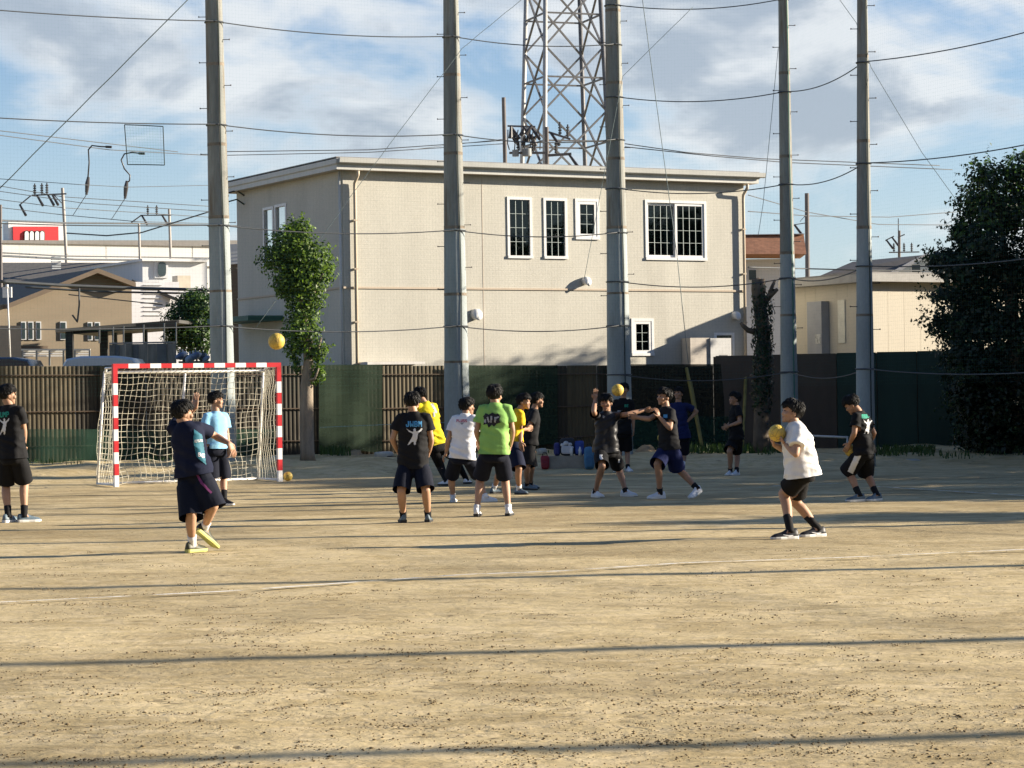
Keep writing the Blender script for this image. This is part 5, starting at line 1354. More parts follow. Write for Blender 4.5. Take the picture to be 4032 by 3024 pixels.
sbag(2281, 1750, 1808, 40, (.03, .06, .26), 'backpack', 'bright blue bag on the right of the concrete block', 'bag', pocket=(.04, .08, .30))
sbag(2194, 1756, 1808, 22, (.03, .035, .16), 'pouch', 'narrow navy bag at the left end of the concrete block', 'bag')
sbag(2321, 1768, 1857, 40, (.06, .17, .30), 'tall_bag', 'tall light blue bag standing right of the concrete block', 'bag', -.1, gz)
sbag(2146, 1802, 1857, 34, (.22, .02, .03), 'drawstring_bag', 'small red bag on the ground left of the concrete block', 'bag', -.05, gz)
# white paint-like patches on the backpack
q = MB()
for (x, y, r) in ((2215, 1752, 9), (2228, 1745, 11), (2244, 1750, 9), (2220, 1768, 8), (2252, 1762, 7)):
    c = at(x, y, BY + .09); q.ell(c, (r * k, 0, 0), (0, .03, 0), (0, 0, r * k * .8), 9, 6)
o = q.build('towel', mat('towel_white', (.55, .55, .56), rough=.8, var=.3, vscale=25), smooth=True); tag(o, 'crumpled white and dark towel draped on the backpack', 'towel')
for i, (x, nm) in enumerate(((2251, 'white bottle in front of the black backpack'), (2284, 'white bottle in front of the blue bag'))):
    q = MB(); c = at(x, 1809, BY + .06); c.z = TOP; q.tube([c, c + ZUP * .11, c + ZUP * .14, c + ZUP * .145, c + ZUP * .17], [.03, .03, .02, .014, .014], 12); root = q.build('bottle', mat('bottle_white', (.62, .62, .6), rough=.4), smooth=True); tag(root, nm, 'bottle', 'bottles on the block')
b1 = gpt(2388, BY + .35); q = MB(); q.obox(b1 + ZUP * .08, (.20, .02, 0), (0, .12, 0), (0, 0, .10)); o = q.build('concrete_block', M_cb); tag(o, 'short dark concrete block behind the bare-legged catcher', 'concrete block')
for (x0, x1, y0, y1, lab) in ((1472, 1548, 1773, 1797, 'pale concrete slab at the foot of the green screen'), (2116, 2150, 1758, 1784, 'pale concrete slab left of the bags'), (3560, 3625, 1800, 1826, 'weathered stone slab near the big dark tree'), (3430, 3480, 1788, 1812, 'small stone beside the slender pole foot')):
    p = on_ground((x0 + x1) / 2, y1); hw = (x1 - x0) / 2 * p.y / FPX; q = MB(); rounded(q, p + ZUP * .03, hw, .2, .07, .5)
    for v in q.v: v += Vector((.03, .03, .015)) * mnoise.noise(v * 5)
    o = q.build('stone_slab', mat('slab', (.36, .35, .31), rough=.9, var=.2, vscale=5), smooth=True, angle=50); tag(o, lab, 'stone', 'stones at the fence foot')
# earth heaps, sticks and stones on the bank
def heap(sx, sy, w, h, label, col=(.30, .22, .13)):
    p = on_ground(sx, sy); kk = p.y / FPX; q = MB(); n, m_ = 20, 6; rings = []
    for i in range(m_ + 1):
        t = i / m_; rings.append([p + Vector((w * kk * (1 - t) ** .7 * math.cos(2 * math.pi * j / n), .45 * (1 - t) ** .7 * math.sin(2 * math.pi * j / n), h * kk * (1 - (1 - t) ** 2) - .03)) for j in range(n)])
    q.loft(rings)
    for v in q.v: v += Vector((.10, .10, .05)) * mnoise.noise(v * 4) + Vector((.03, .03, .03)) * mnoise.noise(v * 15)
    o = q.build('earth_heap', mat('heap_earth', col, rough=.95, var=.25, vscale=4, bump=.6, bscale=25), smooth=True); tag(o, label, 'earth heap', 'heaps of earth on the bank')
heap(2540, 1785, 48, 34, 'dug earth heap behind the reaching player'); heap(1385, 1792, 45, 20, 'low earth heap right of the small tree'); heap(170, 1880, 70, 26, 'low scraped earth heap left of the goal'); heap(3520, 1822, 60, 18, 'low earth heap near the big dark tree')
for (x0, y0, x1, y1, w, lab) in ((2745, 1771, 2785, 1778, 7, 'pale stick lying behind the navy shirt player'), (2960, 1826, 3020, 1820, 5, 'dark branch lying in the shade near the stump'), (3640, 1775, 3700, 1770, 6, 'pale stick below the big dark tree'), (1525, 1800, 1560, 1803, 4, 'dark slipper-shaped stick beside the slab')):
    a, b = on_ground(x0, y0), on_ground(x1, y0); r = w * a.y / FPX / 2; q = MB(); q.tube([a + ZUP * r, a.lerp(b, .5) + ZUP * (r + .01) + Vector((0, .03, 0)), b + ZUP * r], [r, r * .9, r * .5], 7)
    o = q.build('stick', mat('stick_' + ('pale' if 'pale' in lab else 'dark'), (.5, .48, .42) if 'pale' in lab else (.07, .055, .04), rough=.9), smooth=True); tag(o, lab, 'stick')
# poles leaning on the fence
M_yel = mat('bamboo_yellow', (.21, .17, .045), rough=.7, var=.3, vscale=3)
def leaner(x0, y0, x1, y1, w, label, m=M_yel):
    base = at(x1, y1, 55.2); base.z = gz(base.x, base.y) - .02; top = on_plane(x0, y0, Vector((0, fence_y(0), 0)) - FN * .09, FN); r = w * 56 / FPX / 2; q = MB()
    d = (top - base); pts = [base + d * i / 6 for i in range(7)]; q.tube(pts, [r * (1 + .06 * (i % 2)) for i in range(7)], 10); o = q.build('leaning_pole', m, smooth=True); tag(o, label, 'pole')
leaner(2703, 1450, 2768, 1768, 14, 'thick yellow pole leaning against the dark fence')
leaner(2722, 1500, 2772, 1765, 6, 'thin yellow pole leaning beside the thick yellow one')
leaner(2938, 1455, 2922, 1790, 13, 'short yellow pole standing left of the ivy stump')
q = MB(); q.tube([at(3192, 1716, 54.6), at(3340, 1722, 54.3)], .024, 8); q.tube([at(3196, 1716, 54.6), Vector((at(3196, 1716, 54.6).x, 54.6, gz(7, 54.6)))], .02, 6); q.tube([at(3336, 1722, 54.3), Vector((at(3336, 1722, 54.3).x, 54.3, gz(7.4, 54.3)))], .02, 6)
o = q.build('low_rail', M_white, smooth=True); tag(o, 'low white pipe rail behind the slender poles', 'rail')
for (x, lab) in ((1702, 'small white bundle on the ground behind the black shirt back'),):
    p = on_ground(x, 1851); q = MB(); rounded(q, p + ZUP * .05, .09, .08, .06, .8); o = q.build('cloth_bundle', M_white, smooth=True); tag(o, lab, 'bundle')
# ================================================================== PEOPLE
SKIN = [mat('skin_a', (.40, .235, .15), rough=.55, var=.08, vscale=9, subsurf=.06), mat('skin_b', (.34, .19, .115), rough=.55, var=.08, vscale=9, subsurf=.06)]
M_hair = mat('hair_black', (.005, .0045, .0042), rough=.6, var=.3, vscale=20, spec=.3, stretch=(3, 3, 1))
M_eye = mat('eye_dark', (.015, .01, .008), rough=.2); M_lip = mat('lip', (.30, .12, .095), rough=.5)
def cloth(name, col, rough=.85, bump=.25): return mat('cloth_' + name, col, rough=rough, var=.10, vscale=6, bump=bump, bscale=16, spec=.2, fine=.05, fscale=160)
def fuse(mb, voxel, smooth=5, lam=.5):
    """join overlapping lumps into one continuous skin"""
    me = bpy.data.meshes.new('tmp'); me.from_pydata([tuple(v) for v in mb.v], [], mb.f)
    bm = bmesh.new(); bm.from_mesh(me); bmesh.ops.recalc_face_normals(bm, faces=bm.faces); bm.to_mesh(me); bm.free()
    ob = bpy.data.objects.new('tmp', me); COL.objects.link(ob)
    m = ob.modifiers.new('r', 'REMESH'); m.mode = 'VOXEL'; m.voxel_size = voxel; m.adaptivity = 0
    if smooth: s = ob.modifiers.new('s', 'SMOOTH'); s.iterations = smooth; s.factor = lam
    dg = bpy.context.evaluated_depsgraph_get(); ev = ob.evaluated_get(dg); out = bpy.data.meshes.new_from_object(ev, depsgraph=dg)
    n = len(out.vertices); co = np.empty(n * 3, dtype=np.float32); out.vertices.foreach_get('co', co)
    fs = [tuple(p.vertices) for p in out.polygons]
    bpy.data.objects.remove(ob); bpy.data.meshes.remove(me); bpy.data.meshes.remove(out)
    r = MB(); r.v = [Vector(c) for c in co.reshape(-1, 3)]; r.f = [list(f) for f in fs]; r.m = [0] * len(fs); return r
def trim(mb, cuts):
    """cut cloth cleanly at hems: (point, outward normal, test) removes what lies beyond"""
    bm = bmesh.new(); vs = [bm.verts.new(v) for v in mb.v]
    for f in mb.f: bm.faces.new([vs[i] for i in f])
    for co, no, test in cuts:
        fs = [f for f in bm.faces if test(f.calc_center_median())]
        geom = list({v for f in fs for v in f.verts}) + list({e for f in fs for e in f.edges}) + fs
        if geom: bmesh.ops.bisect_plane(bm, geom=geom, plane_co=co, plane_no=no, clear_outer=True, dist=1e-5)
    bmesh.ops.delete(bm, geom=[v for v in bm.verts if not v.link_faces], context='VERTS')
    bm.verts.index_update(); r = MB(); r.v = [v.co.copy() for v in bm.verts]; r.f = [[v.index for v in f.verts] for f in bm.faces]; r.m = [0] * len(r.f); bm.free(); return r
def axis_dist(p, a, b):
    d = (b - a).normalized(); w = p - a; return (w - d * w.dot(d)).length
def add_mb(dst, src, mi):
    o = len(dst.v); dst.v += src.v; dst.f += [[i + o for i in f] for f in src.f]; dst.m += [mi] * len(src.f)
def ering(c, a, b, n=22, pw=.85):
    pf = lambda t: math.copysign(abs(t) ** pw, t)
    return [c + a * pf(math.cos(2 * math.pi * j / n)) + b * pf(math.sin(2 * math.pi * j / n)) for j in range(n)]
def limb(q, pts, rad, n=12):
    """tapered limb with rounded ends"""
    q.tube(pts, rad, n); q.ell(pts[0], (rad[0], 0, 0), (0, rad[0], 0), (0, 0, rad[0]), 12, 8); q.ell(pts[-1], (rad[-1], 0, 0), (0, rad[-1], 0), (0, 0, rad[-1]), 12, 8)
def solve_mid(A, B, px, py, L1, L2, Y0, sign):
    """depth of a middle joint so that both bones come out at their length"""
    best = None
    for i in range(-40, 41):
        dz = i * .01
        if sign and dz * sign < -.001: continue
        m = at(px, py, Y0 + dz); e = ((m - A).length - L1) ** 2 + ((m - B).length - L2) ** 2 + .0015 * abs(dz)
        if best is None or e < best[0]: best = (e, m)
    return best[1]
def hand(body, wrist, tip, nrm, s, side, curl=.35, spread=.10):
    """palm + five bent fingers; nrm = palm normal, side = +1/-1 puts the thumb"""
    d = (tip - wrist).normalized(); nrm = (nrm - d * nrm.dot(d)); nrm = nrm.normalized() if nrm.length > 1e-4 else d.orthogonal().normalized()
    lat = d.cross(nrm) * side; pl = .088 * s; k = wrist + d * pl
    fin = MB()
    pr = []
    for t, w, h in ((-.02, .026, .020), (.25, .034, .016), (.7, .040, .014), (1.0, .037, .011)): pr.append(ering(wrist + d * pl * t, lat * w * s, nrm * h * s, 10))
    fin.loft(pr)
    for i, (o, L, r) in enumerate(((-.029, .060, .0075), (-.010, .076, .0082), (.010, .080, .0085), (.029, .072, .0082))):
        L *= s; b = k + lat * o * s; dd = (d + lat * o * spread * 20 * .25).normalized(); pts = [b - dd * .015 * s]; ang = 0; p = b
        for j, fr in enumerate((.45, .32, .23)):
            pts.append(p); ang += curl * (.5 if j == 0 else 1.0); v = dd * math.cos(ang) + nrm * math.sin(ang); p = p + v * L * fr
        pts.append(p); fin.tube(pts, [r * s, r * s, r * s * .95, r * s * .85, r * s * .6], 7)
    b = wrist + d * pl * .28 + lat * .030 * s; td = (d * .62 + lat * .72 + nrm * .30).normalized(); t2 = (d * .9 + lat * .25 + nrm * .35).normalized()
    fin.tube([b - lat * .012 * s, b, b + td * .036 * s, b + td * .036 * s + t2 * .034 * s], [.012 * s, .0125 * s, .0105 * s, .007 * s], 8)
    add_mb(body, fin, 0)
def person(key, label, gy, J, C, s=1.0, yaw=0.0, hyaw=None, hpitch=0.0, skin=0, arms=None, legs=None, hipyaw=None, hem=.05, short_len=.92, hair=1.0, shirt_fat=1.0, holds=None, trousers=False, roll=0.0):
    """J: pixel joints; yaw: 0 away, 90 right, 180 towards the camera, -90 left"""
    Y0 = ground_y(*gy); rnd = random.Random(key)
    sk = SKIN[skin]
    def pt(j, dz=0.0):
        j = J[j] if isinstance(j, str) else j; return at(j[0], j[1], Y0 + (j[2] if len(j) > 2 else 0.0) + dz)
    fw = lambda a: Vector((math.sin(math.radians(a)), math.cos(math.radians(a)), 0)); rt = lambda a: Vector((math.cos(math.radians(a)), -math.sin(math.radians(a)), 0))
    hyaw = yaw if hyaw is None else hyaw; hipyaw = yaw if hipyaw is None else hipyaw
    f, r, fh, rh = fw(yaw), rt(yaw), fw(hipyaw), rt(hipyaw)
    pel, neck, head = pt('pel'), pt('neck'), pt('head')
    up = (neck - pel).normalized()
    gp = at(gy[0], gy[1], Y0); gz0 = gz(gp.x, Y0)
    root = thing('person', Vector((pel.x, pel.y, gz0)), label, 'person', 'players on the pitch')
    # ---- skeleton
    sh = {}; el = {}; wr = {}; tp = {}
    for S, sg in (('L', -1), ('R', 1)):
        sh[S] = neck + r * sg * .158 * s - up * .055 * s
        a = arms[S]
        if 'sh' in a: sh[S] = pt(a['sh'])
        wr[S] = pt(a['w']); el[S] = solve_mid(sh[S], wr[S], a['e'][0], a['e'][1], .275 * s, .235 * s, Y0 + (a['e'][2] if len(a['e']) > 2 else 0), a.get('sg', 0))
        fd = (wr[S] - el[S]).normalized()
        if 't' in a: tp[S] = pt(a['t'])
        else: tp[S] = wr[S] + fd * .17 * s
    hip = {}; kn = {}; an = {}; heel = {}; toe = {}
    for S, sg in (('L', -1), ('R', 1)):
        hip[S] = pel + rh * sg * .085 * s - up * .03 * s
        g = legs[S]; Yf = Y0 + g.get('dz', 0); hx, tx = g['heel'], g['toe']; fl = .245 * s
        h = at(hx, gy[1], Yf); h.z = gz(h.x, Yf) + g.get('lift', 0); t = at(tx, gy[1], Yf); dx = max(-fl, min(fl, t.x - h.x)); dy = g.get('sg', 1) * math.sqrt(max(0, fl * fl - dx * dx))
        t = Vector((h.x + dx, Yf + dy, gz(h.x + dx, Yf + dy) + g.get('tlift', 0))); heel[S], toe[S] = h, t
        fd = (t - h).normalized(); an[S] = h + fd * .055 * s + ZUP * .085 * s
        if g.get('lift', 0) or g.get('tlift', 0):
            fu = fd.cross(ZUP).cross(fd).normalized(); an[S] = h + fd * .055 * s + fu * .085 * s
        kn[S] = solve_mid(hip[S], an[S], g['k'][0], g['k'][1], .39 * s, .385 * s, Y0 + (g['k'][2] if len(g['k']) > 2 else g.get('dz', 0) * .5), g.get('ks', 0))
    # ---- body (skin)
    q = MB()
    sp = [(-.10, .135, .095), (-.02, .150, .105), (.25, .125, .085), (.55, .135, .092), (.80, .130, .085), (.90, .095, .066), (1.0, .056, .056)]
    Lsp = (neck - pel).length
    def spine(t): 
        p = pel.lerp(neck, t) if t >= 0 else pel + up * (t * Lsp)
        return p
    def rr(t): 
        k_ = max(0, min(1, t)); v = rh.lerp(r, k_); v = v - up * v.dot(up); return v.normalized()
    def ff(t): return up.cross(rr(t)).normalized()
    q.loft([ering(spine(t), rr(t) * w * s, ff(t) * d_ * s) for t, w, d_ in sp])
    hf0 = fw(hyaw); hr = rt(hyaw); pr = math.radians(hpitch); hf = (hf0 * math.cos(pr) + ZUP * math.sin(pr)).normalized(); hu = hr.cross(hf).normalized()
    if roll: hu2 = hu * math.cos(math.radians(roll)) + hr * math.sin(math.radians(roll)); hr = hr * math.cos(math.radians(roll)) - hu * math.sin(math.radians(roll)); hu = hu2
    nb = head - hu * .06 * s - hf * .02 * s
    limb(q, [neck - up * .05 * s, neck.lerp(nb, .5), nb], [.064 * s, .056 * s, .055 * s])
    for S in 'LR':
        a, e, w = sh[S], el[S], wr[S]
        limb(q, [a, a.lerp(e, .35), e], [.043 * s, .044 * s, .037 * s]); limb(q, [e, e.lerp(w, .28), e.lerp(w, .65), w], [.037 * s, .040 * s, .033 * s, .0255 * s])
        h_, k_, n_ = hip[S], kn[S], an[S]; back = -fh
        limb(q, [h_, h_.lerp(k_, .4), k_], [.085 * s, .076 * s, .054 * s]); limb(q, [k_, k_.lerp(n_, .25) + back * .012 * s, k_.lerp(n_, .45) + back * .010 * s, k_.lerp(n_, .75), n_], [.053 * s, .056 * s, .052 * s, .040 * s, .034 * s])
        limb(q, [n_, heel[S].lerp(toe[S], .55) + ZUP * .04 * s], [.035 * s, .03 * s])
    body = fuse(q, .0125, 5)
    # ---- head
    q = MB(); H = lambda x, y, z: head + hr * x * s + hf * y * s + hu * z * s
    A = lambda x, y, z: (hr * x * s, hf * y * s, hu * z * s)
    q.ell(H(0, -.012, .030), *A(.074, .092, .084), 20, 14); q.ell(H(0, .022, -.022), *A(.064, .068, .075), 18, 12); q.ell(H(0, .040, -.068), *A(.047, .046, .042), 16, 10)
    q.ell(H(0, .066, -.098), *A(.022, .020, .018), 10, 8)
    q.loft([[H(-.012, .082, .012), H(.012, .082, .012), H(.004, .07, .02), H(-.004, .07, .02)], [H(-.017, .100, -.030), H(.017, .100, -.030), H(.014, .078, -.038), H(-.014, .078, -.038)], [H(-.014, .092, -.040), H(.014, .092, -.040), H(.010, .08, -.045), H(-.010, .08, -.045)]])
    for sg in (-1, 1):
        q.ell(H(sg * .076, -.012, -.014), *A(.011, .022, .034), 10, 8); q.ell(H(sg * .042, .062, -.028), *A(.026, .022, .024), 10, 8); q.ell(H(sg * .031, .074, .026), *A(.026, .014, .010), 10, 6)
    q.tube([nb + hu * .0, head + hu * .01 * s - hf * .01 * s], [.053 * s, .05 * s], 12)
    hm = fuse(q, .0062, 3, .4); add_mb(body, hm, 0)
    fe = MB()
    for sg in (-1, 1):
        fe.ell(H(sg * .031, .0795, .004), *A(.014, .006, .006), 8, 6); fe.tube([H(sg * .016, .086, .028), H(sg * .032, .086, .033), H(sg * .048, .075, .027)], [.003 * s, .004 * s, .002 * s], 5)
    add_mb(body, fe, 1); fe = MB(); fe.ell(H(0, .0835, -.062), *A(.022, .006, .0065), 10, 6); add_mb(body, fe, 2)
    for S, sg in (('L', -1), ('R', 1)):
        a = arms[S]; pn = Vector(a['pn']) if 'pn' in a else (r * -sg * .7 + f * .2 - ZUP * .1)
        d_ = (tp[S] - wr[S]).normalized(); th = 1 if d_.cross(pn).dot(f + ZUP * .3) > 0 else -1
        hand(body, wr[S] - d_ * .01, tp[S], pn, s, a.get('th', th), a.get('curl', .35), a.get('spread', .08))
    for S in 'LR': wr[S + 'd'] = tp[S]
    bo = body.build('body', [sk, M_eye, M_lip], root, smooth=True)
    # ---- hair
    q = MB(); me = bmesh.new(); bmesh.ops.create_icosphere(me, subdivisions=4, radius=1)
    vs = []
    for v in me.verts:
        x, y, z = v.co; p = Vector((x * .094, y * .112 - .014, z * .104 + .034))
        line = .045 + .012 * math.sin(x * 9) + .010 * mnoise.noise(Vector((x * 7, 3, key_seed(key))))     # fringe height at the front
        front = y > .30 and p.z < line + .015 * (hair - 1)
        side = (abs(x) > .62 and y > -.10 and p.z < -.005 + .0 * hair) 
        low = p.z < -.050 - .026 * (1 if y < -.2 else 0)
        if front or side or low: p = Vector((x * .060, y * .072 - .012, z * .062 + .02))
        else:
            nn = mnoise.noise(Vector((x * 5, y * 5, z * 2.5 + key_seed(key)))) + .6 * mnoise.noise(Vector((x * 13, y * 13, z * 6)))
            p += v.co * (.006 * nn * hair + .0)
        vs.append(H(p.x, p.y, p.z))
    q.add(vs, [[v.index for v in fc.verts] for fc in me.faces]); me.free()
    cr = Vector((rnd.uniform(-.1, .1), -.28, .95)).normalized(); e1 = cr.orthogonal().normalized(); e2 = cr.cross(e1)
    for i in range(760):      # locks combed from the crown over the skull, tips lifting free
        az = rnd.uniform(0, 2 * math.pi); f0 = rnd.uniform(.05, 1.45); df = rnd.uniform(.45, .85) * hair; w0 = rnd.gauss(.10, .10); pts = []; ok = True
        lift = rnd.choice((.02, .04, .06, .08, .10, .20)) * hair
        for j in range(5):
            fi = f0 + df * j / 4; d_ = cr * math.cos(fi) + (e1 * math.cos(az + w0 * j / 4) + e2 * math.sin(az + w0 * j / 4)) * math.sin(fi); g_ = 1.0 + lift * (j / 4) ** 2
            p = Vector((d_.x * .091 * g_, d_.y * .109 * g_ - .014, d_.z * .101 * g_ + .034))
            if (d_.y > .34 and p.z < .030 + .012 * math.sin(az * 5)) or (abs(d_.x) > .66 and d_.y > -.12 and p.z < -.012) or p.z < -.088: ok = len(pts) >= 3; break
            pts.append(H(p.x, p.y, p.z))
        if ok and len(pts) >= 3: q.tube(pts, [.004 * s] + [.0046 * s] * (len(pts) - 2) + [.0008 * s], 4)
    q.build('hair', M_hair, root, smooth=True)
    # ---- shirt
    fat = shirt_fat; q = MB()
    st = [(-(hem + .05) / Lsp, .192 * fat, .148 * fat), (-hem / Lsp + .06, .188 * fat, .144 * fat), (.15, .174 * fat, .130 * fat), (.40, .160 * fat, .118 * fat), (.65, .168 * fat, .122 * fat), (.80, .166, .114), (.88, .146, .098), (.94, .108, .082), (.985, .078, .070), (1.03, .064, .063)]
    q.loft([ering(spine(t) if t >= 0 else pel + up * t * Lsp, rr(t) * w * s, ff(t) * d_ * s) for t, w, d_ in st])
    for S in 'LR':
        a, e = sh[S], el[S]; inn = a + (neck - a) * .25 - up * .02 * s
        fl = C.get('sleeve', .62)
        limb(q, [inn, a - up * .008 * s, a.lerp(e, .3), a.lerp(e, fl * .7)], [.064 * s, .064 * s, .062 * s, .063 * s]); q.tube([a.lerp(e, .15), a.lerp(e, fl + (.2 if not C.get('notrim') else .06))], [.063 * s, .076 * s * C.get('sl_w', 1)], 14)
    sm = fuse(q, .0125, 4, .5)
    cs = key_seed(key)
    for v in sm.v:
        l = v - pel; n1 = mnoise.noise(Vector((l.dot(r) * 9 + cs, l.dot(f) * 9, l.z * 4))) ; n2 = mnoise.noise(Vector((l.dot(r) * 5 + l.z * 11, l.dot(f) * 5 - l.z * 6, cs)))
        axis = pel + up * l.dot(up); o_ = (v - axis); o_ = o_.normalized() if o_.length > 1e-5 else f
        low_ = 1.25 - .7 * max(0, min(1, l.dot(up) / Lsp)); v += o_ * (.013 * n1 + .017 * (.6 - 2 * abs(n2)) * .8) * s * low_
    cuts = [(pel - up * hem, -up, lambda c: (c - pel).dot(up) < .12)]
    for S in ('' if C.get('notrim') else 'LR'):
        a, e = sh[S], el[S]
        cuts.append((a.lerp(e, C.get('sleeve', .62)), (e - a).normalized(), lambda c, a=a, e=e: axis_dist(c, a, e) < .088 * s * C.get('sl_w', 1) and (c - a).dot(e - a) > .3 * (e - a).length_squared and (c - (pel + up * (c - pel).dot(up))).length > .178 * s * fat))
    sm = trim(sm, cuts)
    so = sm.build('shirt', C['shirt'], root, smooth=True)
    if 'collar' in C:
        q = MB(); q.tube([neck + up * -.005 + (rr(1) * math.cos(a_) * .066 + ff(1) * math.sin(a_) * .064) * s - f * .0 for a_ in [2 * math.pi * i / 16 for i in range(17)]], .008 * s, 6); q.build('collar', C['collar'], so, smooth=True)
    bvh = BVHTree.FromPolygons([v.copy() for v in sm.v], sm.f)
    # ---- shorts / trousers
    q = MB(); q.loft([ering(pel + up * t * s, rr(0) * w * s, ff(0) * d_ * s) for t, w, d_ in ((-.13, .12, .11), (-.09, .158, .122), (0, .150, .112), (.08, .140, .100))])
    sw = C.get('short_w', 1.0)
    for S in 'LR':
        h_, k_, n_ = hip[S], kn[S], an[S]
        if trousers:
            limb(q, [h_, h_.lerp(k_, .5), k_, k_.lerp(n_, .5), k_.lerp(n_, .95)], [.105 * s, .092 * s, .075 * s, .062 * s, .050 * s])
        else:
            e = h_.lerp(k_, min(1, short_len)); limb(q, [h_, h_.lerp(k_, .45), e - (e - h_) * .12], [.092 * s, .102 * s * sw, .100 * s * sw]); 
            ex = (kn[S] - hip[S]).normalized(); q.tube([h_.lerp(e, .3), e + ex * .06], [.102 * s * sw, .108 * s * sw], 16)
    pm = fuse(q, .0125, 4, .5)
    for v in pm.v:
        l = v - pel; n1 = mnoise.noise(Vector((l.dot(r) * 10 + cs + 9, l.dot(f) * 10, l.z * 3.5))); 
        d0 = min(((v - (hip[S] + (kn[S] - hip[S]) * max(0, min(1, (v - hip[S]).dot(kn[S] - hip[S]) / (kn[S] - hip[S]).length_squared))))) for S in 'LR') if False else None
        c0 = min((hip['L'], hip['R']), key=lambda h_: (v - h_).length); o_ = v - Vector((c0.x, c0.y, v.z)); o_ = o_.normalized() if o_.length > 1e-4 else f
        v += o_ * .011 * n1 * s
    if not trousers:
        cuts = []
        for S, O in (('L', 'R'), ('R', 'L')):
            h_, k_ = hip[S], kn[S]; e = h_.lerp(k_, short_len)
            cuts.append((e, ((k_ - h_).normalized() - up * .25 + up * .25).normalized(), lambda c, h_=h_, k_=k_, O=O: axis_dist(c, h_, k_) < .17 * s * sw and axis_dist(c, h_, k_) <= axis_dist(c, hip[O], kn[O]) and (c - h_).dot(k_ - h_) > .3 * (k_ - h_).length_squared))
        pm = trim(pm, cuts)
    po = pm.build('trousers' if trousers else 'shorts', C['shorts'], root, smooth=True)
    bvh2 = BVHTree.FromPolygons([v.copy() for v in pm.v], pm.f)
    # ---- socks and shoes
    for S in 'LR':
        h_, t_, n_ = heel[S], toe[S], an[S]; fd = (t_ - h_).normalized(); lat = fd.cross(ZUP).normalized(); fu = lat.cross(fd).normalized()
        if 'sock' in C:
            d = (kn[S] - n_).normalized(); sl = C.get('sock_h', .13) * s; q = MB(); q.tube([n_ - d * .03 * s, n_, n_ + d * sl * .5, n_ + d * sl], [.041 * s, .041 * s, .042 * s, .046 * s], 14); q.build('sock', C['sock'], root, smooth=True)
        q = MB(); L = (t_ - h_).length + .045 * s; st = h_ - fd * .026 * s; rg = []
        for u, w, hh in ((0, .028, .085), (.04, .036, .106), (.14, .041, .108), (.26, .043, .102), (.38, .043, .112), (.46, .044, .098), (.58, .047, .078), (.74, .051, .066), (.88, .047, .056), (.97, .032, .042), (1.0, .016, .028)):
            c = st + fd * L * u; rg.append([c + lat * w * s * math.cos(a_) * (1 if math.sin(a_) < .3 else .82) + fu * (.020 + (hh - .020) * max(0, math.sin(a_))) * s * (1 if math.sin(a_) >= 0 else 1) for a_ in [2 * math.pi * j / 14 for j in range(14)]])
        q.loft(rg); shoe = q.build('shoe', C['shoe'], root, smooth=True)
        q = MB(); rg = []
        for u, w in ((-.005, .024), (.04, .034), (.18, .039), (.45, .041), (.70, .050), (.87, .046), (.97, .030), (1.01, .014)):
            c = st + fd * L * u; lift = .008 if u > .9 else 0
            rg.append([c + lat * w * s + fu * (lift + .001), c + lat * w * 1.10 * s + fu * (.018 * s + lift), c + lat * w * 1.08 * s + fu * (.034 - .006 * u) * s, c - lat * w * 1.08 * s + fu * (.034 - .006 * u) * s, c - lat * w * 1.10 * s + fu * (.018 * s + lift), c - lat * w * s + fu * (lift + .001)])
        q.loft(rg); q.build('sole', C['sole'], shoe)
        if 'flash' in C:
            q = MB()
            for sg in (-1, 1):
                c = st + fd * L * .40; q.tube([c - fd * .05 * s + lat * sg * .037 * s + fu * .040 * s, c + lat * sg * .041 * s + fu * .034 * s, c + fd * .06 * s + lat * sg * .044 * s + fu * .050 * s], [.004 * s, .009 * s, .003 * s], 5)
            q.build('side_stripe', C['flash'], shoe)
    return dict(root=root, shirt=so, shorts=po, bvh=bvh, bvh2=bvh2, Y0=Y0, wr=wr, pel=pel)
def key_seed(k): return (sum(ord(c) * (i + 3) for i, c in enumerate(k)) % 97) * .37
def inside(poly, x, y):
    c = False; j = len(poly) - 1
    for i in range(len(poly)):
        (xi, yi), (xj, yj) = poly[i], poly[j]
        if (yi > y) != (yj > y) and x < (xj - xi) * (y - yi) / (yj - yi + 1e-12) + xi: c = not c
        j = i
    return c
def decal(bvh, polys, m, parent, name='print', step=2.0, off=.006):
    """flat print laid on the cloth, a few millimetres proud of it"""
    q = MB()
    hit = {}
    def cast(x, y):
        k_ = (round(x, 2), round(y, 2))
        if k_ not in hit:
            d = ray(x, y); loc, nr, _, _ = bvh.ray_cast(EYE, d); hit[k_] = None if loc is None else loc - d * off
        return hit[k_]
    for poly in polys:
        x0, x1 = min(p[0] for p in poly), max(p[0] for p in poly); y0, y1 = min(p[1] for p in poly), max(p[1] for p in poly)
        nx, ny = max(1, int((x1 - x0) / step)), max(1, int((y1 - y0) / step))
        for i in range(nx):
            for j in range(ny):
                a, b = x0 + (x1 - x0) * i / nx, x0 + (x1 - x0) * (i + 1) / nx; c, d = y0 + (y1 - y0) * j / ny, y0 + (y1 - y0) * (j + 1) / ny
                if not inside(poly, (a + b) / 2, (c + d) / 2): continue
                P = [cast(a, d), cast(b, d), cast(b, c), cast(a, c)]
                if any(p is None for p in P): continue
                if max((P[0] - P[2]).length, (P[1] - P[3]).length) > .08: continue
                q.quad(*P)
    if q.f: return q.build(name, m, parent)
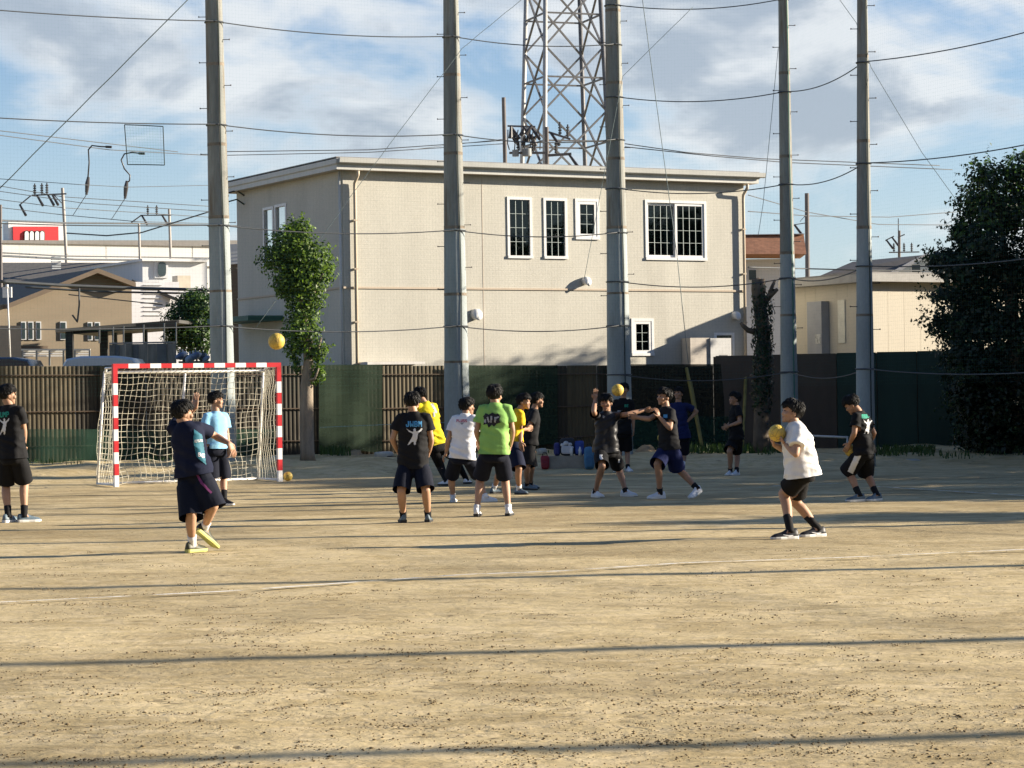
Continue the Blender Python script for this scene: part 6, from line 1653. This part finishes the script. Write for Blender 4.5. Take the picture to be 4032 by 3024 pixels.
FIG = [(0, -.02), (.22, .10), (.36, .17), (.44, .14), (.42, 0), (.52, -.06), (.60, .03), (.58, .14), (.72, .12), (.85, .02), (.92, -.06), (1.0, -.02), (.92, .10), (.74, .24), (.68, .40), (.66, .62), (.60, .80), (.56, 1.0), (.46, .98), (.46, .82), (.34, .80), (.16, .98), (.06, 1.0), (.16, .82), (.30, .58), (.40, .34), (.34, .25), (.16, .18)]
def fig(x0, y0, x1, y1): return [(x0 + (x1 - x0) * u, y0 + (y1 - y0) * v) for u, v in FIG]
FONT = {'J': [(.55, 0, 1, .78), (.1, .78, .85, 1), (0, .55, .3, .82)], 'A': [(0, .15, .3, 1), (.7, .15, 1, 1), (.15, 0, .85, .25), (.3, .5, .7, .68)], 'N': [(0, 0, .28, 1), (.72, 0, 1, 1), (.28, .2, .5, .55), (.5, .45, .72, .8)], 'D': [(0, 0, .3, 1), (.3, 0, .75, .22), (.3, .78, .75, 1), (.7, .15, 1, .85)], 'M': [(0, 0, .24, 1), (.76, 0, 1, 1), (.24, .1, .45, .5), (.55, .1, .76, .5), (.42, .35, .58, .65)], 'B': [(0, 0, .3, 1), (.3, 0, .8, .2), (.3, .4, .8, .6), (.3, .8, .8, 1), (.7, .12, 1, .46), (.7, .54, 1, .9)], 'W': [(0, 0, .24, 1), (.76, 0, 1, 1), (.24, .55, .45, .9), (.55, .55, .76, .9), (.42, .35, .58, .7)],
        'P': [(0, 0, .3, 1), (.3, 0, .85, .22), (.3, .45, .85, .65), (.72, .15, 1, .55)], 'L': [(0, 0, .3, 1), (.3, .78, 1, 1)], 'U': [(0, 0, .3, .9), (.7, 0, 1, .9), (.15, .78, .85, 1)], 'S': [(0, 0, 1, .2), (0, .1, .3, .55), (0, .42, 1, .6), (.7, .5, 1, .9), (0, .8, 1, 1)], 'R': [(0, 0, .3, 1), (.3, 0, .85, .22), (.3, .42, .8, .6), (.7, .12, 1, .5), (.6, .58, .95, 1)], 'O': [(0, .1, .3, .9), (.7, .1, 1, .9), (.15, 0, .85, .22), (.15, .78, .85, 1)], 'T': [(0, 0, 1, .24), (.35, .24, .65, 1)], 'E': [(0, 0, .3, 1), (.3, 0, 1, .2), (.3, .42, .85, .6), (.3, .8, 1, 1)], 'G': [(0, .1, .3, .9), (.15, 0, 1, .2), (.15, .8, 1, 1), (.7, .5, 1, .85), (.5, .5, .75, .65)], 'I': [(.35, 0, .65, 1)]}
def text(t, x0, y0, x1, y1, slope=0.0):
    o = []; n = len(t); w = (x1 - x0) / n
    for i, ch in enumerate(t):
        for (a, b, c, d) in FONT[ch]:
            X0, X1 = x0 + w * (i + a * .84), x0 + w * (i + c * .84); dy = slope * (x0 + w * i - x0); o.append([(X0, y0 + (y1 - y0) * b + dy), (X1, y0 + (y1 - y0) * b + dy), (X1, y0 + (y1 - y0) * d + dy), (X0, y0 + (y1 - y0) * d + dy)])
    return o
D_white = mat('print_white', (.62, .62, .62), rough=.7, var=.1); D_green = mat('print_green', (.02, .26, .17), rough=.7, var=.15); D_blue = mat('print_blue', (.07, .28, .52), rough=.7, var=.2); D_red = mat('print_red', (.42, .05, .12), rough=.7, var=.2); D_black = mat('print_black', (.015, .015, .02), rough=.7); D_teal = mat('panel_teal', (.02, .13, .18), rough=.7, var=.1); D_grey = mat('print_grey', (.32, .33, .34), rough=.7, var=.3, vscale=30)
BLK = cloth('black', (.007, .007, .008)); BLK2 = cloth('charcoal', (.010, .010, .011)); NAVY = cloth('navy', (.006, .009, .026)); NAVY2 = cloth('navy_deep', (.006, .008, .017)); BLUE = cloth('blue_dark', (.008, .014, .065)); WHT = cloth('white', (.74, .74, .75)); WHT2 = cloth('white_warm', (.72, .71, .68)); LGT = cloth('light_blue', (.23, .47, .66)); GRN = cloth('lime', (.25, .47, .12)); YEL = cloth('yellow', (.68, .55, .02)); YOR = cloth('amber', (.68, .44, .015))
SB = cloth('sock_black', (.012, .012, .013)); SW = cloth('sock_white', (.7, .7, .7))
SH_w = mat('shoe_white', (.62, .63, .65), rough=.5, var=.12, vscale=12); SH_b = mat('shoe_black', (.018, .018, .02), rough=.5, var=.2); SH_g = mat('shoe_slate', (.10, .14, .17), rough=.5, var=.35, vscale=14); SH_y = mat('shoe_black_yellow', (.05, .05, .03), rough=.5, var=.5, vscale=25); SO_w = mat('sole_white', (.68, .68, .66), rough=.6, var=.08); SO_y = mat('sole_yellow', (.50, .50, .16), rough=.6, var=.15); SO_k = mat('sole_dark', (.03, .03, .03), rough=.7)

# 1 left edge, back turned
P1 = person('p1', 'person in black tee and shorts at the left edge, looking right', (60, 2058), dict(head=(32, 1555), neck=(38, 1597), pel=(48, 1786)), dict(shirt=BLK2, shorts=BLK, sock=SB, sock_h=.12, shoe=SH_g, sole=SO_w), s=1.02, yaw=28, hyaw=62, hem=.06,
    arms=dict(L=dict(e=(-42, 1700), w=(-30, 1765, .10)), R=dict(e=(95, 1695), w=(94, 1760, .12), sg=0)), legs=dict(L=dict(k=(22, 1905), heel=(22, ), toe=66, sg=1) if False else dict(k=(24, 1908), heel=20, toe=62, sg=1), R=dict(k=(97, 1897), heel=78, toe=148, sg=1, dz=.05)), short_len=.96)
decal(P1['bvh'], text('JUMP', -12, 1624, 37, 1645, -.10), D_green, P1['shirt']); decal(P1['bvh'], [fig(-4, 1650, 37, 1712)], D_white, P1['shirt'])
# 2 thrower
P2 = person('p2', 'person in dark navy kit throwing, back turned, yellow-soled shoes', (770, 2176), dict(head=(722, 1627, .02), neck=(728, 1664), pel=(762, 1852)), dict(shirt=NAVY, shorts=NAVY2, sock=SW, sock_h=.10, shoe=SH_y, sole=SO_y, short_w=1.18), s=.99, yaw=22, hyaw=62, hem=.05, short_len=1.08, hipyaw=35, shirt_fat=1.06,
    arms=dict(L=dict(e=(725, 1640, .2), w=(768, 1606, .26), t=(772, 1548, .26), sg=1, curl=.2, pn=(.4, .6, 0), spread=.3), R=dict(sh=(780, 1680, .02), e=(846, 1716), w=(902, 1746, .08), t=(922, 1785, .08), curl=.35)), legs=dict(L=dict(k=(754, 2026), heel=742, toe=796, sg=1), R=dict(k=(840, 1992), heel=778, toe=842, sg=1, dz=.12, lift=.19, tlift=.02, ks=0)))
decal(P2['bvh'], [[(764, 1690), (796, 1712), (806, 1780), (812, 1830), (774, 1800), (762, 1740)]], D_teal, P2['shirt'], 'side_panel'); decal(P2['bvh'], text('ESS', 766, 1732, 800, 1742, -.1), D_white, P2['shirt'], off=.009); decal(P2['bvh'], text('BG', 780, 1782, 808, 1798, .3), D_white, P2['shirt'], off=.009); decal(P2['bvh2'], [[(768, 1862), (776, 1862), (800, 1900), (835, 1938), (830, 1944), (790, 1905)]], mat('piping_plum', (.16, .03, .12), rough=.7), P2['shorts'], 'piping')
# 3 light blue tee
P3 = person('p3', 'person in light blue tee standing inside the goal area, looking right', (868, 1990), dict(head=(852, 1576), neck=(850, 1622), pel=(848, 1760)), dict(shirt=LGT, shorts=NAVY2, sock=SB, sock_h=.14, shoe=SH_b, sole=SO_w, short_w=1.05), s=.97, yaw=140, hyaw=92, hem=.02, short_len=1.0,
    arms=dict(R=dict(e=(803, 1720), w=(812, 1776, -.06), t=(822, 1812, -.06)), L=dict(e=(893, 1712), w=(900, 1768, .02))), legs=dict(R=dict(k=(834, 1878), heel=838, toe=862, sg=-1, dz=-.05), L=dict(k=(882, 1878), heel=874, toe=922, sg=-1, dz=.05)))
# 4 black tee, back
P4 = person('p4', 'person in black tee with white figure print, back turned, legs apart', (1640, 2058), dict(head=(1624, 1586, .02), neck=(1628, 1624), pel=(1628, 1812)), dict(shirt=BLK2, shorts=NAVY2, sock=SB, sock_h=.07, shoe=SH_g, sole=SO_k, sl_w=1.12, short_w=1.05), s=.98, yaw=4, hyaw=10, hpitch=-12, hem=.10, short_len=.98, shirt_fat=1.06,
    arms=dict(L=dict(e=(1545, 1728), w=(1566, 1778, .14), sg=1), R=dict(e=(1698, 1728), w=(1690, 1780, .16), sg=1)), legs=dict(L=dict(k=(1580, 1934), heel=1590, toe=1578, sg=1), R=dict(k=(1677, 1930), heel=1684, toe=1688, sg=1)))
decal(P4['bvh'], text('JWBM', 1598, 1658, 1664, 1681), D_blue, P4['shirt']); decal(P4['bvh'], [fig(1601, 1690, 1664, 1752)], D_white, P4['shirt'])
# 5 yellow tee, lunging behind
P5 = person('p5', 'person in bright yellow tee and black trousers, mostly hidden behind the black tee', (1745, 1912), dict(head=(1652, 1554, .03), neck=(1674, 1586), pel=(1718, 1752)), dict(shirt=YEL, shorts=BLK, sock=SB, sock_h=.05, shoe=SH_w, sole=SO_k), s=.97, yaw=-28, hyaw=-40, hpitch=-10, hem=.0, trousers=True, hair=1.25,
    arms=dict(L=dict(e=(1632, 1660), w=(1625, 1720, .1)), R=dict(e=(1722, 1672), w=(1700, 1730, .15), sg=1)), legs=dict(L=dict(k=(1735, 1838), heel=1766, toe=1728, sg=1, dz=-.1, ks=0), R=dict(k=(1795, 1810), heel=1832, toe=1850, sg=1, dz=.55)))
decal(P5['bvh'], [[(1695, 1590), (1706, 1588), (1722, 1622), (1716, 1628)], [(1706, 1622), (1712, 1622), (1714, 1640), (1706, 1642)]], D_grey, P5['shirt'])
# 6 white tee, back, crouched
P6 = person('p6', 'person in white tee crouching with back turned, red lettering between the shoulders', (1880, 1980), dict(head=(1841, 1601, .03), neck=(1834, 1632), pel=(1819, 1792)), dict(shirt=WHT, shorts=NAVY2, sock=SW, sock_h=.03, shoe=SH_w, sole=SO_w), s=.98, yaw=22, hyaw=62, hem=.05, short_len=1.0, shirt_fat=1.08,
    arms=dict(L=dict(e=(1764, 1732), w=(1757, 1782, .12), t=(1744, 1806, .14), curl=.5, sg=1), R=dict(e=(1876, 1728), w=(1886, 1766, .15), sg=1)), legs=dict(L=dict(k=(1778, 1874), heel=1782, toe=1786, sg=1, dz=.25), R=dict(k=(1880, 1868, .15), heel=1898, toe=1952, sg=1, dz=.1)))
decal(P6['bvh'], text('PLUSS', 1797, 1651, 1840, 1662, 0), D_red, P6['shirt']); decal(P6['bvh'], [[(1812, 1664), (1826, 1664), (1820, 1673)]], D_grey, P6['shirt'])
# 7 lime tee, back
P7 = person('p7', 'person in lime green tee with dark graphic print, back turned, legs apart', (1940, 2033), dict(head=(1949, 1556, .02), neck=(1950, 1590), pel=(1946, 1778)), dict(shirt=GRN, shorts=NAVY2, sock=SW, sock_h=.05, shoe=SH_w, sole=SO_k, sl_w=1.15), s=1.0, yaw=3, hyaw=22, hpitch=-4, hem=.03, short_len=.92, shirt_fat=1.10,
    arms=dict(L=dict(e=(1876, 1700), w=(1892, 1752, .12), sg=1), R=dict(e=(2018, 1697), w=(2008, 1760, .10), sg=1)), legs=dict(L=dict(k=(1892, 1884), heel=1876, toe=1884, sg=1, tlift=0), R=dict(k=(1988, 1884), heel=2000, toe=2010, sg=1)))
decal(P7['bvh'], [[(1902, 1640), (1912, 1626), (1925, 1632), (1938, 1624), (1950, 1630), (1962, 1628), (1970, 1640), (1966, 1655), (1972, 1664), (1958, 1668), (1944, 1680), (1938, 1672), (1924, 1684), (1918, 1670), (1902, 1672), (1908, 1656)]], D_black, P7['shirt']); decal(P7['bvh'], [[(1916, 1642), (1922, 1640), (1928, 1662), (1922, 1664)], [(1932, 1638), (1938, 1638), (1936, 1664), (1931, 1664)], [(1946, 1642), (1966, 1640), (1962, 1646), (1954, 1648), (1952, 1664), (1946, 1662)], [(1906, 1652), (1913, 1650), (1914, 1666), (1907, 1664)]], D_grey, P7['shirt'], off=.009)
# 8 amber tee
P8 = person('p8', 'person in amber yellow tee facing right, leaning forward', (2040, 1946), dict(head=(2064, 1582), neck=(2044, 1613), pel=(2022, 1744)), dict(shirt=YOR, shorts=NAVY, sock=SW, sock_h=.07, shoe=SH_g, sole=SO_k, short_w=1.1), s=.97, yaw=82, hyaw=112, hem=-.03, short_len=.98, skin=1,
    arms=dict(R=dict(e=(2050, 1698), w=(2050, 1742, -.22), t=(2054, 1772, -.22)), L=dict(e=(2050, 1690, .2), w=(2075, 1690, .2))), legs=dict(R=dict(k=(2043, 1846), heel=2034, toe=2074, sg=-1, dz=-.05), L=dict(k=(1975, 1846), heel=1938, toe=1966, sg=1, dz=.30)))
# 9 black tee facing right behind amber
P9 = person('p9', 'person in black tee right behind the amber tee, fist raised, looking right', (2090, 1930), dict(head=(2116, 1577), neck=(2102, 1612), pel=(2082, 1748)), dict(shirt=BLK2, shorts=BLK2, sock=SB, sock_h=.06, shoe=SH_g, sole=SO_k), s=.97, yaw=80, hyaw=82, hem=.0, short_len=.95, skin=1,
    arms=dict(R=dict(e=(2078, 1692), w=(2098, 1676, -.10), t=(2110, 1664, -.10), curl=1.2), L=dict(e=(2092, 1712, .15), w=(2092, 1768, .1), t=(2094, 1790, .1))), legs=dict(R=dict(k=(2077, 1840), heel=2066, toe=2112, sg=-1, dz=.1), L=dict(k=(2094, 1842), heel=2080, toe=2118, sg=1, dz=.35)))
# 10 black tracksuit, arm raised
P10 = person('p10', 'person in glossy black top and shorts reaching up for the ball', (2400, 1957), dict(head=(2387, 1585, -.04), neck=(2388, 1622), pel=(2386, 1766)), dict(shirt=cloth('black_sheen', (.020, .020, .022), rough=.45), shorts=BLK2, sock=SB, sock_h=.03, shoe=SH_w, sole=SO_w), s=.99, yaw=170, hyaw=196, hpitch=-8, hem=.06, short_len=.95, skin=1, shirt_fat=1.05,
    arms=dict(R=dict(e=(2338, 1622), w=(2343, 1572, -.14), t=(2345, 1540, -.14), sg=-1, curl=.12, spread=.45, pn=(.3, -.6, .2)), L=dict(e=(2470, 1632), w=(2540, 1614, -.05), t=(2574, 1618, -.05), curl=.15)), legs=dict(R=dict(k=(2371, 1836), heel=2337, toe=2369, sg=-1), L=dict(k=(2434, 1838), heel=2452, toe=2502, sg=-1, dz=.12)))
decal(P10['bvh2'], [[(2360, 1790), (2374, 1790), (2370, 1798), (2375, 1806), (2366, 1812), (2360, 1802)]], D_white, P10['shorts']); decal(P10['bvh2'], [[(2434, 1808), (2441, 1808), (2441, 1822), (2434, 1822)]], D_white, P10['shorts']); decal(P10['bvh'], [[(2373, 1636), (2382, 1638), (2380, 1646), (2374, 1646)]], D_grey, P10['shirt'])
# 11 black tee behind the ball
P11 = person('p11', 'person in black tee with small green chest mark standing behind the flying ball', (2455, 1857), dict(head=(2457, 1534), neck=(2452, 1571), pel=(2452, 1698)), dict(shirt=BLK, shorts=BLK, sock=SB, sock_h=.05, shoe=SH_w, sole=SO_w), s=.97, yaw=182, hyaw=190, hem=.05, short_len=.95, skin=1,
    arms=dict(R=dict(e=(2418, 1648), w=(2420, 1692, -.05)), L=dict(e=(2493, 1645), w=(2494, 1690, -.03), t=(2494, 1712, -.03))), legs=dict(R=dict(k=(2440, 1774), heel=2438, toe=2421, sg=-1), L=dict(k=(2470, 1774), heel=2468, toe=2484, sg=-1)))
decal(P11['bvh'], text('BE', 2459, 1592, 2476, 1603), D_green, P11['shirt']); decal(P11['bvh'], [[(2432, 1617), (2456, 1619), (2455, 1626), (2433, 1625)]], D_white, P11['shirt'])
# 12 reaching player
P12 = person('p12', 'person in black tee and blue shorts striding left with both hands up', (2640, 1963), dict(head=(2614, 1563), neck=(2622, 1604), pel=(2636, 1756)), dict(shirt=BLK2, shorts=BLUE, sock=SB, sock_h=.07, shoe=SH_w, sole=SO_w, short_w=1.12), s=1.0, yaw=-118, hyaw=-122, hpitch=4, hem=.05, short_len=1.0, skin=1, hipyaw=-112,
    arms=dict(L=dict(sh=(2645, 1622, -.12), e=(2638, 1686, -.18), w=(2594, 1640, -.20), t=(2583, 1606, -.20), curl=.55), R=dict(sh=(2601, 1622, .08), e=(2556, 1650, 0), w=(2508, 1643, -.05), t=(2486, 1640, -.05), curl=.7)), legs=dict(R=dict(k=(2588, 1828), heel=2612, toe=2552, sg=-1, dz=-.02), L=dict(k=(2664, 1842), heel=2756, toe=2714, sg=-1, dz=.05, lift=.08)))
decal(P12['bvh'], [[(2612, 1632), (2628, 1632), (2628, 1645), (2612, 1645)]], D_blue, P12['shirt']); decal(P12['bvh2'], [[(2591, 1806), (2598, 1806), (2598, 1812), (2591, 1812)]], D_white, P12['shorts'])
# 13 navy tee, hand on hip
P13 = person('p13', 'person in navy tee with a hand on the hip behind the striding player', (2680, 1856), dict(head=(2672, 1550), neck=(2670, 1586), pel=(2680, 1710)), dict(shirt=BLUE, shorts=NAVY2, sock=SW, sock_h=.12, shoe=mat('shoe_blue', (.03, .07, .28), rough=.5, var=.2), sole=SO_w), s=.98, yaw=-158, hyaw=-150, hpitch=10, hem=.08, short_len=.95, skin=1,
    arms=dict(L=dict(e=(2744, 1620), w=(2706, 1660, -.04), t=(2698, 1672, -.06)), R=dict(e=(2634, 1655), w=(2622, 1706, -.12), t=(2612, 1722, -.14))), legs=dict(R=dict(k=(2664, 1786), heel=2660, toe=2640, sg=-1), L=dict(k=(2692, 1786), heel=2690, toe=2684, sg=-1)))
ball(at(2606, 1724, P13['Y0'] - .16), .085, 'yellow ball at the hip of the navy tee, half hidden')
# 14 far boy in black
P14 = person('p14', 'person in black tee and shorts standing alone before the fence, forearms level', (2885, 1872), dict(head=(2892, 1570), neck=(2899, 1598), pel=(2898, 1724)), dict(shirt=BLK, shorts=BLK, sock=SB, sock_h=.06, shoe=SH_w, sole=SO_w, short_w=1.08), s=.97, yaw=-100, hyaw=-112, hpitch=8, hem=.03, short_len=.90, skin=1,
    arms=dict(L=dict(e=(2914, 1662), w=(2868, 1678, -.16), t=(2844, 1688, -.14), curl=.6), R=dict(e=(2880, 1660, .1), w=(2862, 1682, .0))), legs=dict(R=dict(k=(2872, 1778), heel=2880, toe=2858, sg=-1, dz=.05), L=dict(k=(2900, 1780), heel=2906, toe=2880, sg=-1, dz=-.03)))
# 15 white tee with ball
P15 = person('p15', 'person in loose white tee crouching with a ball held at the chest', (3110, 2122), dict(head=(3116, 1622), neck=(3128, 1664), pel=(3158, 1850)), dict(shirt=WHT2, shorts=BLK, sock=SB, sock_h=.17, shoe=SH_b, sole=SO_w, flash=D_white, sl_w=1.15, sleeve=.62, notrim=1), s=1.0, yaw=-96, hyaw=-100, hpitch=8, hem=.07, short_len=.74, shirt_fat=1.28,
    arms=dict(L=dict(e=(3134, 1788), w=(3092, 1748, -.10), t=(3070, 1728, -.07), curl=.45, pn=(-.3, .3, .8)), R=dict(e=(3090, 1770, .1), w=(3048, 1752, .04), t=(3030, 1716, .04), curl=.5, pn=(.8, -.1, .2))), legs=dict(L=dict(k=(3084, 1944), heel=3132, toe=3040, sg=-1, dz=-.04), R=dict(k=(3130, 1976), heel=3240, toe=3152, sg=-1, dz=.32)))
ball(at(3060, 1705, P15['Y0'] - .04), .088, 'yellow ball held at the chest of the loose white tee')
# 16 black tee with striped shorts
P16 = person('p16', 'person in black tee bending over a ball, white stripe on black shorts', (3390, 1974), dict(head=(3352, 1594), neck=(3384, 1622), pel=(3404, 1772)), dict(shirt=BLK, shorts=BLK, sock=SB, sock_h=.12, shoe=SH_g, sole=SO_w, short_w=1.1), s=.99, yaw=-62, hyaw=-78, hpitch=-34, hem=.06, short_len=1.02, skin=1,
    arms=dict(L=dict(e=(3364, 1706), w=(3344, 1748, .0), t=(3328, 1774, .02), curl=.5), R=dict(e=(3442, 1706), w=(3420, 1750, .2), sg=1)), legs=dict(L=dict(k=(3338, 1856), heel=3398, toe=3332, sg=-1, dz=-.02), R=dict(k=(3408, 1862), heel=3464, toe=3408, sg=-1, dz=.12)))
decal(P16['bvh'], [[(3393, 1632), (3422, 1631), (3430, 1646), (3394, 1648)]], D_green, P16['shirt']); decal(P16['bvh'], [fig(3400, 1654, 3436, 1708)], D_white, P16['shirt']); decal(P16['bvh2'], [[(3368, 1788), (3394, 1788), (3358, 1866), (3337, 1856)]], D_white, P16['shorts'], 'side_stripe')
ball(at(3350, 1774, P16['Y0'] + .10), .085, 'yellow ball held low by the player in striped shorts')
